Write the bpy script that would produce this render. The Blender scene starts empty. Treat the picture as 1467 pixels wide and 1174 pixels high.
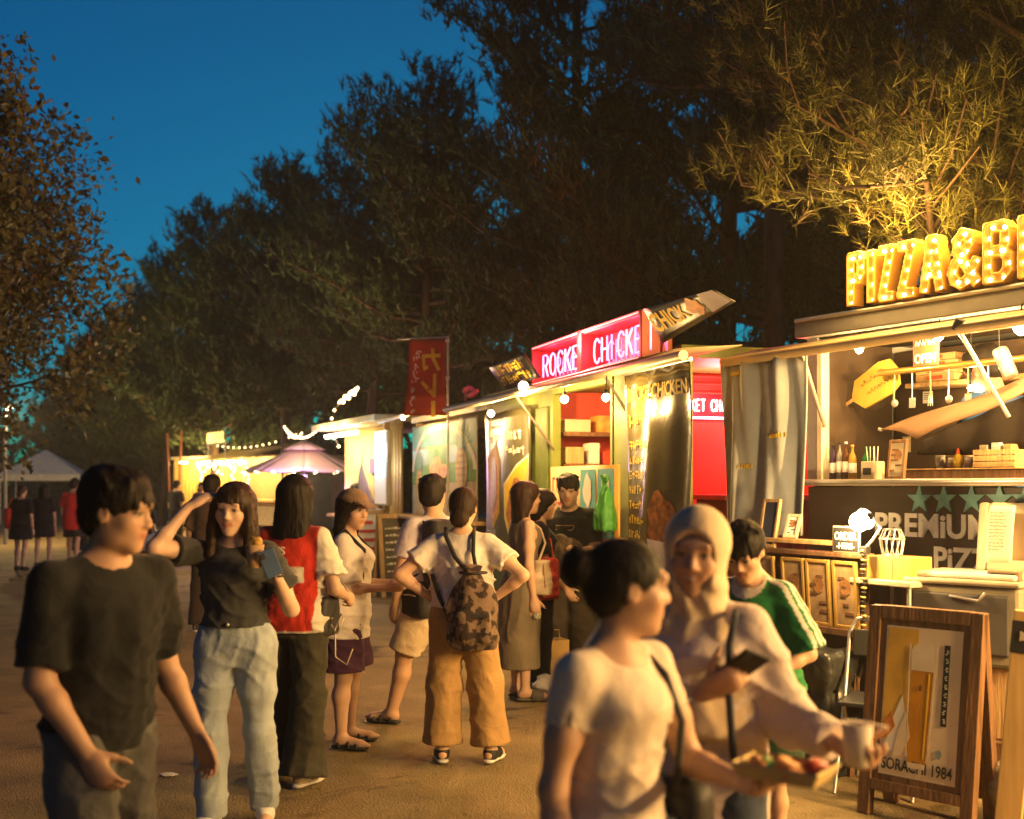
import bpy, bmesh, math, random
import numpy as np
from mathutils import Vector, Matrix

# ------------------------------------------------------------------ camera, sky, exposure
S = bpy.context.scene
F_PX, HOR, EYE = 1650.0, 694.0, 1.57          # focal length and horizon of the photograph, eye height in metres
cam_d = bpy.data.cameras.new('camera'); cam = bpy.data.objects.new('camera', cam_d)
S.collection.objects.link(cam); S.camera = cam
cam.location = (0, 0, EYE); cam.rotation_euler = (math.radians(90), 0, 0)
cam_d.sensor_width = 36; cam_d.lens = F_PX/1467*36
cam_d.shift_y = (HOR-587)/1467
cam_d.clip_start = .05; cam_d.clip_end = 600
cam_d.dof.use_dof = True; cam_d.dof.focus_distance = 7.0; cam_d.dof.aperture_fstop = 2.0

W = bpy.data.worlds.new('World'); S.world = W; W.use_nodes = True
nt = W.node_tree; nt.nodes.clear()
sky = nt.nodes.new('ShaderNodeTexSky'); sky.sky_type = 'NISHITA'; sky.sun_disc = False
sky.sun_elevation = math.radians(4); sky.sun_rotation = 0.0; sky.altitude = 30
sky.air_density = 1.0; sky.dust_density = 0.3; sky.ozone_density = 6.0
tint = nt.nodes.new('ShaderNodeMix'); tint.data_type = 'RGBA'; tint.blend_type = 'MULTIPLY'; tint.inputs['Factor'].default_value = 1
tint.inputs['B'].default_value = (.01, .98, .88, 1)            # the deep blue of nautical dusk
bgn = nt.nodes.new('ShaderNodeBackground'); bgn.inputs['Strength'].default_value = .078
wo = nt.nodes.new('ShaderNodeOutputWorld')
nt.links.new(sky.outputs[0], tint.inputs['A']); nt.links.new(tint.outputs['Result'], bgn.inputs[0]); nt.links.new(bgn.outputs[0], wo.inputs[0])
sun_d = bpy.data.lights.new('sun', 'SUN'); sun_d.energy = 0.02; sun_d.angle = math.radians(20); sun_d.color = (.55, .7, 1)
sun = bpy.data.objects.new('sun', sun_d); S.collection.objects.link(sun); sun.location = (0, 0, 40)
sun.rotation_euler = (math.radians(-86), 0, 0)
S.view_settings.view_transform = 'Standard'; S.view_settings.look = 'None'
S.view_settings.exposure = 0.6; S.view_settings.gamma = 1.0
S.render.engine = 'CYCLES'
S.cycles.use_denoising = True; S.cycles.use_adaptive_sampling = True; S.cycles.adaptive_threshold = .03; S.cycles.volume_bounces = 0; S.cycles.max_bounces = 4; S.cycles.diffuse_bounces = 3; S.cycles.glossy_bounces = 2
S.cycles.transmission_bounces = 3; S.cycles.transparent_max_bounces = 8
S.cycles.caustics_reflective = False; S.cycles.caustics_refractive = False; S.cycles.sample_clamp_indirect = 4
S.cycles.use_light_tree = True

rnd = random.Random(7)
R_ = math.radians
COL = S.collection

# ------------------------------------------------------------------ materials
MATS = {}
def lin(c):
    return tuple(((v/255)/12.92 if v/255 <= .04045 else ((v/255+.055)/1.055)**2.4) for v in c)
def mat(name, col, rough=.7, var=.15, scale=6., bump=0., bscale=40., metal=0., emit=None, estr=0., spec=.4, trans=0.,
        alpha=1., attr=False, stretch=(1, 1, 1), wr=0., wscale=9., sss=0., coat=0., sheen=0., sample=True):
    if name in MATS: return MATS[name]
    m = bpy.data.materials.new(name); MATS[name] = m; m.use_nodes = True
    n = m.node_tree.nodes; L = m.node_tree.links; b = n['Principled BSDF']
    def setv(k, v):
        if k in b.inputs: b.inputs[k].default_value = v
    setv('Roughness', rough); setv('Metallic', metal); setv('Specular IOR Level', spec); setv('Transmission Weight', trans)
    setv('Alpha', alpha); setv('Coat Weight', coat); setv('Sheen Weight', sheen)
    if sss: setv('Subsurface Weight', sss); setv('Subsurface Radius', (.012, .005, .003)); setv('Subsurface Scale', 1.)
    tc = n.new('ShaderNodeTexCoord'); mp = n.new('ShaderNodeMapping'); mp.inputs['Scale'].default_value = stretch
    L.new(tc.outputs['Object'], mp.inputs[0])
    nz = n.new('ShaderNodeTexNoise'); nz.inputs['Scale'].default_value = scale; nz.inputs['Detail'].default_value = 5
    L.new(mp.outputs[0], nz.inputs['Vector'])
    mx = n.new('ShaderNodeMix'); mx.data_type = 'RGBA'
    c = tuple(col[:3])
    mr = n.new('ShaderNodeMapRange'); mr.inputs[1].default_value = .3; mr.inputs[2].default_value = .7
    L.new(nz.outputs['Fac'], mr.inputs[0]); L.new(mr.outputs[0], mx.inputs['Factor'])
    mx.inputs['A'].default_value = tuple(v*(1-var) for v in c)+(1,); mx.inputs['B'].default_value = tuple(min(1, v*(1+var)) for v in c)+(1,)
    src = mx.outputs['Result']
    if attr:
        at = n.new('ShaderNodeAttribute'); at.attribute_name = 'Col'
        mu = n.new('ShaderNodeMix'); mu.data_type = 'RGBA'; mu.blend_type = 'MULTIPLY'; mu.inputs['Factor'].default_value = 1
        L.new(src, mu.inputs['A']); L.new(at.outputs['Color'], mu.inputs['B']); src = mu.outputs['Result']
    L.new(src, b.inputs['Base Color'])
    if bump or wr:
        prev = None
        for (amt, sc, det) in ((wr, wscale, 3), (bump, bscale, 4)):
            if not amt: continue
            z = n.new('ShaderNodeTexNoise'); z.inputs['Scale'].default_value = sc; z.inputs['Detail'].default_value = det
            z.inputs['Distortion'].default_value = .6 if sc == wscale else 0
            L.new(mp.outputs[0], z.inputs['Vector'])
            bp = n.new('ShaderNodeBump'); bp.inputs['Strength'].default_value = amt; bp.inputs['Distance'].default_value = .02 if sc < 20 else .004
            L.new(z.outputs['Fac'], bp.inputs['Height'])
            if prev: L.new(prev.outputs[0], bp.inputs['Normal'])
            prev = bp
        L.new(prev.outputs[0], b.inputs['Normal'])
    if emit is not None:
        setv('Emission Color', tuple(emit)+(1,)); setv('Emission Strength', estr)
        if not sample: m.cycles.emission_sampling = 'NONE'
    return m
def cloth(name, col, **k):
    a = dict(rough=.9, var=.13, scale=5, bump=.35, bscale=220, wr=.55, wscale=11, spec=.15, sheen=.1); a.update(k)
    return mat(name, col, **a)
def glow(name, col, strength, sample=False):
    return mat(name, (.8, .8, .8), emit=col, estr=strength, var=0, sample=sample)

# ------------------------------------------------------------------ objects
def prop(o, label=None, cat=None, group=None, kind=None):
    if label: o['label'] = label
    if cat: o['category'] = cat
    if group: o['group'] = group
    if kind: o['kind'] = kind
    return o
def link(o, parent=None):
    COL.objects.link(o)
    if parent is not None: o.parent = parent
    return o
def thing(name, label, cat, loc=(0, 0, 0), rz=0., group=None):
    o = bpy.data.objects.new(name, None); o.empty_display_size = .2
    link(o); o.location = loc; o.rotation_euler = (0, 0, rz)
    return prop(o, label, cat, group)
def meshobj(name, me, m, parent=None):
    o = bpy.data.objects.new(name, me)
    if m is not None:
        me.materials.clear()
        for q in (m if isinstance(m, (list, tuple)) else [m]): me.materials.append(q)
    return link(o, parent)
def copy_tree(o, parent=None):
    c = o.copy(); COL.objects.link(c)
    if parent is not None: c.parent = parent
    for ch in o.children: copy_tree(ch, c)
    return c
LK = 9.0                                          # lamp power for the photograph's exposure
def bulb_light(name, loc, energy, parent, col=(1, .575, .19), radius=.05):
    l = bpy.data.lights.new(name, 'POINT'); l.energy = energy*LK; l.color = col; l.shadow_soft_size = radius
    o = bpy.data.objects.new(name, l); link(o, parent); o.location = loc
    return o

class MB:
    def __init__(s): s.v = []; s.f = []; s.sm = []
    def add(s, v, f, smooth=False):
        o = len(s.v); s.v += [tuple(p) for p in v]; s.f += [[i+o for i in q] for q in f]; s.sm += [smooth]*len(f); return s
    def box(s, lo, hi, bev=0., M=None):
        x0, y0, z0 = lo; x1, y1, z1 = hi
        if bev <= 0:
            v = [(x, y, z) for x in (x0, x1) for y in (y0, y1) for z in (z0, z1)]
            f = [(0, 1, 3, 2), (4, 6, 7, 5), (0, 4, 5, 1), (2, 3, 7, 6), (0, 2, 6, 4), (1, 5, 7, 3)]
        else:
            bm = bmesh.new(); bmesh.ops.create_cube(bm, size=1)
            for q in bm.verts: q.co = Vector((x0+(x1-x0)*(q.co.x+.5), y0+(y1-y0)*(q.co.y+.5), z0+(z1-z0)*(q.co.z+.5)))
            bmesh.ops.bevel(bm, geom=bm.edges[:], offset=bev, segments=2, affect='EDGES', profile=.5)
            bm.verts.index_update(); v = [q.co.copy() for q in bm.verts]; f = [[q.index for q in g.verts] for g in bm.faces]; bm.free()
        if M is not None: v = [M @ Vector(p) for p in v]
        return s.add(v, f)
    def obox(s, c, half, M3=None, bev=0.):
        M = Matrix.Translation(c) @ (M3.to_4x4() if M3 is not None else Matrix())
        return s.box([-h for h in half], half, bev, M)
    def bar(s, a, b, w, h=None, up=(0, 0, 1), bev=0.):
        a = Vector(a); b = Vector(b); h = h or w; d = b-a; L = d.length; d.normalize(); u = Vector(up)
        if abs(d.dot(u)) > .98: u = Vector((0, 1, 0))
        x = d.cross(u).normalized(); z = x.cross(d)
        M = Matrix((x, d, z)).transposed()
        return s.obox((a+b)/2, (w/2, L/2, h/2), M, bev)
    def tube(s, pts, r, n=8, caps=True, closed=False):
        pts = [Vector(p) for p in pts]; m = len(pts); rr = r if isinstance(r, (list, tuple)) else [r]*m
        v = []; prevx = None
        for i, p in enumerate(pts):
            a = pts[i-1] if i > 0 else (pts[-1] if closed else pts[0]); b = pts[i+1] if i < m-1 else (pts[0] if closed else pts[-1])
            d = (b-a).normalized() if (b-a).length > 1e-9 else Vector((0, 0, 1))
            if prevx is None:
                u = Vector((0, 0, 1)) if abs(d.z) < .9 else Vector((1, 0, 0)); x = d.cross(u).normalized()
            else:
                x = prevx - d*prevx.dot(d); x.normalize()
            prevx = x; y = d.cross(x)
            for k in range(n):
                t = 2*math.pi*k/n; v.append(p+(x*math.cos(t)+y*math.sin(t))*rr[i])
        f = []
        for i in range(m if closed else m-1):
            j = (i+1) % m
            for k in range(n):
                l = (k+1) % n; f.append((i*n+k, i*n+l, j*n+l, j*n+k))
        s.add(v, f, True)
        if caps and not closed:
            s.add(v[:n], [tuple(range(n))[::-1]]); s.add(v[-n:], [tuple(range(n))])
        return s
    def lathe(s, prof, n=16, c=(0, 0, 0), M=None, sx=1, sy=1):
        v = []; f = []
        for (r, z) in prof:
            for k in range(n):
                t = 2*math.pi*k/n; p = Vector((c[0]+r*sx*math.cos(t), c[1]+r*sy*math.sin(t), c[2]+z)); v.append(M @ p if M is not None else p)
        m = len(prof)
        for i in range(m-1):
            for k in range(n):
                l = (k+1) % n; f.append((i*n+k, i*n+l, (i+1)*n+l, (i+1)*n+k))
        f.append(tuple(range(n))[::-1]); f.append(tuple(range((m-1)*n, m*n)))
        return s.add(v, f, True)
    def ball(s, c, r, n=10, m=7):
        prof = [(max(1e-4, math.sin(math.pi*i/m)), -math.cos(math.pi*i/m)) for i in range(m+1)]
        rx, ry, rz = (r, r, r) if not isinstance(r, (tuple, list)) else r
        return s.lathe([(a, b*rz) for a, b in prof], n, c, None, rx, ry)
    def prism(s, poly, y0, y1, M=None):           # polygon in x,z extruded along y
        n = len(poly); v = [(p[0], y0, p[1]) for p in poly]+[(p[0], y1, p[1]) for p in poly]
        if M is not None: v = [M @ Vector(p) for p in v]
        f = [tuple(range(n)), tuple(range(2*n-1, n-1, -1))]+[(i, i+n, (i+1) % n+n, (i+1) % n) for i in range(n)]
        return s.add(v, f)
    def sheet(s, fn, nu, nv, th=.004):             # closed cloth sheet: fn(u,v)->point
        P = [[Vector(fn(i/nu, j/nv)) for j in range(nv+1)] for i in range(nu+1)]
        def nrm(i, j):
            a = P[min(i+1, nu)][j]-P[max(i-1, 0)][j]; b = P[i][min(j+1, nv)]-P[i][max(j-1, 0)]
            c = a.cross(b); return c.normalized() if c.length > 1e-9 else Vector((0, 0, 1))
        v = []; idx = {}
        for i in range(nu+1):
            for j in range(nv+1):
                q = nrm(i, j)*th/2; idx[i, j] = len(v); v.append(P[i][j]+q); v.append(P[i][j]-q)
        f = []
        for i in range(nu):
            for j in range(nv):
                a, b, c, d = idx[i, j], idx[i+1, j], idx[i+1, j+1], idx[i, j+1]
                f.append((a, b, c, d)); f.append((d+1, c+1, b+1, a+1))
        E = [(i, 0) for i in range(nu+1)]+[(nu, j) for j in range(1, nv+1)]+[(i, nv) for i in range(nu-1, -1, -1)]+[(0, j) for j in range(nv-1, 0, -1)]
        for k in range(len(E)):
            a, b = idx[E[k]], idx[E[(k+1) % len(E)]]; f.append((b, a, a+1, b+1))
        return s.add(v, f, True)
    def mesh(s, name):
        me = bpy.data.meshes.new(name); me.from_pydata([tuple(p) for p in s.v], [], s.f)
        me.polygons.foreach_set('use_smooth', s.sm); me.update(); return me
    def build(s, name, m, parent=None):
        return meshobj(name, s.mesh(name), m, parent)

def text_mesh(txt, size, depth=.004, bold=0., align='LEFT', spacing=1., shear=0.):
    cu = bpy.data.curves.new('text', 'FONT'); cu.body = txt; cu.size = size; cu.extrude = depth/2; cu.offset = bold*size
    cu.align_x = align; cu.resolution_u = 3; cu.space_character = spacing; cu.shear = shear
    o = bpy.data.objects.new('text', cu); COL.objects.link(o)
    dg = bpy.context.evaluated_depsgraph_get(); me = bpy.data.meshes.new_from_object(o.evaluated_get(dg))
    bpy.data.objects.remove(o); bpy.data.curves.remove(cu); return me
def text(name, txt, size, m, parent, loc, rx=90., rz=0., sx=1., mirror=False, width=None, **k):
    """letters standing in the parent's x-z plane, facing -y"""
    me = text_mesh(txt, size, **k)
    if width:
        xs = [v.co.x for v in me.vertices]; w0 = max(xs)-min(xs)
        if w0 > 0: sx = width/w0
    if mirror:
        x1 = max(v.co.x for v in me.vertices); 
        for v in me.vertices: v.co.x = x1-v.co.x
        me.flip_normals()
    for v in me.vertices: v.co.x *= sx
    o = meshobj(name, me, m, parent); o.location = loc; o.rotation_euler = (R_(rx), 0, R_(rz)); return o

# single-stroke capitals, unit box (width .6, height 1)
STROKE = {
 'R': [[(0, 0), (0, 1), (.38, 1), (.55, .88), (.55, .66), (.38, .52), (0, .52)], [(.28, .52), (.58, 0)]],
 'O': [[(.3, 0), (.08, .1), (0, .35), (0, .65), (.08, .9), (.3, 1), (.52, .9), (.6, .65), (.6, .35), (.52, .1), (.3, 0)]],
 'C': [[(.58, .82), (.45, .97), (.28, 1), (.1, .9), (0, .65), (0, .35), (.1, .1), (.28, 0), (.45, .03), (.58, .18)]],
 'K': [[(0, 0), (0, 1)], [(.56, 1), (0, .45)], [(.18, .6), (.58, 0)]],
 'E': [[(.52, 0), (0, 0), (0, 1), (.52, 1)], [(0, .52), (.42, .52)]],
 'T': [[(.3, 0), (.3, 1)], [(0, 1), (.6, 1)]],
 'H': [[(0, 0), (0, 1)], [(.56, 0), (.56, 1)], [(0, .5), (.56, .5)]],
 'I': [[(.2, 0), (.2, 1)]],
 'N': [[(0, 0), (0, 1), (.56, 0), (.56, 1)]],
 'P': [[(0, 0), (0, 1), (.4, 1), (.55, .88), (.55, .62), (.4, .5), (0, .5)]],
 'Z': [[(0, 1), (.56, 1), (0, 0), (.58, 0)]],
 'A': [[(0, 0), (.24, 1), (.36, 1), (.6, 0)], [(.1, .32), (.5, .32)]],
 'B': [[(0, 0), (0, 1), (.38, 1), (.5, .9), (.5, .64), (.38, .53), (0, .53)], [(.38, .53), (.55, .4), (.55, .13), (.4, 0), (0, 0)]],
 'G': [[(.56, .84), (.42, .98), (.26, 1), (.08, .88), (0, .6), (0, .38), (.1, .1), (.28, 0), (.46, .04), (.56, .18), (.56, .46), (.34, .46)]],
 'L': [[(0, 1), (0, 0), (.5, 0)]],
 '&': [[(.62, 0), (.14, .66), (.12, .86), (.26, 1), (.42, .94), (.44, .78), (.34, .64), (.08, .42), (0, .24), (.06, .08), (.22, 0), (.4, .06), (.62, .42)]],
 ' ': [],
}
# ------------------------------------------------------------------ smooth organic shapes (signed distance field -> one closed mesh)
def _n3(v):
    v = np.asarray(v, float); return v/ (np.linalg.norm(v)+1e-12)
class Field:
    def __init__(s, lo, hi, res):
        s.res = res; s.lo = np.asarray(lo, float)-2*res; hi = np.asarray(hi, float)+2*res
        s.n = np.ceil((hi-s.lo)/res).astype(int)+1
        s.ax = [(s.lo[i]+res*np.arange(s.n[i])).astype(np.float32) for i in range(3)]
        s.D = np.full(s.n, .25, np.float32)
    def sub_(s, lo, hi):
        a = np.clip(np.floor((np.asarray(lo)-s.lo)/s.res).astype(int), 0, s.n-1); b = np.clip(np.ceil((np.asarray(hi)-s.lo)/s.res).astype(int)+1, 1, s.n)
        b = np.maximum(b, a+1)
        sl = tuple(slice(a[i], b[i]) for i in range(3))
        return sl, s.ax[0][sl[0]][:, None, None], s.ax[1][sl[1]][None, :, None], s.ax[2][sl[2]][None, None, :]
    def put(s, sl, d, k, mode):
        A = s.D[sl]
        if mode == 'add':
            if k > 0:
                h = np.maximum(k-np.abs(A-d), 0)/k; s.D[sl] = np.minimum(A, d)-h*h*k*.25
            else: s.D[sl] = np.minimum(A, d)
        else:
            e = -d
            if k > 0:
                h = np.maximum(k-np.abs(A-e), 0)/k; s.D[sl] = np.maximum(A, e)+h*h*k*.25
            else: s.D[sl] = np.maximum(A, e)
        return s
    def cone(s, a, b, ra, rb, k=.02, mode='add', flat=None):
        a = np.asarray(a, float); b = np.asarray(b, float); m = max(ra, rb)+max(k, .01)+2*s.res
        sl, X, Y, Z = s.sub_(np.minimum(a, b)-m, np.maximum(a, b)+m)
        ba = b-a; q = ba@ba+1e-12; px, py, pz = X-a[0], Y-a[1], Z-a[2]
        h = np.clip((px*ba[0]+py*ba[1]+pz*ba[2])/q, 0, 1)
        dx, dy, dz = px-h*ba[0], py-h*ba[1], pz-h*ba[2]
        d2 = dx*dx+dy*dy+dz*dz
        if flat is not None:                        # (axis, factor): thicken distance along an axis to flatten
            f = _n3(flat[0]); w = dx*f[0]+dy*f[1]+dz*f[2]; d2 = d2+w*w*(flat[1]**2-1)
        return s.put(sl, np.sqrt(d2)-(ra+(rb-ra)*h), k, mode)
    def chain(s, pts, rs, k=.02, mode='add'):
        for i in range(len(pts)-1): s.cone(pts[i], pts[i+1], rs[i], rs[i+1], k, mode)
        return s
    def ell(s, c, r, Rm=None, k=.02, mode='add'):
        c = np.asarray(c, float); r = np.asarray(r, float)*np.ones(3); m = r.max()+max(k, .01)+2*s.res
        sl, X, Y, Z = s.sub_(c-m, c+m); p = [X-c[0], Y-c[1], Z-c[2]]
        if Rm is not None: p = [Rm[0][i]*p[0]+Rm[1][i]*p[1]+Rm[2][i]*p[2] for i in range(3)]
        k0 = np.sqrt((p[0]/r[0])**2+(p[1]/r[1])**2+(p[2]/r[2])**2); k1 = np.sqrt((p[0]/r[0]**2)**2+(p[1]/r[1]**2)**2+(p[2]/r[2]**2)**2)+1e-9
        return s.put(sl, k0*(k0-1)/k1, k, mode)
    def box(s, c, h, Rm=None, rd=.005, k=0., mode='add'):
        c = np.asarray(c, float); h = np.asarray(h, float); m = np.linalg.norm(h)+max(k, .01)+2*s.res
        sl, X, Y, Z = s.sub_(c-m, c+m); p = [X-c[0], Y-c[1], Z-c[2]]
        if Rm is not None: p = [Rm[0][i]*p[0]+Rm[1][i]*p[1]+Rm[2][i]*p[2] for i in range(3)]
        q = [np.abs(p[i])-(h[i]-rd) for i in range(3)]
        d = np.sqrt(np.maximum(q[0], 0)**2+np.maximum(q[1], 0)**2+np.maximum(q[2], 0)**2)+np.minimum(np.maximum(np.maximum(q[0], q[1]), q[2]), 0)-rd
        return s.put(sl, d, k, mode)
    def loft(s, st, o=(0, 0, 0), Rm=None, k=.02, mode='add', inflate=0., pw=2.):
        """st: (z, cx, cy, rx, ry) along the local z axis"""
        st = np.asarray(sorted(st), float); o = np.asarray(o, float); Rm = np.eye(3) if Rm is None else np.asarray(Rm)
        R = max(st[:, 3].max(), st[:, 4].max())+abs(st[:, 1:3]).max()+inflate+max(k, .01)+2*s.res
        e0 = o+Rm@np.array([0, 0, st[0, 0]]); e1 = o+Rm@np.array([0, 0, st[-1, 0]])
        sl, X, Y, Z = s.sub_(np.minimum(e0, e1)-R, np.maximum(e0, e1)+R); p = [X-o[0], Y-o[1], Z-o[2]]
        x, y, z = [Rm[0, i]*p[0]+Rm[1, i]*p[1]+Rm[2, i]*p[2] for i in range(3)]
        zc = np.clip(z, st[0, 0], st[-1, 0]); sh = zc.shape; zf = zc.ravel()
        tt = np.linspace(st[0, 0], st[-1, 0], 160)
        def ip(j):
            c = np.interp(tt, st[:, 0], st[:, j]); ker = np.array([1, 2, 3, 2, 1.])/9; c = np.convolve(np.pad(c, 2, 'edge'), ker, 'valid')
            return np.interp(zf, tt, c).reshape(sh).astype(np.float32)
        cx, cy, rx, ry = ip(1), ip(2), ip(3)+inflate, ip(4)+inflate
        dx, dy = x-cx, y-cy
        kk = ((np.abs(dx)/rx)**pw+(np.abs(dy)/ry)**pw)**(1/pw)
        d = (kk-1)*np.minimum(rx, ry); ez = np.abs(z-zc)
        d = np.where(ez > 0, np.sqrt(np.maximum(d, 0)**2+ez**2)+np.minimum(d, 0)*0, d)
        return s.put(sl, d.astype(np.float32), k, mode)
    def cut(s, p, n, k=0.):                          # remove what lies on the side n points to
        n = _n3(n); p = np.asarray(p, float)
        d = (s.ax[0][:, None, None]-p[0])*n[0]+(s.ax[1][None, :, None]-p[1])*n[1]+(s.ax[2][None, None, :]-p[2])*n[2]
        s.D = np.maximum(s.D, d.astype(np.float32)); return s
    def ripple(s, fn, band=.03):
        i, j, l = np.nonzero(np.abs(s.D) < band)
        s.D[i, j, l] += fn(s.ax[0][i], s.ax[1][j], s.ax[2][l]).astype(np.float32); return s
    def mesh(s, name, color=None, smooth=1):
        D = s.D; D[0] = D[-1] = .1; D[:, 0] = D[:, -1] = .1; D[:, :, 0] = D[:, :, -1] = .1
        ins = D < 0; c = [ins[a:ins.shape[0]-1+a, b:ins.shape[1]-1+b, e:ins.shape[2]-1+e] for a in (0, 1) for b in (0, 1) for e in (0, 1)]
        tot = np.zeros(c[0].shape, np.int8)
        for q in c: tot += q
        act = (tot > 0) & (tot < 8); I, J, K = np.nonzero(act); idx = np.full(act.shape, -1, np.int32); idx[I, J, K] = np.arange(len(I))
        cn = [(a, b, e) for a in (0, 1) for b in (0, 1) for e in (0, 1)]; V = [D[I+a, J+b, K+e] for a, b, e in cn]
        acc = np.zeros((len(I), 3)); cnt = np.zeros(len(I))
        for u in range(8):
            for w in range(u+1, 8):
                if sum(abs(cn[u][q]-cn[w][q]) for q in range(3)) != 1: continue
                m = (V[u] < 0) != (V[w] < 0); t = np.where(m, V[u]/(V[u]-V[w]+1e-12*(~m)), 0)
                for q in range(3): acc[:, q] += np.where(m, cn[u][q]+t*(cn[w][q]-cn[u][q]), 0)
                cnt += m
        P = s.lo+s.res*(np.stack([I, J, K], 1)+acc/cnt[:, None])
        F = []
        for ax in range(3):
            b, e = (ax+1) % 3, (ax+2) % 3
            a0 = [slice(None)]*3; a1 = [slice(None)]*3; a0[ax] = slice(0, -1); a1[ax] = slice(1, None)
            A, B = ins[tuple(a0)], ins[tuple(a1)]; E = A != B; g = np.stack(np.nonzero(E), 1)
            g = g[(g[:, b] > 0) & (g[:, e] > 0) & (g[:, b] < ins.shape[b]-1) & (g[:, e] < ins.shape[e]-1)]
            fl = A[tuple(g.T)]; q = []
            for (db, de) in ((-1, -1), (0, -1), (0, 0), (-1, 0)):
                h = g.copy(); h[:, b] += db; h[:, e] += de; q.append(idx[tuple(h.T)])
            q = np.stack(q, 1); q[~fl] = q[~fl][:, ::-1]; F.append(q)
        F = np.concatenate(F); F = F[(F >= 0).all(1)]
        for _ in range(smooth):                      # light Laplacian smoothing
            sm = np.zeros_like(P); ct = np.zeros(len(P))
            for a in range(4):
                np.add.at(sm, F[:, a], P[F[:, (a+1) % 4]]); np.add.at(ct, F[:, a], 1)
            P = P*.5+.5*sm/np.maximum(ct, 1)[:, None]
        me = bpy.data.meshes.new(name); me.vertices.add(len(P)); me.vertices.foreach_set('co', P.astype(np.float32).ravel())
        me.loops.add(F.size); me.loops.foreach_set('vertex_index', F.astype(np.int32).ravel()); me.polygons.add(len(F))
        me.polygons.foreach_set('loop_start', np.arange(0, F.size, 4, dtype=np.int32))
        me.polygons.foreach_set('use_smooth', np.ones(len(F), bool)); me.update(); me.validate()
        if color is not None:
            at = me.color_attributes.new('Col', 'FLOAT_COLOR', 'POINT'); C = np.ones((len(P), 4), np.float32); C[:, :3] = color(P)
            at.data.foreach_set('color', C.ravel())
        return me
def wob(seed, f, amp, st=(1, 1, 1)):
    r = np.random.RandomState(seed); K = r.normal(size=(5, 3)); K /= np.linalg.norm(K, axis=1)[:, None]; ph = r.rand(5)*6.28; st = np.asarray(st, float)
    def fn(x, y, z):
        o = 0
        for i in range(5): o = o+np.sin(f*(1+.35*i)*(K[i, 0]*x*st[0]+K[i, 1]*y*st[1]+K[i, 2]*z*st[2])+ph[i]+1.5*np.sin(f*.5*(K[(i+1) % 5, 0]*x+K[(i+1) % 5, 2]*z)+i))/(1+.35*i)
        return o*amp/2.2
    return fn
def rotz(d): c, s_ = math.cos(R_(d)), math.sin(R_(d)); return np.array([[c, -s_, 0], [s_, c, 0], [0, 0, 1.]])
def rotx(d): c, s_ = math.cos(R_(d)), math.sin(R_(d)); return np.array([[1, 0, 0], [0, c, -s_], [0, s_, c]])
def roty(d): c, s_ = math.cos(R_(d)), math.sin(R_(d)); return np.array([[c, 0, s_], [0, 1, 0], [-s_, 0, c]])

def crease(seed, f, amp, dirs):
    """sharp drag folds: ridges along the given directions, patchy"""
    r = np.random.RandomState(seed); ph = r.rand(len(dirs))*6.28
    def fn(x, y, z):
        o = 0
        for i, d in enumerate(dirs):
            d = _n3(d); u = d[0]*x+d[1]*y+d[2]*z; v = d[2]*x-d[0]*z+.5*y
            s_ = np.sin(f*(1+.23*i)*u+ph[i]+.9*np.sin(9*v+i)+.5*np.sin(21*v+2*i+ph[i])); m = np.clip(.5+.9*np.sin(11*v+5*u+ph[i]*2), 0, 1)
            o = o-amp*m*(1-np.abs(s_))**3
        return o
    return fn
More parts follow.
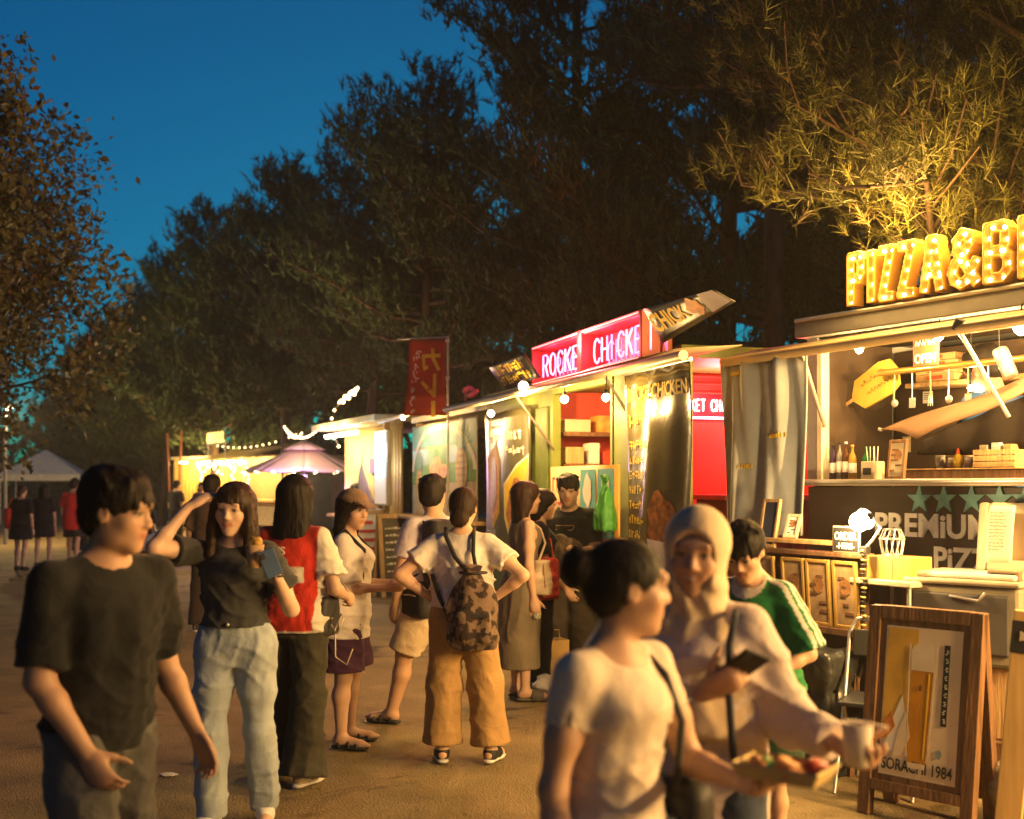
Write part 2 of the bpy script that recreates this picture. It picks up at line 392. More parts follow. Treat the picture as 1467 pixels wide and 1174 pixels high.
# ------------------------------------------------------------------ people
def V3(*a): return np.array(a, float)
class Rig: pass
SKIN = lambda: mat('skin', (1, 1, 1), rough=.52, var=.05, scale=14, attr=True, sss=.12, bump=.12, bscale=180, spec=.35)
def make_rig(H, sex, pose):
    r = Rig(); s = r.s = H/1.6; r.H = H; r.sex = sex; m = sex == 'm'; r.pose = pose
    hipw, shw = (.083, .178) if m else (.088, .155)
    if sex == 'c': hipw, shw = .075, .15
    def leg(side, d):
        sg = 1 if side == 'R' else -1
        th = _n3(d.get('th', (sg*.03, .02, -1))); sh = _n3(d.get('sh', (sg*.01, -.03, -1)))
        return sg, th, sh, d.get('toe', sg*12)
    L = {k: leg(k, pose.get('leg'+k, {})) for k in 'RL'}
    drop = {k: -(.24*H*v[1][2]+.235*H*v[2][2])+.042*H for k, v in L.items()}
    r.pel = V3(0, 0, max(drop.values()))
    r.hip, r.knee, r.ank, r.toe, r.foot = {}, {}, {}, {}, {}
    for k, (sg, th, sh, ty) in L.items():
        gap = max(drop.values())-drop[k]; kf = 1+gap/(drop[k]-.042*H) if gap < .09 else 1.
        r.hip[k] = r.pel+V3(sg*hipw*s, 0, 0); r.knee[k] = r.hip[k]+th*.24*H*kf; r.ank[k] = r.knee[k]+sh*.235*H*kf
        f = rotz(-ty)@V3(0, 1, 0); r.foot[k] = f
        lift = max(0, r.ank[k][2]-.042*H); r.toe[k] = r.ank[k]+f*.105*H*1.02+V3(0, 0, -.028*H-min(lift, .06)*.7)
    r.T = roty(pose.get('side', 0))@rotx(-pose.get('lean', 2)); r.twist = rotz(pose.get('twist', 0))
    U = r.T@r.twist; r.U = U
    tp = lambda x, y, z: r.pel+U@(V3(x, y, z)*s)
    r.tp = tp
    r.neck = tp(0, -.012, .475); r.chest = tp(0, 0, .36)
    r.sho = {'R': tp(shw, -.01, .425), 'L': tp(-shw, -.01, .425)}
    r.elb, r.wri, r.hd, r.pn, r.curl, r.armd = {}, {}, {}, {}, {}, {}
    for k in 'RL':
        sg = 1 if k == 'R' else -1; a = pose.get('arm'+k, {})
        up = _n3(a.get('up', (sg*.16, -.03, -1))); fo = _n3(a.get('fo', (sg*.03, .2, -1))); r.armd[k] = (up, fo)
        r.elb[k] = r.sho[k]+up*.172*H; r.wri[k] = r.elb[k]+fo*.148*H
        r.hd[k] = _n3(a.get('hd', fo)); pn = V3(*a.get('pn', (-sg, .1, 0))); pn = pn-r.hd[k]*(pn@r.hd[k]); r.pn[k] = _n3(pn); r.curl[k] = a.get('curl', 22)
    r.Rh = U@rotz(pose.get('yaw', 0))@rotx(-pose.get('pitch', 0))@roty(pose.get('tilt', 0))
    r.hs = s*pose.get('hscale', 1.)*(1.02 if m else 1.)
    r.hc = r.neck+U@(V3(0, .018, .068)*s)+r.Rh@(V3(0, .012, .075)*r.hs)
    r.hp = lambda x, y, z: r.hc+r.Rh@(V3(x, y, z)*r.hs)
    return r
def torso_st(r, fat=0.):
    s = r.s
    if r.sex == 'm': st = [(-.08, 0, -.01, .135, .1), (0, 0, -.012, .152, .112), (.1, 0, 0, .142, .102), (.18, 0, .003, .14, .1), (.28, 0, .003, .15, .108), (.36, 0, .0, .163, .112), (.41, 0, -.008, .16, .095), (.45, 0, -.012, .115, .075), (.48, 0, -.012, .06, .058)]
    elif r.sex == 'f': st = [(-.08, 0, -.015, .135, .105), (0, 0, -.018, .162, .12), (.08, 0, -.01, .148, .108), (.17, 0, .004, .116, .088), (.26, 0, .005, .126, .095), (.345, 0, .016, .135, .113), (.39, 0, .005, .14, .095), (.43, 0, -.008, .118, .074), (.475, 0, -.012, .052, .05)]
    else: st = [(-.08, 0, -.01, .115, .09), (0, 0, -.01, .13, .1), (.1, 0, .005, .12, .095), (.18, 0, .008, .118, .092), (.28, 0, 0, .128, .092), (.36, 0, 0, .136, .09), (.41, 0, -.008, .13, .08), (.45, 0, -.012, .1, .066), (.48, 0, -.012, .05, .05)]
    return [(a*s, b*s, c*s, d*s+fat, e*s+fat) for a, b, c, d, e in st]
def head_sdf(F, r, smile=False):
    h = r.hs; hp = r.hp; Rm = r.Rh
    e = lambda c, q, k, mode='add': F.ell(hp(*c), np.array(q)*h, Rm, k*h, mode)
    e((0, -.014, .034), (.0725, .092, .083), .0)
    e((0, .02, -.024), (.0585, .066, .064), .03)
    jw = .010 if r.sex == 'm' else .0
    e((0, .034, -.062), (.040+jw, .048, .042), .03)
    e((0, .066, -.092), (.017+jw*.6, .016, .015), .03)
    for sg in (1, -1):
        if r.sex == 'm': e((sg*.046, .004, -.058), (.012, .026, .022), .035)
        e((sg*.038, .055, -.018), (.022, .02, .02), .03)
        if smile: e((sg*.034, .068, -.03), (.016, .013, .012), .02)
    F.cone(hp(-.036, .078, .034), hp(.036, .078, .034), .013*h, .013*h, .025*h)
    for sg in (1, -1): e((sg*.031, .1, .012), (.02, .018, .0105), .012, 'sub')
    F.cone(hp(0, .084, .016), hp(0, .101, -.02), .0075*h, .0105*h, .014*h)
    for sg in (1, -1):
        e((sg*.011, .094, -.0235), (.0085, .009, .0075), .008)
        e((sg*.031, .0735, .0115), (.0150, .0125, .0115), .005)
        e((sg*.075, -.008, .0), (.0075, .019, .031), .008)
        e((sg*.081, -.004, .003), (.004, .010, .018), .004, 'sub')
    w = .029 if smile else .023
    F.cone(hp(-w, .077, -.050), hp(w, .077, -.050), .008*h, .008*h, .012*h)
    cz = .006 if smile else 0
    F.chain([hp(-w*.9, .077, -.047+cz), hp(0, .088, -.046), hp(w*.9, .077, -.047+cz)], [.003*h, .0055*h, .003*h], .006*h)
    F.chain([hp(-w*.8, .076, -.054+cz), hp(0, .087, -.058), hp(w*.8, .076, -.054+cz)], [.004*h, .0068*h, .004*h], .006*h)
    F.chain([hp(-w*1.0, .086, -.0505+cz), hp(0, .098, -.0515), hp(w*1.0, .086, -.0505+cz)], [.002*h, (.0045 if smile else .0028)*h, .002*h], .003*h, 'sub')
def face_color(r, base, lip=(.75, .42, .38), brow=(.18, .14, .12), smile=False):
    base = np.array(base)
    def fn(P):
        q = (P-r.hc)@r.Rh/r.hs; x, y, z = q.T; C = np.tile(base, (len(P), 1)); fr = y > .05
        def blend(m, col, w=1.): C[:] = C*(1-(m*w)[:, None])+np.array(col)*(m*w)[:, None]
        sm = lambda d, a=.0025: np.clip(.5-d/(2*a), 0, 1)
        near = (np.abs(q) < .14).all(1)
        ck = np.exp(-(((np.abs(x)-.04)/.02)**2+((z+.025)/.018)**2))*fr*near; blend(ck, base*np.array([1.0, .8, .76]), .35)
        w = .030 if smile else .025
        zm = z-(9*x*x if smile else 0)
        d = np.sqrt((x/w)**2+((zm+.052)/.0115)**2)-1; blend(sm(d*.01)*fr*(y > .06), base*np.array(lip), .85)
        if smile: d = np.sqrt((x/.0195)**2+((zm+.051)/.0036)**2)-1; blend(sm(d*.005)*fr, (.62, .57, .5))
        ax = np.abs(x)-.031
        d = np.sqrt((ax/.0155)**2+((z-.011)/.0062)**2)-1; blend(sm(d*.007)*fr, (.42, .37, .33))
        d = np.sqrt((ax/.0078)**2+((z-.0115)/.0075)**2)-1; blend(sm(d*.006)*fr, (.012, .008, .006))
        d = np.maximum(np.abs(ax)-.018, np.abs(z-.0175+ax*ax*18)-.0022); blend(sm(d)*fr, (.03, .02, .015), .95)
        d = np.maximum(np.abs(ax+.001)-.019, np.abs(z-.0355+ax*ax*14)-.0028); blend(sm(d, .003)*fr, np.array(brow)*base, .8)
        return C
    return fn
def hand_sdf(F, r, k):
    s = r.s; w, d, n = r.wri[k], r.hd[k], r.pn[k]; t = np.cross(d, n) if k == 'R' else np.cross(n, d); c = r.curl[k]
    if not isinstance(c, (list, tuple)): c = [c*.35, c*.8, c, c*1.1, c*1.25]
    fl = (n, 1.75)
    F.cone(w, w+d*.05*s, .026*s, .036*s, .012, flat=fl); F.cone(w+d*.04*s, w+d*.075*s, .036*s, .037*s, .01, flat=fl)
    for i, (off, ln, sp) in enumerate(((.0275, .07, .09), (.0092, .078, .02), (-.0092, .073, -.05), (-.0265, .058, -.14))):
        p = w+d*(.088-abs(off)*.25)*s+t*off*s; a = 0; rr = [.0090, .0082, .0076, .0064]
        for j, fr in enumerate((.45, .31, .26)):
            a += c[i+1]*(.9 if j else .75); dd = d*math.cos(R_(a))+n*math.sin(R_(a))+t*sp*math.cos(R_(a)); q = p+_n3(dd)*ln*fr*s*1.05
            F.cone(p, q, rr[j]*s, rr[j+1]*s, .003 if j else .007); p = q
    p = w+d*.022*s+t*.022*s+n*.006*s; dd = _n3(d*.75+t*.62+n*(.25+c[0]*.015))
    for ln, ra, rb in ((.042, .0135, .0115), (.032, .011, .0095), (.024, .0095, .0075)):
        q = p+dd*ln*s; F.cone(p, q, ra*s, rb*s, .008); p = q; dd = _n3(dd+d*.25+n*.18*(c[0]/15))
    r.palm = getattr(r, 'palm', {}); r.palm[k] = w+d*.075*s+n*.02*s
ARM = {'m': (.05, .046, .040, .036, .026), 'f': (.043, .039, .034, .031, .0215), 'c': (.04, .036, .032, .029, .021)}
LEG = {'m': (.085, .074, .054, .055, .036), 'f': (.088, .075, .051, .052, .032), 'c': (.072, .062, .046, .045, .03)}
def body_mesh(r, res, base, smile=False, feet=True, stout=1., slim=1.):
    s = r.s; pts = [r.hc]+[v for d in (r.sho, r.elb, r.wri, r.hip, r.knee, r.ank, r.toe) for v in d.values()]+[r.wri[k]+r.hd[k]*.19*s for k in 'RL']
    lo = np.min(pts, 0)-.16*s; hi = np.max(pts, 0)+.16*s; lo[2] = max(lo[2], -.01); F = Field(lo, hi, res)
    F.loft([(z, cx, cy, rx-(.014 if slim < 1 and z < .13*s else 0), ry-(.014 if slim < 1 and z < .13*s else 0)) for z, cx, cy, rx, ry in torso_st(r)], r.pel, r.U, 0)
    nk = .05 if r.sex == 'm' else .042
    F.cone(r.neck-r.U@V3(0, 0, .03*s), r.hp(0, -.022, -.05), (nk+.008)*s, nk*s, .035)
    for sg in (1, -1): F.cone(r.tp(sg*.03, -.02, .478), r.tp(sg*.13, -.012, .43), .03*s, .032*s, .04)
    head_sdf(F, r, smile)
    a = [v*s*stout for v in ARM[r.sex]]; l = [v*s*stout*(slim if i < 4 else 1) for i, v in enumerate(LEG[r.sex])]
    for k in 'RL':
        S_, E, Wr = r.sho[k], r.elb[k], r.wri[k]; m = S_*.45+E*.55; m2 = E*.7+Wr*.3
        F.chain([S_, m, E], [a[0], a[1], a[2]], .03); F.chain([E, m2, Wr], [a[2], a[3]*1.06, a[4]], .02)
        hand_sdf(F, r, k)
        Hh, K, A = r.hip[k], r.knee[k], r.ank[k]; m = Hh*.5+K*.5; back = -r.foot[k]*.012*s; m2 = K*.68+A*.32+back
        F.chain([Hh, m, K], l[:3], .04); F.chain([K, m2, A], [l[2]*.95, l[3], l[4]], .03)
        f = r.foot[k]; up = V3(0, 0, 1)
        heel = A-f*.028*s-up*.02*s; ball = A*.25+r.toe[k]*.75; ball[2] = (A[2]+r.toe[k][2]*3)/4
        F.cone(A, heel, l[4]*.95, .03*s, .02); F.cone(A-up*.01*s, ball, .032*s, .028*s, .03); F.cone(ball, r.toe[k]+up*.006, .034*s, .02*s, .02, flat=(up, 1.5))
    return F.mesh('body', face_color(r, base, smile=smile))
def lerp(a, b, t): return a+(b-a)*t
def top_mesh(r, res, hem=-.02, loose=.015, sleeve=.55, neckw=.062, neckdrop=.0, tank=False, color=None, seed=1, fold=.006, boxy=.0, sleeve_r=.018):
    s = r.s; U = r.U; tp = r.tp
    reach = [r.sho[k] for k in 'RL']+[tp(0, 0, hem), r.neck]
    for k in 'RL': reach += [lerp(r.sho[k], r.elb[k], min(1, sleeve))]+([r.wri[k]] if sleeve > 1 else [])
    lo = np.min(reach, 0)-.26*s; hi = np.max(reach, 0)+.2*s; F = Field(lo, hi, res)
    st = [list(x) for x in torso_st(r) if x[0] > -.2]
    hz = hem*s
    st2 = []
    for z, cx, cy, rx, ry in st:
        g = boxy*max(0, (.40*s-z)/(.4*s)); fade = 1 if z < .42*s else .35
        st2.append((z, cx, cy, rx+(loose+g)*fade, ry+(loose+g*.8)*fade))
    if hz < st2[0][0]: z, cx, cy, rx, ry = st2[0]; st2.insert(0, (hz-.03, cx, cy, rx+.01, ry+.01))
    if boxy > 0: w = max(q[3] for q in st2[2:7]); st2 = [(z, cx, cy, max(rx, w*.97) if z < .36*s else rx, max(ry, w*.62) if z < .3*s else ry) for z, cx, cy, rx, ry in st2]
    a = ARM[r.sex]
    if not tank:                                     # sleeves first, cut and hollowed on their own
        for k in 'RL':
            e = lerp(r.sho[k], r.elb[k], min(1., sleeve)); ra = a[0]*s+loose*.25+.008; sg = 1 if k == 'R' else -1; d = r.armd[k][0]
            G = Field(lo, hi, res)
            G.cone(r.sho[k]+U@V3(-sg*.006*s, 0, -.004*s), e+(e-r.sho[k])*.06, ra, a[1]*s+sleeve_r, .025)
            if sleeve > 1:
                w = lerp(r.elb[k], r.wri[k], sleeve-1); G.cone(r.elb[k], w, a[2]*s+sleeve_r, a[3]*s+sleeve_r*.8, .03); e = w; d = r.armd[k][1]
                sl, X, Y, Z = G.sub_(e-.1, e+.1); pl = (X-e[0])*d[0]+(Y-e[1])*d[1]+(Z-e[2])*d[2]; q = np.sqrt((X-e[0])**2+(Y-e[1])**2+(Z-e[2])**2)
                G.D[sl] = np.where(q < .08, np.maximum(G.D[sl], pl), G.D[sl])
            else:
                G.cut(e, d); G.cone(lerp(r.sho[k], r.elb[k], sleeve*.75), e+d*.05, a[1]*s*.9, max(a[1]*s+sleeve_r-2.*res, a[1]*s*.8), 0, 'sub')
            F.D = np.minimum(F.D, G.D)
    D1 = F.D; F.D = np.full_like(D1, .25)
    F.loft(st2, r.pel, U, 0)
    if not tank:
        for sg, k in ((1, 'R'), (-1, 'L')): F.cone(tp(sg*.045, -.015, .462), r.sho[k]+U@V3(-sg*.022*s, 0, -.004), .034*s+loose*.3, a[0]*s+.004, .03)
        h_ = np.maximum(.03-np.abs(F.D-D1), 0)/.03; F.D = np.minimum(F.D, D1)-h_*h_*.03*.25
    wf = wob(seed, 34/s, fold, (1, 1, .55)); wf2 = wob(seed+9, 75/s, fold*.45, (1, 1, .4))
    nz_ = r.neck[2]-.01; cr = crease(seed+3, 30/s, max(fold, .005)*1.3, ((.55, .1, .8), (-.6, .1, .75), (.1, .2, 1)))
    F.ripple(lambda x, y, z: (wf(x, y, z)*.7+wf2(x, y, z)+cr(x, y, z))*np.clip((nz_-z)/(.16*s), .12, 1))
    F.cut(tp(0, 0, hem), U@V3(0, 0, -1)); 
    # hollow openings
    st3 = [(z, cx, cy, max(.02, rx-2.2*res-.004), max(.02, ry-2.2*res-.004)) for z, cx, cy, rx, ry in st2 if z < hz+.09*s]+[(hz+.09*s, 0, 0, .03, .03)]
    if st3[0][0] > hz-.02: st3.insert(0, (hz-.04,)+tuple(st3[0][1:]))
    F.loft(st3, r.pel, U, 0, 'sub')
    if not tank:
        F.ell(tp(0, .012, .492-neckdrop*.3), V3(neckw, neckw*.95+neckdrop*.5, .05+neckdrop)*s, U, .006, 'sub')
    else:
        F.ell(tp(0, .03, .47), V3(.062, .09, .10)*s, U, .006, 'sub')
        for sg in (1, -1): F.ell(tp(sg*.165, .0, .41), V3(.062, .14, .12)*s, U, .01, 'sub')
    return F.mesh('top', color)
def legs_mesh(r, res, length=1., wtop=.018, wknee=.03, wend=.04, top=.12, seed=3, fold=.005, color=None, hollow=True):
    """trousers or shorts; length 1 = to the ankle, .5 = to the knee"""
    s = r.s; l = LEG[r.sex]; pts = [r.tp(0, 0, top)]
    path = {}
    for k in 'RL':
        if length <= .52: path[k] = [r.hip[k], lerp(r.hip[k], r.knee[k], length/.5)]; rr = [l[0]*s+wtop, l[1]*s+wend]
        else: path[k] = [r.hip[k], r.knee[k], lerp(r.knee[k], r.ank[k], (length-.5)/.5)]; rr = [l[0]*s+wtop, l[2]*s+wknee, l[4]*s+wend]
        pts += path[k]
    F = Field(np.min(pts, 0)-.2*s, np.max(pts, 0)+.2*s, res)
    st = [(z, cx, cy, rx+wtop*.6, ry+wtop*.6) for z, cx, cy, rx, ry in torso_st(r) if z < (top+.05)*s]
    F.loft(st+[(top*s+.03, 0, 0, st[-1][3]*.99, st[-1][4]*.99)], r.pel, r.U, 0)
    for k in 'RL':
        F.chain(path[k], rr, .035); m = r.hip[k]*.5+r.knee[k]*.5
        F.chain([r.hip[k], lerp(r.hip[k], r.knee[k], min(.5, length))], [l[0]*s+wtop, l[1]*s+max(wtop, .01)], .03)
        if length > .6: F.chain([r.knee[k], r.knee[k]*.68+r.ank[k]*.32-r.foot[k]*.012*s, path[k][-1]], [l[2]*s+wknee, l[3]*s+.012, l[4]*s+wend], .03)
    wf = wob(seed, 30/s, fold, (1, 1, .35)); wf2 = wob(seed+5, 60/s, fold*.5, (1, 1, .9)); cr = crease(seed+3, 26/s, max(fold, .005)*1.2, ((.35, .2, 1), (-.4, .2, .9), (1, .3, .12))); F.ripple(lambda x, y, z: wf(x, y, z)*.8+wf2(x, y, z)*.6+cr(x, y, z))
    F.cut(r.tp(0, 0, top), r.U@V3(0, 0, 1))
    for k in 'RL':
        e = path[k][-1]; d = _n3(path[k][-1]-path[k][-2]); sl, X, Y, Z = F.sub_(e-.2, e+.2); pl = (X-e[0])*d[0]+(Y-e[1])*d[1]+(Z-e[2])*d[2]
        q = np.sqrt((X-e[0])**2+(Y-e[1])**2+(Z-e[2])**2); F.D[sl] = np.where(q < rr[-1]+.07, np.maximum(F.D[sl], pl), F.D[sl])
        if hollow: F.cone(e-d*.05, e+d*.05, max(rr[-1]-2.2*res, .02), max(rr[-1]-2.2*res, .02), 0, 'sub')
    return F.mesh('trousers', color)
def skirt_mesh(r, res, stations, seed=4, fold=.006, top=None, color=None):
    """stations in torso heights (metres at 1.6 m): (z, rx, ry)"""
    s = r.s; st = [(z*s, 0, cy*s, rx*s, ry*s) for z, cy, rx, ry in stations]; hi = max(z for z, *_ in st); lo = min(z for z, *_ in st)
    F = Field(r.pel+V3(-.4, -.35, lo-.05), r.pel+V3(.4, .35, hi+.1), res); F.loft([(lo-.05,)+tuple(st[0][1:])]+st, r.pel, r.U, 0)
    wf = wob(seed, 32/s, fold, (1, 1, .25)); cr = crease(seed, 40/s, fold, ((1, .3, .1), (.8, -.5, .06))); F.ripple(lambda x, y, z: wf(x, y, z)+cr(x, y, z)); F.cut(r.pel+V3(0, 0, lo), (0, 0, -1)); F.cut(r.pel+r.U@V3(0, 0, hi), r.U@V3(0, 0, 1))
    z, cx, cy, rx, ry = st[0]; F.loft([(lo-.1, cx, cy, rx-2.3*res, ry-2.3*res), (lo+.06, cx, cy, rx-2.3*res, ry-2.3*res)], r.pel, r.U, 0, 'sub')
    return F.mesh('skirt', color)
def shoe_meshes(r, res, kind, parent, m_up, m_sole):
    s = r.s
    for k in 'RL':
        f = r.foot[k]; A = r.ank[k]; up = V3(0, 0, 1); g = A-up*.042*r.H; sd = np.cross(f, up)
        lift = g[2]; c = g+f*.042*s+up*.014; Rm = np.stack([sd, f, up], 1)
        pitch = -math.degrees(math.atan2(max(0, A[2]-.042*r.H)*.55, .15)); Rm = Rm@rotx(pitch)
        F = Field(g-.2*s+up*(.18*s), g+.2*s+up*.02, res)
        o = MB()
        def sole(F, h, zc, w=1.):
            F.loft([(-zc, 0, -.095*s, 0, 0)], c, Rm) if False else None
            for (y, rx) in ((-.075, .031), (-.03, .030), (.02, .034), (.07, .042), (.105, .036)):
                pass
            P = [c+Rm@V3(0, y*s, 0) for y in (-.075, -.02, .05, .095)]; rr = [.032*w*s, .031*w*s, .041*w*s, .036*w*s]
            for i in range(3): F.cone(P[i], P[i+1], rr[i], rr[i+1], .01, flat=(Rm@V3(0, 0, 1), .036*s/h))
        sole(F, .014*s, 0, 1.1)
        so = meshobj('shoe_sole', F.mesh('shoe_sole', smooth=0), m_sole, parent)
        F = Field(g-.2*s+up*(.18*s), g+.2*s+up*.08, res)
        if kind == 'sneaker':
            F.cone(c+Rm@V3(0, -.06*s, .03*s), c+Rm@V3(0, .02*s, .035*s), .036*s, .040*s, .02); F.cone(c+Rm@V3(0, .02*s, .03*s), c+Rm@V3(0, .09*s, .014*s), .040*s, .031*s, .02)
            F.cone(A-up*.01, A+up*.02*s-f*.008, .042*s, .042*s, .02); F.cut(A+up*.012*s, up); F.cut(c-up*.012, -up)
        elif kind == 'slide':
            F.cone(c+Rm@V3(0, .02*s, .022*s), c+Rm@V3(0, .075*s, .012*s), .047*s, .043*s, .01); F.cut(c+Rm@V3(0, .095*s, 0), f); F.cut(c+Rm@V3(0, .0, 0), -f); F.cut(c-up*.008, -up)
        else:
            for (y0, w, z) in ((.07, .041, .026), (.02, .04, .045), (-.045, .036, .06)):
                for j in range(8):
                    a0, a1 = math.pi*j/8, math.pi*(j+1)/8
                    F.cone(c+Rm@V3(math.cos(a0)*w*s, y0*s-.01*s*math.sin(a0), math.sin(a0)*z*s), c+Rm@V3(math.cos(a1)*w*s, y0*s-.01*s*math.sin(a1), math.sin(a1)*z*s), .0095*s, .0095*s, .004)
            F.cone(c+Rm@V3(0, .07*s, .028*s), c+Rm@V3(0, -.0*s, .052*s), .009*s, .009*s, .004)
        meshobj('shoe_upper', F.mesh('shoe_upper'), m_up, parent)
def hair_mesh(r, res, style, seed=5):
    h = r.hs; hp = r.hp; Rm = r.Rh; e = lambda F, c, q, k=.02, mode='add': F.ell(hp(*c), np.array(q)*h, Rm, k*h, mode)
    ext = .5 if style in ('long', 'long_back') else .3
    F = Field(r.hc-ext*h, r.hc+.22*h, res); rg = random.Random(seed); rip = 34; amp = .0022
    up = lambda: None
    if style == 'short':
        e(F, (0, -.014, .046), (.086, .105, .088), 0); e(F, (0, -.05, -.02), (.072, .055, .06), .03)
        e(F, (0, .102, -.038), (.070, .075, .066), .012, 'sub'); e(F, (0, .03, -.10), (.10, .09, .075), .012, 'sub')
        for sg in (1, -1): e(F, (sg*.086, .004, -.012), (.02, .022, .03), .008, 'sub')
        for i in range(26):
            a = -.07+.14*i/25; F.cone(hp(a*.7, .045, .096), hp(a+.012*rg.uniform(-1, 1), .091-a*a*9, .040+rg.uniform(-.012, .014)), .013*h, .0045*h, .010*h)
        for i in range(26):
            t = rg.uniform(0, 6.28); q = rg.uniform(.3, 1); d = V3(math.cos(t)*.078*q, math.sin(t)*.092*q-.02, .062+.062*math.sqrt(max(0, 1-q*q))); F.cone(hp(*d), hp(*(d*1.04+V3(rg.uniform(-.02, .02), .012, .004))), .016*h, .005*h, .006*h)
    elif style in ('bun', 'bun_low', 'tied'):
        e(F, (0, -.018, .040), (.0805, .098, .086), 0); e(F, (0, -.055, -.01), (.066, .05, .055), .03)
        e(F, (0, .096, -.03), (.068, .062, .088), .012, 'sub'); e(F, (0, .03, -.10), (.10, .095, .075), .012, 'sub')
        for sg in (1, -1): e(F, (sg*.086, .006, -.012), (.02, .022, .032), .008, 'sub')
        c = {'bun': (0, -.128, .052), 'bun_low': (0, -.105, -.055), 'tied': (0, -.115, .0)}[style]
        e(F, c, (.05, .042, .046) if style == 'bun' else (.056, .044, .05), .02)
        for i in range(7):
            t = i/7*6.28; F.cone(hp(c[0]+.03*math.cos(t), c[1]-.006, c[2]+.03*math.sin(t)), hp(c[0]+.052*math.cos(t+.6), c[1]-.012*math.sin(2*t), c[2]+.05*math.sin(t+.6)), .012*h, .005*h, .006*h)
        rip = 44; amp = .0014
    else:
        L = {'long': .30, 'long_back': .33, 'bob': .13, 'medium': .19}[style]
        e(F, (0, -.016, .044), (.087, .104, .088), 0)
        st = [(-.0-L, 0, -.055, .085, .045), (-L*.6, 0, -.05, .098, .055), (-.06, 0, -.035, .098, .075), (0, 0, -.03, .094, .085), (.06, 0, -.02, .088, .09)]
        if style in ('long', 'long_back'): st[0] = (-L, 0, -.075, .062, .03); st[1] = (-L*.6, 0, -.068, .098, .048)
        F.loft([(a*h, b*h, c*h, d*h, f*h) for a, b, c, d, f in st], r.hc, Rm if style == 'bob' else r.U@rotz(r.pose.get('yaw', 0)), .03*h)
        e(F, (0, .105, -.055), (.064, .088, .105), .014, 'sub')
        F.cone(hp(0, .03, -.05), hp(0, .05, -L-.05), .062*h, .075*h, .012*h, 'sub')
        if style == 'long':
            for sg in (1, -1): F.chain([hp(sg*.078, .03, .02), hp(sg*.084, .035, -.08), hp(sg*.088, .045, -.2), hp(sg*.075, .06, -.29)], [.022*h, .024*h, .022*h, .008*h], .02*h)
        n = 22
        for i in range(n):
            a = -.064+.128*i/(n-1); F.cone(hp(a*.65, .045, .096), hp(a*1.02, .0905-a*a*9, .046+rg.uniform(-.006, .006)+(.010 if abs(a-.012) < .012 else 0)), .012*h, .0045*h, .010*h)
    def rp(x, y, z):
        q = (np.stack([x, y, z], -1)-r.hc)@r.Rh/h; an = np.arctan2(q[:, 0], q[:, 1]+.02)
        return h*amp*(np.sin(an*rip+6*q[:, 2]+2*np.sin(an*5))+.6*np.sin(an*rip*2.3+9*q[:, 2]+1.3))
    F.ripple(rp); return strands(F.mesh('hair'), r, seed)
def strands(me, r, seed, n=None):
    n = n or (1500 if r.res < .0110 else 0)
    if not n: return me
    from mathutils.kdtree import KDTree
    co = np.empty(len(me.vertices)*3, np.float32); no = co.copy(); me.vertices.foreach_get('co', co); me.vertices.foreach_get('normal', no)
    co = co.reshape(-1, 3); no = no.reshape(-1, 3); kd = KDTree(len(co)); h = r.hs
    for i, c in enumerate(co): kd.insert(c, i)
    kd.balance(); rg = np.random.RandomState(seed); v = []; f = []; crown = r.hp(0, -.03, .125)
    for i in rg.choice(len(co), min(n, len(co)), False):
        p = co[i].astype(float); nn = no[i].astype(float); ln = rg.uniform(.03, .07)*h; pts = []; lift = rg.uniform(.0005, .004) if rg.rand() < .9 else rg.uniform(.006, .012); j0 = rg.normal(size=3)*.25
        for q in range(4):
            fl = (p-crown)*2.2+V3(0, 0, -.35*h)+j0*.12; d = fl-nn*(fl@nn); d = _n3(d); w = np.cross(nn, d)
            pts.append((p+nn*lift*(q/2.+.3), w*.0011*(1-q/3.6))); p2, k, _ = kd.find(p+d*ln/3); nn = no[k].astype(float); p = np.array(p2) if q < 2 else p+d*ln/3
        b = len(v)
        for P, w in pts: v += [P+w, P-w]
        for q in range(3): f.append((b+2*q, b+2*q+1, b+2*q+3, b+2*q+2))
    bm = bmesh.new(); bm.from_mesh(me); vs = [bm.verts.new(q) for q in v]
    for q in f:
        g = bm.faces.new([vs[k] for k in q]); g.smooth = True
    bm.to_mesh(me); bm.free(); return me
HAIR = lambda: mat('hair_black', (.012, .009, .007), rough=.62, var=.3, scale=40, bump=.5, bscale=120, stretch=(1, 1, .12), spec=.25)
HAIRB = lambda: mat('hair_brown', (.035, .018, .009), rough=.6, var=.35, scale=40, bump=.5, bscale=120, stretch=(1, 1, .12), spec=.3)
def person(label, x, y, head, H, sex, pose, skin=(.48, .30, .20), res=.007, hair=None, smile=False, group=None, stout=1., z=.004, slim=.84):
    t = thing('person', label, 'person', (x, y, z), -R_(head), group); r = make_rig(H, sex, pose); r.res = res; r.t = t
    meshobj('body', body_mesh(r, res, skin, smile, stout=stout, slim=slim), SKIN(), t)
    if hair: meshobj('hair', hair_mesh(r, res*.9, hair[0]), hair[1], t)
    return r
def w2l(r, p):                                       # figure-local point -> world
    return r.t.matrix_basis @ Vector(p)
